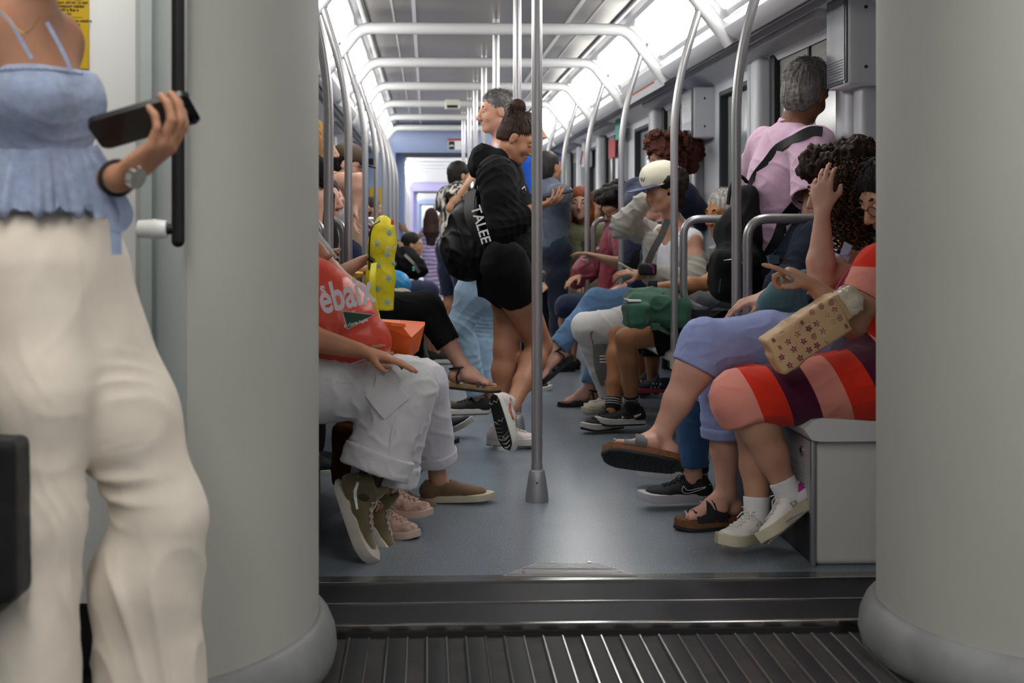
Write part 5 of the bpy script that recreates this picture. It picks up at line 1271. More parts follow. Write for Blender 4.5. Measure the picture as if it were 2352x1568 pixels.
hair(w6, dict(J, head=J['head']-nz(J['hu'])*.045-nz(J['hf'])*.012), H_dark, 'curly', vox=.006, vol=.86, seed=12, amp=.004)
top(w6, J, C_tee, off=.006, sleeve=0, vox=.008, w=.86, tank=True, name='tank_top')
S = Sdf(); S.chain([J['shR'], J['elR'], lerp(J['elR'], J['wrR'], .85)], [.070, .070, .050], .04); S.chain([lerp(J['shL'], J['elL'], .45), J['elL'], lerp(J['elL'], J['wrL'], .8)], [.050, .062, .060], .04); S.chain([p(1598, 600, 430), p(1600, 660, 425), p(1590, 690, 425)], [.070, .075, .07], .05); S.chain([p(1505, 560, 412), p(1510, 640, 415)], [.07, .075], .05)
S.obj('cardigan', C_oat, w6, vox=.007, disp=folds([(tuple(J['elR']), .16, V((.5, 0, 1)), .045, .022), (tuple(J['elL']), .12, V((.4, 0, 1)), .04, .020), (tuple(lerp(J['elL'], J['wrL'], .7)), .12, V((1, 0, .2)), .04, .012)], .006, 61))
M_track = cloth('track_white', '#cbc9c7', var=.03, bscale=12)
o, S_ = trousers(w6, J, M_track, off=.016, hem=.96, hem_r=.068, kr=.082, vox=.007, seed=62, amp=.008)
for dv in (0, 7, 14): 
    pts = [V(q) for q in project(S_, [p(1388+i*5, 826+dv, 440) for i in range(6)], V((0, -1, 0)), .002, start=.15)]; tube('knee_stripe', pts, .0035, W_white, o, n=5)
g_ = [p(1372, 764, 440), p(1388, 800, 438), p(1392, 850, 434), p(1402, 895, 430)]
strap_mesh('side_panel', spline([V(q) for q in project(S_, g_, V((0, -1, 0)), .001, start=.2)], 5), [.05+.03*math.sin(PI*i/15) for i in range(16)], V((0, -1, 0)), cloth('panel_greyer', '#8f8b89'), o, thick=.003)
for q in 'LR': shoe(w6, J['an'+q], J['to'+q], Z, 'sneaker', mat('shoe_cream', '#cfc7b6', rough=.7), R_cream, L=.27, vox=.0055)
cap = thing('baseball_cap', 'cream baseball cap with dark blue brim and small dark letters, worn low', 'cap', tuple(J['head']+Z*.06)); M = hframe(J); A = np.array(M); c = V(J['head']); LL = lambda x, y, z: c+M@V((x, y, z))
S = Sdf(); S.ell(LL(0, -.012, .062), (.095, .112, .088), A, .01); S.ell(LL(0, .03, .075), (.078, .075, .07), A, .03); S.rbox(LL(0, 0, -.025), (.2, .2, .055), A, .01, .01, 's')
S.obj('crown', mat('cap_cream', '#ddd8c4', rough=.85, bump=.4, bscale=14, bdist=.01, var=.04), cap, vox=.004, disp=folds([(tuple(LL(0, -.06, .07)), .09, V((.3, 1, .4)), .045, .004)], .0015, 5)); CS = S
S = Sdf(); S.ell(LL(0, .125, .030), (.083, .085, .006), A, .004); S.ell(LL(0, .06, .028), (.085, .06, .007), A, .01); S.obj('brim', mat('cap_navy', '#4a5273', rough=.7), cap, vox=.0035)
for i in range(9): pass
tube('sweatband', [LL(.094*math.cos(a), -.012+.112*math.sin(a), .032) for a in np.linspace(0, 2*PI, 30)[:-1]], .0035, mat('cap_cream', '#ddd8c4'), cap, n=6, closed=True)
tube('front_letters', [V(q) for q in project(CS, [LL(-.024, .1, .085), LL(-.012, .11, .066), LL(-.004, .11, .088), LL(.004, .11, .066), LL(.016, .11, .088)], M@V((-.2, 1, .2)), .001)], .0022, M_ink, cap, n=5)
g = Sdf(); g.ell(LL(0, -.012, .150), (.007, .007, .004), A); g.obj('button', mat('cap_cream', '#ddd8c4'), cap, vox=.0025)
tube('necklace', spline([p(1540, 534, 445), p(1556, 542, 447), p(1574, 536, 445)], 5), .0015, M_railg, w6, n=5)
cs = thing('camera_strap', 'black shoulder strap running down the grey cardigan to a small black bag', 'strap', tuple(p(1500, 600, 445))); strap_mesh('strap', spline([p(1534, 505, 440), p(1520, 540, 446), p(1502, 572, 450), p(1488, 605, 452)], 5), .035, V((-.3, -1, 0)), M_web, cs, thick=.006)
S = Sdf(); S.rbox(p(1487, 618, 452), (.045, .03, .03), None, .012); S.obj('pouch', L_black, cs, vox=.006); tube('pink_cord', [p(1488, 606, 463), p(1500, 614, 463), p(1502, 628, 462)], .004, mat('cord_magenta', '#b32b7c'), cs, n=5)
ph = thing('phone', 'small phone with pale edge held by the person in the cream cap', 'phone', tuple(p(1440, 612, 455))); A2 = Matrix.Translation(p(1437, 612, 456)) @ Matrix.Rotation(.5, 4, 'Y'); box('phone_body', (-.04, -.02, -.005), (.04, .02, .005), mat('phone_pale', '#a9b09a', rough=.4), ph, bev=.003, M=A2)
# ---- seated passenger behind the cap: crossed jeans, black sandal
J = seated(1.42, 7.55, 'R')
J.update(knL=p(1372, 690, 396), hpL=p(1510, 715, 396), anL=p(1272, 806, 398), toL=V((-.75, -.2, -.62)), upL=V((-.6, 0, .8)), knR=p(1400, 745, 385), anR=p(1352, 893, 388), toR=V((-1, -.15, 0)), shL=p(1530, 560, 400))
w7 = person('seated person in crossed blue jeans and a black sandal, behind the cream cap', J)
body(w7, J, SK_pink, vox=.008, toes='LR'); trousers(w7, J, C_denim, off=.012, hem=(.93, .90), hem_r=.058, kr=.072, vox=.0075, seed=71, amp=.008); top(w7, J, C_navy, off=.02, sleeve=1.8, vox=.01); hair(w7, J, H_dark, 'short', vox=.01); face_parts(w7, J, eyes=False)
for q in 'LR': sandal(w7, J['an'+q], J['to'+q], J['up'+q], L_black, R_black, L_strap, straps=((.10, .105, -.045), (.06, .062, -.03)), ankle=True, L=.26, W=.045, t=.016, swd=.012)
# ---- standing passenger with big auburn curls
J = standing(1.38, 8.02, V((-1, -.25, 0)), 1.60)
J.update(head=p(1528, 368, 372), neck=p(1532, 426, 370), hf=V((-.93, -.38, -.12)), elL=p(1612, 502, 366), wrL=p(1598, 470, 372), shL=p(1572, 450, 374)); J['hnL'] = (V((-.6, -.3, .45)), V((-.6, 0, -.6)), 1, dict(curl=(.7, .8, .8, .8)))
w8 = person('standing person with big auburn curls and glasses, behind the cream cap', J)
body(w8, J, SK_brown, vox=.009, w=.9); hair(w8, J, H_aub, 'curly', vox=.007, vol=1.32, seed=9, amp=.009); top(w8, J, C_navy, off=.02, sleeve=1.7, vox=.011); trousers(w8, J, C_black, vox=.012, hem=.55, hem_r=.07); face_parts(w8, J, sk=SK_brown); glasses(w8, J, M_rail)
g = hair(w8, dict(J, head=J['head']+V((.12, .02, .0))), H_aub, 'curly', vox=.009, vol=.75, seed=14, amp=.009)
M_ = hframe(J); r_ = np.random.RandomState(3); cu = []
for _ in range(260):
    d = V((r_.normal(), r_.normal(), r_.normal()*.8+.2)).normalized()
    if d.y > .5 and d.z < .4: continue
    cu.append(V(J['head'])+M_@V((d.x*.125, d.y*.13-.035, d.z*.13+.035)))
curls(w8, cu, H_aub, 'curls', R=.009, r=.003, seed=5, L_=.04, wl=.018)
for q in 'RL':
    J['an'+q] = p(1518 if q == 'L' else 1490, 868 if q == 'L' else 862, 371 if q == 'L' else 366)
    o, S_, P_, M = shoe(w8, J['an'+q], V((-1, .1, 0)), Z, 'sneaker', mat('shoe_navy', '#1b2233', rough=.7), mat('sole_coral', '#b8474f', rough=.6), vox=.007, laces=False)
    for k in range(3):
        for sd in (1, -1): band('side_stripe', S_, P_, M, [(.02+.022*k, -.058), (.005+.022*k, -.030)], (.005, .005), sd, W_white, o)
# ---- seated: dark hair, maroon top
J = seated(1.38, 9.2, 'R')
J.update(head=p(1412, 474, 318), neck=p(1432, 520, 318), hf=V((-.65, -.35, -.6)), hu=V((-.5, -.2, .85)), knL=p(1303, 705, 325), hpL=p(1440, 700, 330), hpR=p(1440, 700, 312), anL=p(1300, 826, 316), knR=p(1322, 700, 310), anR=p(1312, 822, 312), shL=p(1430, 545, 335), elL=p(1440, 610, 345), wrL=p(1372, 590, 345))
w9 = person('seated person with dark hair looking down, maroon top, bare shins and black shoes', J)
body(w9, J, SK_tan, vox=.009); hair(w9, J, H_black, 'curly', vox=.009, vol=1.05, seed=4); top(w9, J, C_maroon, off=.022, sleeve=.9, vox=.011, seed=91); trousers(w9, J, C_navy, off=.02, hem=.08, hem_r=.085, kr=.085, vox=.011, name='skirt'); glasses(w9, J, M_ink, r=.003)
for q in 'RL': shoe(w9, J['an'+q], V((-1, -.2, 0)), Z, 'loafer', L_black, R_black, L=.28, vox=.008, t=.02)
pb = thing('plastic_bag', 'pale translucent plastic bag hanging beside the maroon top at the seat end rail', 'bag', tuple(p(1430, 650, 350))); S = Sdf(); S.chain([p(1424, 502, 318), p(1426, 545, 319), p(1426, 580, 320), p(1420, 650, 320)], [.012, .02, .05, .06], .03, sq=((0, 1, 0), .6)); S.obj('bag_film', mat('film_pale', '#b5bdb8', rough=.25, bump=.8, bscale=14, bdist=.02, coat=.6), pb, vox=.008, disp=folds([(tuple(p(1428, 600, 352)), .2, V((1, .3, 0)), .03, .006)], .003, 3))
# ---- seated: red hair, glasses, green jacket, maroon bag
J = seated(1.25, 10.05, 'R')
J.update(head=p(1333, 467, 300), neck=p(1346, 522, 296), hf=V((-.22, -.97, -.05)), shL=p(1385, 540, 300), shR=p(1312, 540, 300), chest=p(1350, 585, 293), hip=p(1358, 672, 290), elR=p(1320, 630, 300), wrR=p(1265, 657, 305), elL=p(1400, 610, 300), wrL=p(1360, 640, 305), knL=p(1288, 690, 292), knR=p(1258, 694, 292), anL=p(1285, 805, 292), anR=p(1262, 805, 292), f=V((-.75, -.65, 0)))
J['hnR'] = (V((-.95, -.1, .1)), V((0, .5, -.8)), 1, dict(curl=(.9, 1, 1, 1)))
w10 = person('seated person with long red hair, glasses and olive jacket, looking at the camera', J)
body(w10, J, SK_fair, vox=.008); hair(w10, J, H_red, 'long', vox=.006, length=.24, vol=1.03); face_parts(w10, J, brow='#5c3a26'); glasses(w10, J, M_rail, r=.0012)
top(w10, J, C_olive, off=.02, sleeve=1.5, vox=.009, seed=101, cuff_r=.05, amp=.008); trousers(w10, J, C_beige, off=.02, hem=.75, hem_r=.075, kr=.08, vox=.011); bracelet(w10, J, 'R', M_ink)
for q in 'RL': shoe(w10, J['an'+q], V((-1, -.2, 0)), Z, 'loafer', L_black, R_black, L=.27, vox=.009, t=.02)
mb = thing('handbag', 'maroon leather handbag held under the arm of the red haired person', 'bag', tuple(p(1340, 665, 315))); S = Sdf(); S.chain([p(1385, 585, 312), p(1345, 620, 315), p(1325, 645, 315)], [.07, .085, .065], .06, sq=((0, 1, 0), .6)); S.obj('bag_body', mat('leather_maroon', '#7c3442', rough=.5, bump=.3, bscale=40, bdist=.004), mb, vox=.009, disp=folds([], .006, 8)); strap_mesh('strap', spline([p(1392, 570, 330), p(1360, 600, 332), p(1330, 620, 332)], 4), .02, V((0, -1, 0)), mat('leather_maroon', '#7c3442'), mb)
# ---- seated farther: only hand and dark clothes seen
J = seated(1.30, 10.7, 'R')
J.update(head=p(1372, 470, 272), wrL=p(1290, 600, 278), elL=p(1330, 610, 278), knL=p(1252, 650, 275), hpL=p(1360, 670, 275), anL=p(1240, 800, 272)); J['hnL'] = (V((-.6, -.2, .6)), V((-.7, 0, -.5)), 1, dict(curl=(.6, .7, .7, .7)))
w11 = person('seated person in dark clothes holding a phone, half hidden behind the red haired one', J)
body(w11, J, SK_tan, vox=.01); top(w11, J, C_black, off=.02, sleeve=1.6, vox=.012); trousers(w11, J, C_black, off=.015, vox=.012); hair(w11, J, H_brown, 'short', vox=.012)
for q in 'RL': shoe(w11, J['an'+q], V((-1, 0, 0)), Z, 'sneaker', L_black, R_black, vox=.011, laces=False)
# ================================================================ standing in the aisle
# ---- girl in black hoodie
J = standing(.5, 6.2, V((1, 0, 0)), 1.68)
Y0 = 478
J.update(hip=p(1168, 625, Y0), chest=p(1158, 480, Y0), neck=p(1150, 372, Y0), head=p(1189, 318, Y0+4), hf=V((.82, -.20, -.54)), hu=V((.50, -.10, .86)), f=V((1, -.15, 0)),
    shR=p(1140, 405, Y0+32), shL=p(1166, 408, Y0-32), elR=p(1158, 520, Y0+38), wrR=p(1218, 482, Y0+36), elL=p(1190, 510, Y0-30), wrL=p(1232, 470, Y0-12),
    hpR=p(1158, 606, Y0+18), hpL=p(1176, 610, Y0-14), knL=p(1162, 802, Y0-2), anL=p(1152, 978, Y0-2), toL=V((1, -.06, 0)), knR=p(1240, 792, Y0-4), anR=p(1176, 934, Y0+20), toR=V((.24, -.30, -.92)), upR=V((.74, .60, .20)))
J['hnR'] = (V((.9, .1, .32)), V((-.1, .25, .95)), -1, dict(curl=(.25, .3, .4, .5))); J['hnL'] = (V((.9, -.2, .2)), V((0, -.4, .9)), 1, dict(curl=(.35, .5, .6, .6)))
w12 = person('standing person in a black hoodie and shorts, hair in a bun', J)
body(w12, J, skin('girl', '#ae7c60'), vox=.006, w=.95, lw=1.06, s=.90); face_parts(w12, J, s=.90, closed=True, brow='#22150f', sk=skin('girl', '#ae7c60'))
hair(w12, J, H_brown, 'bun', vox=.004, vol=.96, s=.90, amp=.006); tufts(w12, J, H_brown, 420, s=.90, vol=.965, r=.0022, to=(0, -.08, .13), seed=6); tufts(w12, dict(J, head=J['head']+hframe(J)@V((0, -.066, .100))), H_brown, 160, s=.36, vol=.9, L_=.10, r=.005, out=.3, seed=7, name='bun_strands')
_, HS = top(w12, J, cloth('hoodie_black', '#0e0f12', sheen=0, var=.15), off=.024, sleeve=1.86, vox=.0065, seed=121, amp=.017, cuff_r=.038, w=1.06, sr=.0, hemz=-.085)
S = Sdf(); n_ = J['neck']; S.chain([n_+V((.055, -.02, -.01)), n_+V((-.01, -.075, .01)), n_+V((-.085, -.03, .035)), n_+V((-.085, .05, .035)), n_+V((0, .08, .01))], [.030, .040, .048, .045, .03], .03); S.ell(n_+V((-.10, 0, -.02)), (.055, .085, .06), None, .04); S.obj('hood', cloth('hoodie_black', '#131418'), w12, vox=.006, disp=folds([], .004, 6, 30))
trousers(w12, J, C_black, off=.006, hem=-.62, vox=.008, seed=122, name='shorts', lw=1.0, w=.80, amp=.004)
tube('lettering', [V(q) for q in project(HS, [p(1205, 432, 500), p(1212, 426, 500), p(1216, 436, 500)], V((0, -1, 0)), .001, start=.2)], .003, W_white, w12, n=5)
for q in 'LR':
    o, S_, P_, M = shoe(w12, J['an'+q], J['to'+q], J['up'+q], 'sneaker', L_pale, R_white, mat('lace_white', '#d8d4cc'), L=.272, W=.046, t=.032, vox=.0045, tread=R_white)
    oo = sole(o, J['an'+q], J['to'+q], J['up'+q], R_black, .004, .266, .044, -.092, .012, name='outsole')
    lst = []
    for i, y in enumerate((-.04, .05, .13)): lst.append(([Pq for Pq in [P_(-.036, y, -.0935), P_(-.018, y+.014, -.0935), P_(0, y, -.0935), P_(.018, y+.014, -.0935), P_(.034, y, -.0935)]], .0018))
    tubes('tread_line', lst, R_cream, oo, n=4)
    if q == 'R':
        for sd in (1, -1): band('side_mark', S_, P_, M, SW, SWW, sd, mat('mark_copper', '#a85a32', rough=.5), o)
ph = thing('phone', 'dark phone held flat by the person in the black hoodie', 'phone', tuple(p(1275, 446, 500))); A2 = Matrix.Translation(p(1276, 444, 508)) @ Matrix.Rotation(-.22, 4, 'Y') @ Matrix.Rotation(.2, 4, 'X'); box('phone_body', (-.078, -.037, -.005), (.078, .037, .005), mat('phone_blue', '#2c3a4c', rough=.3), ph, bev=.004, M=A2)
bp = thing('backpack', 'black drawstring backpack on the back of the person in the black hoodie', 'backpack', tuple(p(1060, 640, 480)))
S = Sdf(); S.chain([p(1112, 430, 480), p(1082, 500, 480), p(1066, 570, 480), p(1068, 605, 480)], [.035, .075, .095, .075], .06, sq=((0, 1, 0), 1.5)); S.ell(p(1078, 590, 480), (.10, .13, .10), None, .05)
S.obj('bag_body', cloth('pack_nylon', '#0e0e10', rough=.6, bscale=7, bump=.6, sheen=0), bp, vox=.007, disp=folds([(tuple(p(1090, 480, 490)), .3, V((1, .2, .25)), .06, .022)], .006, 15, 16)); BS = S
U = [(1092, 430), (1100, 395), (1118, 366), (1140, 357), (1160, 368), (1166, 388)]; tube('shoulder_cord', spline([V(q) for q in project(HS, [p(u, v, 500) for u, v in U], V((0, -1, .2)), .004, start=.25, steps=60)], 4), .0055, M_web, bp, n=8)
strap_mesh('shoulder_strap', spline([p(1083, 440, 500), p(1078, 480, 512), p(1088, 520, 515), p(1112, 560, 512)], 5), .05, V((-.3, -1, 0)), M_web, bp, thick=.005)
q0 = p(1082, 478, 520); ux_ = nz(p(1108, 556, 516)-p(1084, 478, 516)); text('lettering', 'TALEE', .062, p(1081, 476, 521), ux_, nz(V((0, -1, 0)).cross(ux_)), W_white, bp, bold=.001, lift=.004)
# ---- grey haired man behind her
J = standing(.40, 7.5, V((-1, -.1, 0)), 1.84)
s_ = 400
J.update(head=p(1139, 256, s_), neck=p(1155, 338, s_), hf=V((-.96, -.25, -.12)), hu=V((-.08, 0, 1)), chest=p(1150, 430, s_), hip=p(1128, 592, s_), shL=p(1160, 370, s_+22), shR=p(1150, 370, s_-22), hpL=p(1118, 610, s_+8), knL=p(1058, 742, s_+8), anL=p(1098, 912, s_+4), toL=V((-1, -.12, 0)), hpR=p(1140, 610, s_-8), knR=p(1110, 760, s_-10), anR=p(1128, 906, s_-2), toR=V((-1, -.1, 0)))
w13 = person('standing person with short grey hair facing left, pale jeans and black trainers with white soles', J)
SK_m = skin('man', '#bd8a72'); body(w13, J, SK_m, vox=.0065, s=.98); hair(w13, J, H_grey, 'short', s=.98, vox=.0045, amp=.004, vol=.97); tufts(w13, J, H_grey, 900, s=.98, vol=.98, L_=.022, seed=8, out=.4); face_parts(w13, J, s=.98, brow='#5e5651', sk=SK_m)
trousers(w13, J, C_denim_l, off=.016, hem=.95, hem_r=.062, kr=.070, vox=.007, seed=131, amp=.012); top(w13, J, cloth('shirt_pale_blue', '#7fa0d8'), off=.02, sleeve=.6, vox=.01)
for q in 'LR': shoe(w13, J['an'+q], J['to'+q], Z, 'sneaker', L_black, R_white, L_black, L=.29, W=.047, t=.026, vox=.0055)
# ---- balding man turned away, slate shirt
J = standing(.93, 9.7, V((.8, .6, 0)), 1.66)
J.update(head=p(1262, 384, 300), hf=V((.75, .65, -.1)), neck=p(1258, 425, 300), shR=p(1286, 450, 308), shL=p(1228, 445, 292), elR=p(1285, 530, 300), wrR=p(1250, 560, 290), elL=p(1225, 530, 285), wrL=p(1240, 570, 282))
w14 = person('standing person with thinning dark grey hair and slate shirt, seen from behind', J)
body(w14, J, SK_tan, vox=.009, w=1.1); hair(w14, J, hairm('darkgrey', '#2d2a2a'), 'thin', vox=.007, vol=.97); top(w14, J, C_slate, off=.02, sleeve=.75, vox=.01, sr=.01); trousers(w14, J, cloth('trouser_navy', '#1b2333'), vox=.011)
for q in 'RL': shoe(w14, J['an'+q], J['f'], Z, 'sneaker', L_black, R_black, vox=.009, laces=False)
# ---- tall person in royal blue behind the girl
J = standing(.61, 8.35, V((1, 0, 0)), 1.80)
J.update(head=p(1214, 302, 350), neck=p(1200, 352, 350), hf=V((.95, .1, -.2)))
w15 = person('standing person in a royal blue shirt behind the nearest centre pole', J)
body(w15, J, SK_tan, vox=.009); hair(w15, J, H_dark, 'short', vox=.008); top(w15, J, C_blue, off=.02, sleeve=.7, vox=.01); trousers(w15, J, C_black, vox=.012)
for q in 'RL': shoe(w15, J['an'+q], J['f'], Z, 'sneaker', L_black, R_white, vox=.01, laces=False)
# ---- person in black and white patterned shirt
J = standing(.26, 11.0, V((.8, .6, 0)), 1.62)
J.update(head=p(1058, 404, 266), hf=V((.9, .3, 0)), elL=p(1018, 500, 260), shL=p(1030, 455, 262), elR=p(1035, 478, 275), wrR=p(1072, 425, 275), shR=p(1056, 446, 272))
w16 = person('standing person in a black and white patterned shirt and navy shorts, further down the aisle', J)
m = cloth('shirt_leaf', '#202022', var=0); nt = m.node_tree; tc = nt.nodes.new('ShaderNodeTexCoord'); mp = nt.nodes.new('ShaderNodeMapping'); mp.inputs['Scale'].default_value = (30, 30, 12); mp.inputs['Rotation'].default_value = (0, .6, 0); n_ = nt.nodes.new('ShaderNodeTexNoise'); n_.inputs['Scale'].default_value = .8; rp = nt.nodes.new('ShaderNodeValToRGB'); rp.color_ramp.interpolation = 'CONSTANT'; rp.color_ramp.elements[1].position = .52; rp.color_ramp.elements[0].color = srgb('#1b1b1d'); rp.color_ramp.elements[1].color = srgb('#b9b4a8')
nt.links.new(tc.outputs['Object'], mp.inputs[0]); nt.links.new(mp.outputs[0], n_.inputs['Vector']); nt.links.new(n_.outputs['Fac'], rp.inputs[0]); nt.links.new(rp.outputs[0], nt.nodes['Principled BSDF'].inputs['Base Color'])
body(w16, J, SK_tan, vox=.01, lw=1.05); hair(w16, J, H_black, 'short', vox=.01); top(w16, J, m, off=.03, sleeve=.6, vox=.01, sr=.02); trousers(w16, J, C_navy, off=.02, hem=.02, hem_r=.085, vox=.012, name='shorts')
for q in 'RL': shoe(w16, J['an'+q], J['f'], Z, 'sneaker', L_black, R_black, vox=.01, laces=False)
# ---- child in lilac dungarees
J = standing(.07, 16.6, V((.1, 1, 0)), 1.27)
s_ = 177
J.update(head=p(991, 500, s_), neck=p(990, 522, s_), shL=p(977, 533, s_), shR=p(1004, 532, s_), elL=p(955, 545, s_), wrL=p(934, 530, s_), elR=p(1008, 560, s_), wrR=p(1003, 585, s_), chest=p(991, 550, s_), hip=p(991, 590, s_))
J['hpL'] = p(985, 598, s_); J['hpR'] = p(999, 598, s_); J['knL'] = p(986, 645, s_); J['knR'] = p(1001, 645, s_); J['anL'] = p(988, 686, s_); J['anR'] = p(1003, 686, s_)
w17 = person('child with long brown hair in lilac patterned dungarees, seen from behind far down the aisle', J)
m = cloth('dungaree_lilac', '#a68fc4', var=0); nt = m.node_tree; wv = nt.nodes.new('ShaderNodeTexWave'); wv.bands_direction = 'Z'; wv.inputs['Scale'].default_value = 6; wv.inputs['Distortion'].default_value = 3; tc = nt.nodes.new('ShaderNodeTexCoord'); rp = nt.nodes.new('ShaderNodeValToRGB'); rp.color_ramp.elements[0].color = srgb('#8d6f9c'); rp.color_ramp.elements[1].color = srgb('#c9bfe4')
nt.links.new(tc.outputs['Object'], wv.inputs['Vector']); nt.links.new(wv.outputs['Fac'], rp.inputs[0]); nt.links.new(rp.outputs[0], nt.nodes['Principled BSDF'].inputs['Base Color'])
body(w17, J, SK_tan, vox=.009, w=.72, lw=.7, aw=.7, s=.92); hair(w17, J, H_brown, 'long', vox=.009, length=.33, s=1.0); top(w17, J, m, off=.01, sleeve=0, vox=.01, w=.75, tank=True); trousers(w17, J, m, off=.01, hem=1.0, hem_r=.075, kr=.07, vox=.01, lw=.75, w=.72)
for q in 'LR': shoe(w17, J['an'+q], V((0, 1, 0)), Z, 'loafer', L_brown, R_cream, L=.21, vox=.01)
# ================================================================ left bench
# ---- passenger in white cargo trousers and high olive trainers
J = seated(-.62, 4.28, 'L')
J.update(hip=p(560, 870, 690), chest=p(540, 690, 690), neck=p(545, 570, 690), head=p(560, 465, 690), hpR=p(570, 880, 705), hpL=p(570, 870, 660), knR=p(925, 893, 700), anR=p(842, 1128, 708), toR=V((.36, -.26, -.90)), upR=V((.90, -.22, .36)), knL=p(930, 890, 672), anL=p(870, 1150, 672), toL=V((.55, -.2, -.80)), upL=V((.8, -.1, .55)),
    elR=p(650, 760, 730), wrR=p(828, 806, 728), shR=p(560, 610, 720), wrL=p(800, 800, 700))
J['hnR'] = (V((.97, -.05, -.22)), V((-.2, .1, -.97)), -1, dict(curl=(.12, .15, .2, .3), spread=.07))
v1 = person('seated person at the left pillar in white cargo trousers and olive high tops', J)
body(v1, J, skin('hands', '#b07a5e'), vox=.0058, w=1.0, aw=1.1); hair(v1, J, H_brown, 'short', vox=.01)
o, S_ = trousers(v1, J, C_white, off=.026, hem=(.80, .80), hem_r=.112, kr=.104, vox=.0065, base=.004, seed=201, amp=.007, cuff=.065)
top(v1, J, C_grey, off=.02, sleeve=.8, vox=.01)
pk = Sdf(); pc = p(895, 912, 760); A = np.array(Matrix.Rotation(.55, 3, 'Y')); 
def flank(name, pts2, w, m, root, S_=S_, s=760, thick=.004): return strap_mesh(name, [V(q) for q in project(S_, [p(u, v, s) for u, v in pts2], V((0, -1, 0)), .001, start=.2, steps=60)], w, V((0, -1, 0)), m, root, thick=thick)
flank('pocket', [(862, 905), (885, 935), (908, 962)], .105, C_white, o, thick=.010); flank('pocket_flap', [(856, 898), (880, 902), (905, 880)], .05, C_white, o, thick=.012)
flank('seam', [(735, 860), (790, 858), (830, 845), (850, 835)], .006, C_white, o, thick=.003); flank('seam', [(850, 835), (838, 870), (815, 925)], .012, C_white, o, thick=.003); flank('seam', [(908, 980), (895, 1030), (890, 1080)], .008, C_white, o, thick=.003); flank('seam', [(735, 895), (780, 898), (815, 893)], .006, C_white, o, thick=.003)
for q in 'RL':
    o, S2, P_, M = shoe(v1, J['an'+q], J['to'+q], J['up'+q], 'sneaker', L_olive, mat('foxing_white', '#c4bdb2', rough=.65, var=.1, vscale=22), mat('lace_cream', '#b9b0a0', rough=.85), L=.29, W=.050, t=.038, vox=.0042, high=.045, tread=R_cream)
    if q == 'R':
        for sd in (1, -1): band('side_stripe', S2, P_, M, [(-.052, .000), (-.030, -.006), (-.012, -.022), (.006, -.030), (.045, -.036)], (.0025, .0045, .0055, .0045, .0035), sd, W_white, o)
        G = Sdf(); G.chain([V(J['anR'])-nz(J['upR'])*.01, V(J['anR'])+dirs(J['anR'], J['knR'])*.10], [.0415, .0415], .01); G.obj('sock', mat('sock_olive', '#3b352b', rough=.9), v1, vox=.005)
        text('tongue_label', 'VANS', .011, P_(.028, .030, .028), M@V((-1, 0, 0)), M@V((0, -.1, 1)), W_white, o, lift=.004)
        box_ = box('heel_label', (-.018, -.006, -.01), (.018, .006, .01), M_ink, o, M=Matrix.Translation(P_(0, -.066, -.055)) @ M.to_4x4())
# ---- red plastic bag
rb = thing('carrier_bag', 'full red plastic carrier bag with white letters and a green triangle logo', 'bag', tuple(p(780, 840, 720)))
S = Sdf(); S.chain([p(700, 660, 700), p(770, 760, 700), p(800, 790, 700)], [.10, .14, .10], .08, sq=((0, 1, 0), .75)); S.chain([p(700, 800, 700), p(780, 805, 700), p(850, 805, 700)], [.06, .055, .035], .05); S.ell(p(720, 700, 700), (.12, .09, .14), None, .06); S.ell(p(855, 785, 700), (.055, .06, .05), None, .05)
RBs = S
M_redp = mat('plastic_red', '#cf4430', rough=.38, bump=.8, bscale=10, bdist=.012, var=.07, vscale=6, coat=.25)
S.obj('bag_film', M_redp, rb, vox=.006, disp=folds([(tuple(p(760, 760, 720)), .25, V((.8, .1, .6)), .09, .004), (tuple(p(740, 830, 720)), .12, V((1, .2, 0)), .05, .007)], .0015, 211, 18))
M_lt = mat('print_bag_white', '#d9d2dc', rough=.4)
a = p(724, 731, 800); ux = nz(p(840, 703, 800)-a); uy = nz(V((0, -1, 0)).cross(ux)) if V((0, -1, 0)).cross(ux).z > 0 else nz(ux.cross(V((0, -1, 0))))
text('lettering', 'ebaix', .125, a, ux, uy, M_lt, rb, bold=.003, proj=RBs, lift=.006, sx=.62); a2 = p(722, 688, 800); text('lettering', 's', .06, a2, ux, uy, M_lt, rb, bold=.002, proj=RBs, lift=.006, sx=.7)
tri = [p(769, 735, 800), p(782, 778, 800), p(846, 744, 800)]
def tri_patch(name, T, m, lift):
    vs = []; n = 8; ix = {}
    for i in range(n+1):
        for j in range(n+1-i): ix[(i, j)] = len(vs); vs.append(T[0]*(1-(i+j)/n)+T[1]*(i/n)+T[2]*(j/n))
    fs = [(ix[i, j], ix[i+1, j], ix[i, j+1]) for i in range(n) for j in range(n-i)]+[(ix[i+1, j], ix[i+1, j+1], ix[i, j+1]) for i in range(n) for j in range(n-i-1)]
    return mesh_obj(name, [V(q) for q in project(RBs, vs, V((0, -1, 0)), lift, start=.3, steps=60)], fs, m, rb, smooth=False)
g0 = (tri[0]+tri[1]+tri[2])/3; tri_patch('logo_border', [g0+(q-g0)*1.10 for q in tri], M_lt, .008); tri_patch('logo_triangle', tri, mat('logo_green', '#1f4a38', rough=.4), .0095)
ux2 = nz(p(828, 748, 800)-p(776, 763, 800)); uy2 = nz(V((0, -1, 0)).cross(ux2)); uy2 = uy2 if uy2.z > 0 else -uy2
text('lettering', 'El Corte Inglés', .0125, p(777, 765, 800), ux2, uy2, M_lt, rb, bold=.0003, proj=RBs, lift=.011, shear=.25)
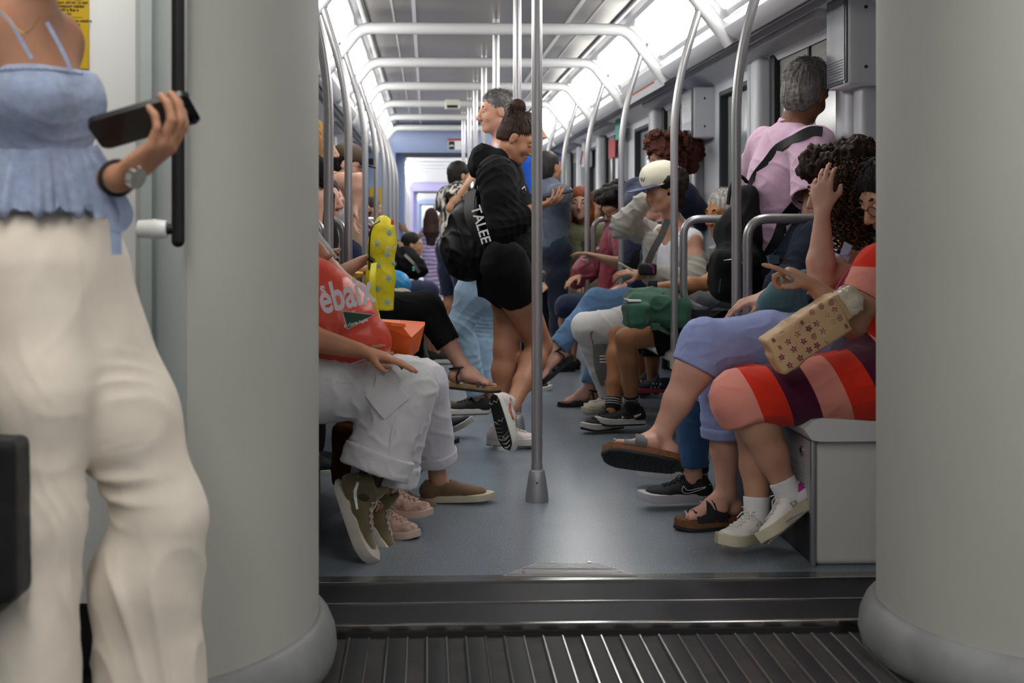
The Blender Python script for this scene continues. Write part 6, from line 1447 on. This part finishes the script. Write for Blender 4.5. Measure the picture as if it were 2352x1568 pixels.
# ---- passenger in brown wide trousers and pink speckled trainers
J = seated(-.60, 4.55, 'L')
J.update(anR=p(868, 1165, 652), toR=V((.80, -.60, 0)), anL=p(890, 1122, 636), toL=V((.9, -.42, 0)), knR=p(880, 900, 650), knL=p(895, 890, 632), elR=p(812, 694, 668), wrR=p(744, 592, 672), shR=p(690, 560, 650), wrL=p(700, 650, 620))
J['hnR'] = (V((-.75, 0, .66)), V((.3, .9, .2)), 1, {})
v2 = person('seated person with pink speckled trainers, raised forearm wearing a brown watch strap', J)
body(v2, J, SK_med, vox=.0065, aw=1.1); trousers(v2, J, C_brown, off=.035, hem=.80, hem_r=.085, kr=.10, vox=.009, seed=221); top(v2, J, C_grey, off=.015, sleeve=.5, vox=.01); hair(v2, J, H_dark, 'short', vox=.01)
bracelet(v2, J, 'R', mat('leather_brown', '#8a6247', rough=.6), 'watch_strap', .029, .008, t=.02)
M_speck = mat('shoe_speckled', '#b99a8c', rough=.8, var=.35, vscale=60)
for q in 'RL': shoe(v2, J['an'+q], J['to'+q], Z, 'sneaker', M_speck, mat('rubber_pinkish', '#c3aa9c', rough=.6), mat('lace_pink', '#c0a196'), L=.255, W=.044, t=.022, vox=.0048)
tag((lambda S: S.obj('brown_bag', C_brown, None, vox=.008, disp=folds([], .004, 3)))((lambda S: (S.rbox(p(797, 1040, 610), (.05, .07, .12), None, .03), S)[-1])(Sdf())), 'tall brown bag standing on the floor in front of the left bench', 'bag')
# ---- passenger in white trousers and brown loafers
J = seated(-.62, 5.0, 'L')
J.update(knR=p(972, 884, 600), hpR=p(640, 870, 600), anR=p(1006, 1098, 588), toR=V((1, -.10, .05)), knL=p(960, 880, 575), anL=p(905, 1120, 588), toL=V((.85, -.5, 0)), elR=p(690, 700, 600), wrR=p(800, 780, 600))
v3 = person('seated person in wide white trousers and brown suede loafers', J)
body(v3, J, SK_med, vox=.0068, lw=1.05); trousers(v3, J, cloth('trouser_white', '#c9c8d0', var=.03), off=.022, hem=(.80, .80), hem_r=.085, kr=.092, vox=.007, seed=231, cuff=.04); top(v3, J, C_white, off=.02, sleeve=.8, vox=.011); hair(v3, J, H_grey, 'short', vox=.011)
for q in 'RL': shoe(v3, J['an'+q], J['to'+q], J['upR'], 'loafer', L_brown, R_cream, L=.292, W=.047, t=.024, vox=.0045, toe_up=.004)
# ---- orange paper bag
ob = thing('paper_bag', 'bright orange paper bag lying on the white trousers beside the red carrier bag', 'bag', tuple(p(920, 820, 640)))
q = [p(845, 738, 640), p(918, 742, 660), p(976, 746, 640), p(962, 805, 640), p(938, 825, 655), p(885, 818, 650), p(850, 800, 640)]; cf = p(945, 775, 672); b_ = [w+V((0, .14, .0)) for w in q]
vs = q+b_+[cf]; n = 7; fs = [(i, (i+1) % n, 14) for i in range(n)]+[(i, n+i, n+(i+1) % n, (i+1) % n) for i in range(n)]+[tuple(range(2*n-1, n-1, -1))]
mesh_obj('paper_body', vs, fs, mat('paper_orange', '#e0611c', rough=.5, bump=.25, bscale=8, bdist=.01), ob, smooth=False)
strap_mesh('fold_strip', [p(868, 742, 655), p(900, 745, 668), p(930, 748, 664)], .012, V((0, -1, .4)), mat('paper_orange', '#e0611c'), ob)
# ---- tall yellow bag with printed sunbursts
yb = thing('umbrella_bag', 'tall yellow drawstring bag with blue sunburst print standing on a lap', 'bag', tuple(p(875, 722, 525)))
S = Sdf(); s_ = 525; S.chain([p(873, 712, s_), p(874, 640, s_), p(878, 560, s_), p(881, 528, s_)], [.059, .060, .058, .050], .03, sq=((0, 1, 0), .85), capa=True); S.cone(p(881, 524, s_), p(880, 510, s_), .036, .028, .02)
S.obj('bag_body', mat('nylon_yellow', '#d8c616', rough=.5, bump=.5, bscale=9, bdist=.012, var=.08, vscale=9), yb, vox=.005, disp=folds([(tuple(p(878, 520, s_)), .05, V((1, .6, 0)), .018, .004), (tuple(p(875, 620, s_)), .14, V((.6, 0, .8)), .07, .003)], .0012, 241)); YS_ = S
M_sun = mat('print_sunburst', '#7fb0a8', rough=.6)
for u, v, r in ((892, 536, .016), (864, 561, .016), (889, 586, .017), (892, 642, .017), (865, 668, .015), (888, 698, .017), (868, 612, .012), (903, 608, .012)):
    c = p(u, v, 560); lst = []
    for k in range(12): t = k*PI/6; lst.append(([V(w) for w in project(YS_, [c+V((math.cos(t), 0, math.sin(t)))*r*e for e in (.15, .6, 1.15)], V((0, -1, 0)), .0008, start=.1)], [.0022, .0014, .0004]))
    tubes('sunburst', lst, M_sun, yb, n=4)
text('lettering', 'PAT', .024, p(883, 575, 560), V((1, 0, -.05)), Z, mat('print_pale', '#d9d2a0'), yb, bold=.0008, proj=YS_, lift=.002)
tube('drawcord', spline([p(872, 508, 535), p(856, 520, 540), p(849, 550, 540), p(848, 620, 540)], 5), .0035, M_black, yb, n=6); strap_mesh('strap', spline([p(860, 605, 545), p(856, 640, 550), p(858, 690, 550), p(868, 735, 550), p(870, 760, 560)], 5), .026, V((-.3, -1, 0)), mat('nylon_yellow2', '#e2d530', rough=.5), yb)
g = box('cord_lock', tuple(p(898, 516, 540)), tuple(p(905, 505, 535)), mat('lock_red', '#d2452c'), yb)
# ---- passenger in black trousers with crossed leg and strappy sandal
J = seated(-.60, 5.85, 'L')
J.update(knR=p(978, 706, 485), hpR=p(760, 735, 490), anR=p(1062, 842, 488), toR=V((.98, -.10, -.10)), upR=V((.1, .12, .98)), knL=p(935, 760, 468), anL=p(960, 982, 465), wrR=p(830, 600, 520), elR=p(745, 650, 520), wrL=p(835, 618, 500), elL=p(760, 640, 490))
J['hnR'] = (V((.9, -.1, .35)), V((.2, .3, .9)), -1, dict(curl=(.5, .6, .7, .7))); J['hnL'] = (V((.9, -.2, .2)), V((0, -.5, .8)), 1, dict(curl=(.6, .7, .7, .7)))
v4 = person('seated person in black trousers, crossed leg in a brown strappy sandal', J)
body(v4, J, SK_pink, vox=.0068, toes='R'); trousers(v4, J, C_black, off=.014, hem=(.62, .8), hem_r=.064, kr=.076, vox=.0075, seed=251, amp=.006); top(v4, J, C_dgrey, off=.02, sleeve=.8, vox=.011); hair(v4, J, H_dark, 'short', vox=.011)
sandal(v4, J['anR'], J['toR'], J['upR'], mat('cork_light', '#8f714f', rough=.85, var=.2, vscale=80), R_black, L_strap, straps=((.085, .095, -.040), (.11, .12, -.048)), ankle=True, L=.262, W=.045, t=.020, swd=.008); shoe(v4, J['anL'], J['toL'], Z, 'loafer', L_black, R_black, vox=.008)
tag(tube('phone', [p(846, 592, 530), p(858, 600, 530)], .012, M_ink, n=6), 'small dark phone in the hands behind the yellow bag', 'phone')
# ---- others along the left bench
def sitter(y, label, legs, shirt, hm, sk_, hx=0, hk='short', hem=.9, shoec=L_black, vox=.011, s0=None, lean=None, upd=None, glass=False, solem=R_white, sl=.8, nm='trousers', kind='sneaker'):
    J = seated(-.60, y, 'L')
    if lean: J['head'] = lean[0]; J['neck'] = lean[1]; J['hf'] = lean[2]
    if upd: J.update(upd)
    t = person(label, J); body(t, J, sk_, vox=vox); trousers(t, J, legs, off=.014, hem=hem, hem_r=.066, kr=.075, vox=vox, name=nm); top(t, J, shirt, off=.02, sleeve=sl, vox=vox); hair(t, J, hm, hk, vox=vox*.8)
    if glass: glasses(t, J, M_ink, r=.0025)
    for q in 'RL': shoe(t, J['an'+q], J['to'+q], J['up'+q], kind, shoec, solem, vox=vox*.8, laces=False)
    return t
sitter(6.45, 'seated person bent forward in a pale grey shirt behind the left handrails', C_dgrey, cloth('shirt_pale_grey', '#8f949e'), H_black, SK_pink, lean=(p(738, 458, 470), p(765, 470, 450), V((.8, -.4, -.5))), upd=dict(shR=p(768, 492, 455), shL=p(772, 488, 430), chest=p(750, 560, 450), anR=p(1002, 962, 450), toR=V((.75, -.45, .35)), upR=V((-.3, 0, .95)), knR=p(940, 790, 450)), vox=.008)
sitter(7.35, 'seated person in long dark trousers and open sandals behind the crossed black trousers', C_dgrey, C_navy, H_brown, SK_pink, upd=dict(anR=p(990, 908, 398)), kind='loafer', shoec=L_brown)
sitter(8.6, 'seated person with glasses and light brown hair bending over a phone, behind the left handrails', C_beige, cloth('shirt_rose', '#b08a84'), H_blond, SK_fair, lean=(p(812, 482, 335), p(800, 520, 330), V((.75, -.5, -.4))), glass=True, vox=.009)
sitter(9.6, 'seated person in shorts with bare knees, black backpack on lap, beyond the yellow bag', C_navy, C_black, H_dark, SK_tan, hem=.05, upd=dict(knR=p(986, 672, 303), knL=p(962, 668, 296), anR=p(1002, 806, 300), anL=p(985, 800, 293)), nm='shorts', vox=.009)
sitter(10.35, 'seated person in pale denim shorts behind the bare knees on the left', C_denim_l, C_white, H_brown, SK_fair, hem=.1, nm='shorts')
sitter(13.0, 'seated person in dark clothes on the far left bench, leaning forward', C_black, C_navy, H_black, SK_tan, lean=(p(948, 562, 226), p(936, 578, 226), V((1, -.1, -.5))))
sitter(13.6, 'farthest seated person on the left bench, reddish top', C_denim, cloth('top_reddish', '#a0392f'), H_brown, SK_tan)
tb = thing('shopping_bag', 'crinkled turquoise plastic bag on the lap beyond the yellow bag', 'bag', tuple(p(915, 672, 330))); S = Sdf(); S.ell(p(905, 645, 330), (.10, .07, .075), None); S.ell(p(925, 655, 330), (.06, .06, .05), None, .04); S.obj('bag_film', mat('plastic_turquoise', '#2f93cf', rough=.35, bump=1, bscale=14, bdist=.02), tb, vox=.008, disp=folds([(tuple(p(915, 650, 335)), .15, V((.6, 0, 1)), .035, .006)], .004, 7))
bb = thing('backpack', 'black backpack with grey straps on the lap of the bare kneed passenger on the left', 'backpack', tuple(p(935, 640, 300))); S = Sdf(); S.ell(p(928, 600, 300), (.13, .10, .10), None); S.ell(p(955, 622, 300), (.09, .09, .06), None, .05); S.obj('bag_body', C_black, bb, vox=.01, disp=folds([], .01, 9)); strap_mesh('strap', spline([p(930, 585, 330), p(950, 605, 332), p(962, 625, 328)], 4), .02, V((0, -1, 0)), C_grey, bb); box('tag_green', tuple(p(947, 622, 340)), tuple(p(953, 612, 338)), mat('tag_green', '#4fae94'), bb)
tag(box('yellow_packet', tuple(p(800, 640, 520)), tuple(p(842, 618, 480)), mat('packet_yellow', '#e0a91f', rough=.5), bev=.01), 'yellow packet in the lap under the hands behind the nearest left handrails', 'packet')
# ---- standing on the left
J = standing(-.52, 5.65, V((1, .2, 0)), 1.62); J.update(head=p(716, 338, 520), neck=p(712, 400, 520)); v9 = person('standing person with long blond hair and black top, just behind the left pillar', J); body(v9, J, SK_fair, vox=.009); hair(v9, J, H_blond, 'long', length=.2, vox=.006); top(v9, J, C_black, off=.01, sleeve=.3, vox=.01); trousers(v9, J, C_black, vox=.012)
for q in 'RL': shoe(v9, J['an'+q], J['f'], Z, 'sneaker', L_black, R_white, vox=.01, laces=False)
J = standing(-.52, 8.3, V((1, -.1, 0)), 1.66); s_ = 352
J.update(head=p(800, 378, s_), neck=p(778, 415, s_), hf=V((.93, -.2, -.3)), hu=V((.3, 0, .95)), shR=p(758, 420, s_+10), elR=p(826, 412, s_+14), wrR=p(818, 472, s_+14), shL=p(790, 430, s_-8), elL=p(800, 470, s_-8), wrL=p(822, 500, s_-8))
v10 = person('standing person in a black cap and glasses with raised bare arm, behind the left handrails', J); body(v10, J, SK_fair, vox=.0085, aw=1.15); hair(v10, J, H_black, 'short', vox=.007); glasses(v10, J, M_ink); top(v10, J, cloth('top_nude', '#a88a76'), off=.01, sleeve=.25, vox=.01); trousers(v10, J, C_navy, vox=.012)
for q in 'RL': shoe(v10, J['an'+q], J['f'], Z, 'sneaker', L_black, R_white, vox=.01, laces=False)
cp_ = thing('baseball_cap', 'black and beige cap on the person with the raised bare arm on the left', 'cap', tuple(J['head']+Z*.06)); M = hframe(J); A = np.array(M); c = V(J['head']); S = Sdf(); S.ell(c+M@V((0, -.012, .062)), (.093, .112, .082), A); S.rbox(c+M@V((0, 0, -.02)), (.2, .2, .05), A, .01, .01, 's'); S.obj('crown', mat('cap_brown', '#4b3c2c', rough=.8), cp_, vox=.006); S = Sdf(); S.ell(c+M@V((0, .12, .033)), (.07, .07, .007), A); S.obj('brim', mat('cap_black', '#17171a', rough=.8), cp_, vox=.005)
# ================================================================ woman in the foreground
J = standing(-.75, 2.42, V((.75, -.66, 0)), 1.74)
a = 1216
J.update(neck=p(52, 28, a), head=p(75, -170, a+20), chest=p(72, 235, a), waist=p(78, 345, a), hip=p(92, 560, a-10), shR=p(-92, 88, 1285), shL=p(126, 104, 1165), elL=p(140, 420, 1060), wrL=p(278, 408, 1375), elR=p(-150, 480, 1320), wrR=p(-130, 830, 1370), hf=V((.8, -.5, -.35)),
    hpR=p(50, 600, 1240), hpL=p(135, 590, 1190), knR=p(98, 1165, 1262), knL=p(372, 1182, 1196), anR=p(62, 1750, 1262), anL=p(330, 1710, 1196), toR=V((.9, -.4, 0)), toL=V((.9, -.4, 0)))
J['hnL'] = (V((.78, -.12, .58)), V((-.56, .26, .72)), -1, dict(curl=(.60, .62, .64, .62), s=1.02, spread=.11))
w0 = person('standing person in a pale blue frilled camisole and wide cream trousers', J)
body(w0, J, SK_fore, vox=.0046, w=.74, aw=.92, bust=.75); hair(w0, J, H_brown, 'bun', vox=.009)
# camisole: fitted bust, waist seam, flared peplum
sa = nz(J['shR']-J['shL']); sa.z = 0; sa = nz(sa); fr = nz(V((.75, -.66, 0))); M_cam = mat('camisole_blue', '#8b97b0', rough=.9, bump=.6, bscale=38, bdist=.005, var=.12, vscale=55, sheen=.2, spec=.2)
S = Sdf(); S.chain([J['waist']-Z*.02, J['waist']+Z*.03, J['chest']-Z*.01, J['chest']+Z*.085], [.098, .100, .113, .106], .03, sq=(fr, .80))
for sx in (-1, 1): S.ell(J['chest']+sa*sx*.055+fr*.066+Z*.002, (.063, .058, .062), None, .06)
nk = p(80, 168, a); S.cone(nk+Z*.0+fr*.03, nk+Z*.5, .30, .30, .006, 's', capa=True)
def cam(P, N):
    d = folds([(tuple(J['waist']+Z*.02), .07, V((.15, 0, 1)), .022, .0038), (tuple(J['chest']+fr*.1-Z*.05), .09, V((.3, 0, 1)), .03, .002)], .0006, 301, 30)(P, N); return d
S.obj('camisole', M_cam, w0, vox=.0042, disp=cam); CS_ = S
S = Sdf(); w_ = J['waist']; S.cone(w_+Z*.004, w_-Z*.118, .104, .160, .02, sq=(fr, .82), capa=True, capb=True); S.cone(w_-Z*.03, w_-Z*.13, .090, .148, .01, 's', sq=(fr, .82))
def pep(P, N):
    c = np.array(w_); q = P-c; th = np.arctan2(q[:, 1], q[:, 0]); h = np.clip(-q[:, 2]/.145, 0, 1); return h**.8*(.010*np.sin(th*15+1.5*np.sin(th*3))+.005*np.sin(th*31+2))+noise3(P, 40, 7)*.002
S.obj('peplum', M_cam, w0, vox=.004, disp=pep)
for sgn, u0_ in ((1, 0), (-1, 1)):
    pts = [(0-30, 0), (22, 48), (50, 95), (74, 136)] if sgn == 1 else [(108, 52), (132, 95), (150, 130), (163, 160)]
    strap_mesh('shoulder_strap', spline([p(u, v, 1300 if sgn == 1 else 1262) for u, v in pts], 4), .007, V((.2, -1, .1)), M_cam, w0, thick=.002)
lc = []
for k in range(24):
    t = k/23; u = -5+172*t; v = 163-4*abs(math.sin(k*1.6)); lc.append(p(u, v, 1285-20*t))
lc = [V(q) for q in project(CS_, lc, V((0, -1, 0)), .001, start=.15)]; tube('lace_edge', lc, [.0032+.0012*(k % 2) for k in range(len(lc))], M_cam, w0, n=6)
for pts, w_r in (([(212, 335), (240, 420), (262, 500), (268, 585)], .018), ([(215, 345), (262, 430), (292, 492), (270, 520), (255, 470)], .022), ([(205, 340), (228, 440), (238, 500)], .03), ([(192, 342), (198, 400), (208, 470)], .045), ([(216, 336), (262, 395), (278, 435)], .006)):
    strap_mesh('tie_ribbon', spline([p(u, v, 1330) for u, v in pts], 5), w_r, V((.3, -1, .1)), M_cam, w0, thick=.002)
tube('necklace', spline([p(-20, -10, 1300), p(28, 55, 1310), p(62, 75, 1310), p(90, 40, 1290)], 5), .0012, mat('gold_chain', '#8c6a3c', rough=.4, metal=1), w0, n=5)
# wide cream trousers
S = Sdf(); C_tr = cloth('trousers_cream', '#d3c9bb', rough=.75, var=.03, bump=.3, bscale=6, bdist=.02)
S.cone(J['hip']+Z*.09, J['hip']-Z*.04, .128, .160, .05, sq=(fr, .80), capa=True); S.chain([p(52, 640, 1240), p(88, 900, 1262), p(92, 1190, 1268), p(75, 1640, 1275)], [.125, .092, .070, .085], .05)
S.chain([p(150, 640, 1190), p(285, 950, 1196), p(372, 1190, 1198)], [.120, .095, .078], .05); S.chain([p(372, 1195, 1198), p(335, 1330, 1196), p(345, 1640, 1196)], [.076, .098, .110], .05)
D = [(tuple(p(268, 900+60*i, 1225)), .055, V((.25, 0, 1)), .040, .020) for i in range(5)]+[(tuple(p(330, 1450, 1250)), .25, V((1, .2, .12)), .075, .012), (tuple(p(70, 1350, 1290)), .28, V((1, .1, .08)), .06, .0045), (tuple(p(60, 760, 1280)), .16, V((1, .1, .15)), .05, .004)]
S.obj('trousers', C_tr, w0, vox=.0055, smooth=2, disp=folds(D, .0015, 311, 12))
for q in 'RL': shoe(w0, J['an'+q], J['to'+q], Z, 'sneaker', L_white, R_white, vox=.007)
# phone
ph = thing('phone', 'black phone held in the raised hand of the woman in the pale blue camisole', 'phone', tuple(p(338, 278, 1370)))
ax = nz(p(462, 243, 1365)-p(212, 316, 1365)); nn = nz(V((.20, -.56, -.80))); nn = nz(nn-ax*nn.dot(ax)); up_ = nn.cross(ax)
M4 = Matrix((ax, up_, nn)).transposed().to_4x4(); M4.translation = p(332, 276, 1335)
M_ph = mat('phone_case', '#17171b', rough=.35)
G = Sdf(); A3 = np.array(M4.to_3x3()); G.rbox(M4.translation, (.090, .040, .0055), A3, .0045, 0); [G.cone(M4 @ V((sx*.074, sy*.024, -.1)), M4 @ V((sx*.074, sy*.024, .1)), .0, .0, 0) for sx in () for sy in ()]
rc = [(sx*(.090-.016)+.016*math.cos(t), sy*(.040-.016)+.016*math.sin(t)) for sx, sy, t0_ in ((1, 1, 0), (-1, 1, PI/2), (-1, -1, PI), (1, -1, 1.5*PI)) for t in np.linspace(t0_, t0_+PI/2, 8)]
prism('phone_body', rc, nn*.011, M4.translation-nn*.0055, ax, up_, M_ph, ph, smooth=True); box('camera_bump', (.045, -.036, .005), (.084, .010, .009), M_ph, ph, bev=.003, seg=3, M=M4)
for x, y in ((.056, -.026), (.056, -.006), (.073, -.016)):
    c = M4 @ V((x, y, .0085)); tube('lens', [c, c+nn*.003], .0075, M_glassd, ph, n=16)
c = M4 @ V((.078, -.03, .0095)); tube('lens_ring', [c, c+nn*.002], .0045, mat('lens_purple', '#5c2452', rough=.2), ph, n=12)
# watch on the wrist
wc = thing('wrist_watch', 'steel wrist watch on the wrist of the hand holding the black phone', 'watch', tuple(p(285, 415, 1350))); d = dirs(J['elL'], J['wrL']); x_, y_ = frame_axes(d); c = lerp(J['wrL'], J['elL'], .05)
tube('watch_band', [c+x_*.028*math.cos(t)+y_*.028*math.sin(t) for t in np.linspace(0, 2*PI, 24)[:-1]], .005, L_black, wc, n=8, closed=True)
f0 = p(306, 405, 1392); tube('watch_case', [f0, f0+V((.010, -.006, -.004))], .018, M_railg, wc, n=20)
strap_mesh('link_band', spline([p(322, 388, 1390), p(312, 402, 1395), p(295, 424, 1392)], 4), .014, V((.6, -.8, 0)), M_railg, wc, thick=.004)
# black tote at the left edge
bt = thing('tote_bag', 'black bag hanging at the left edge beside the cream trousers', 'bag', tuple(p(0, 1380, 1330)))
S = Sdf(); S.rbox(p(-45, 1180, 1325), (.078, .06, .135), None, .01, .02); S.rbox(p(-60, 1290, 1325), (.055, .05, .09), None, .03, .06); S.obj('bag_body', cloth('tote_black', '#131315', rough=.7, sheen=.1), bt, vox=.007, disp=folds([], .0008, 5)); tube('handle', spline([p(-110, 1010, 1330), p(-90, 880, 1365), p(-60, 870, 1365), p(-10, 1010, 1330)], 5), .006, M_web, bt, n=8)
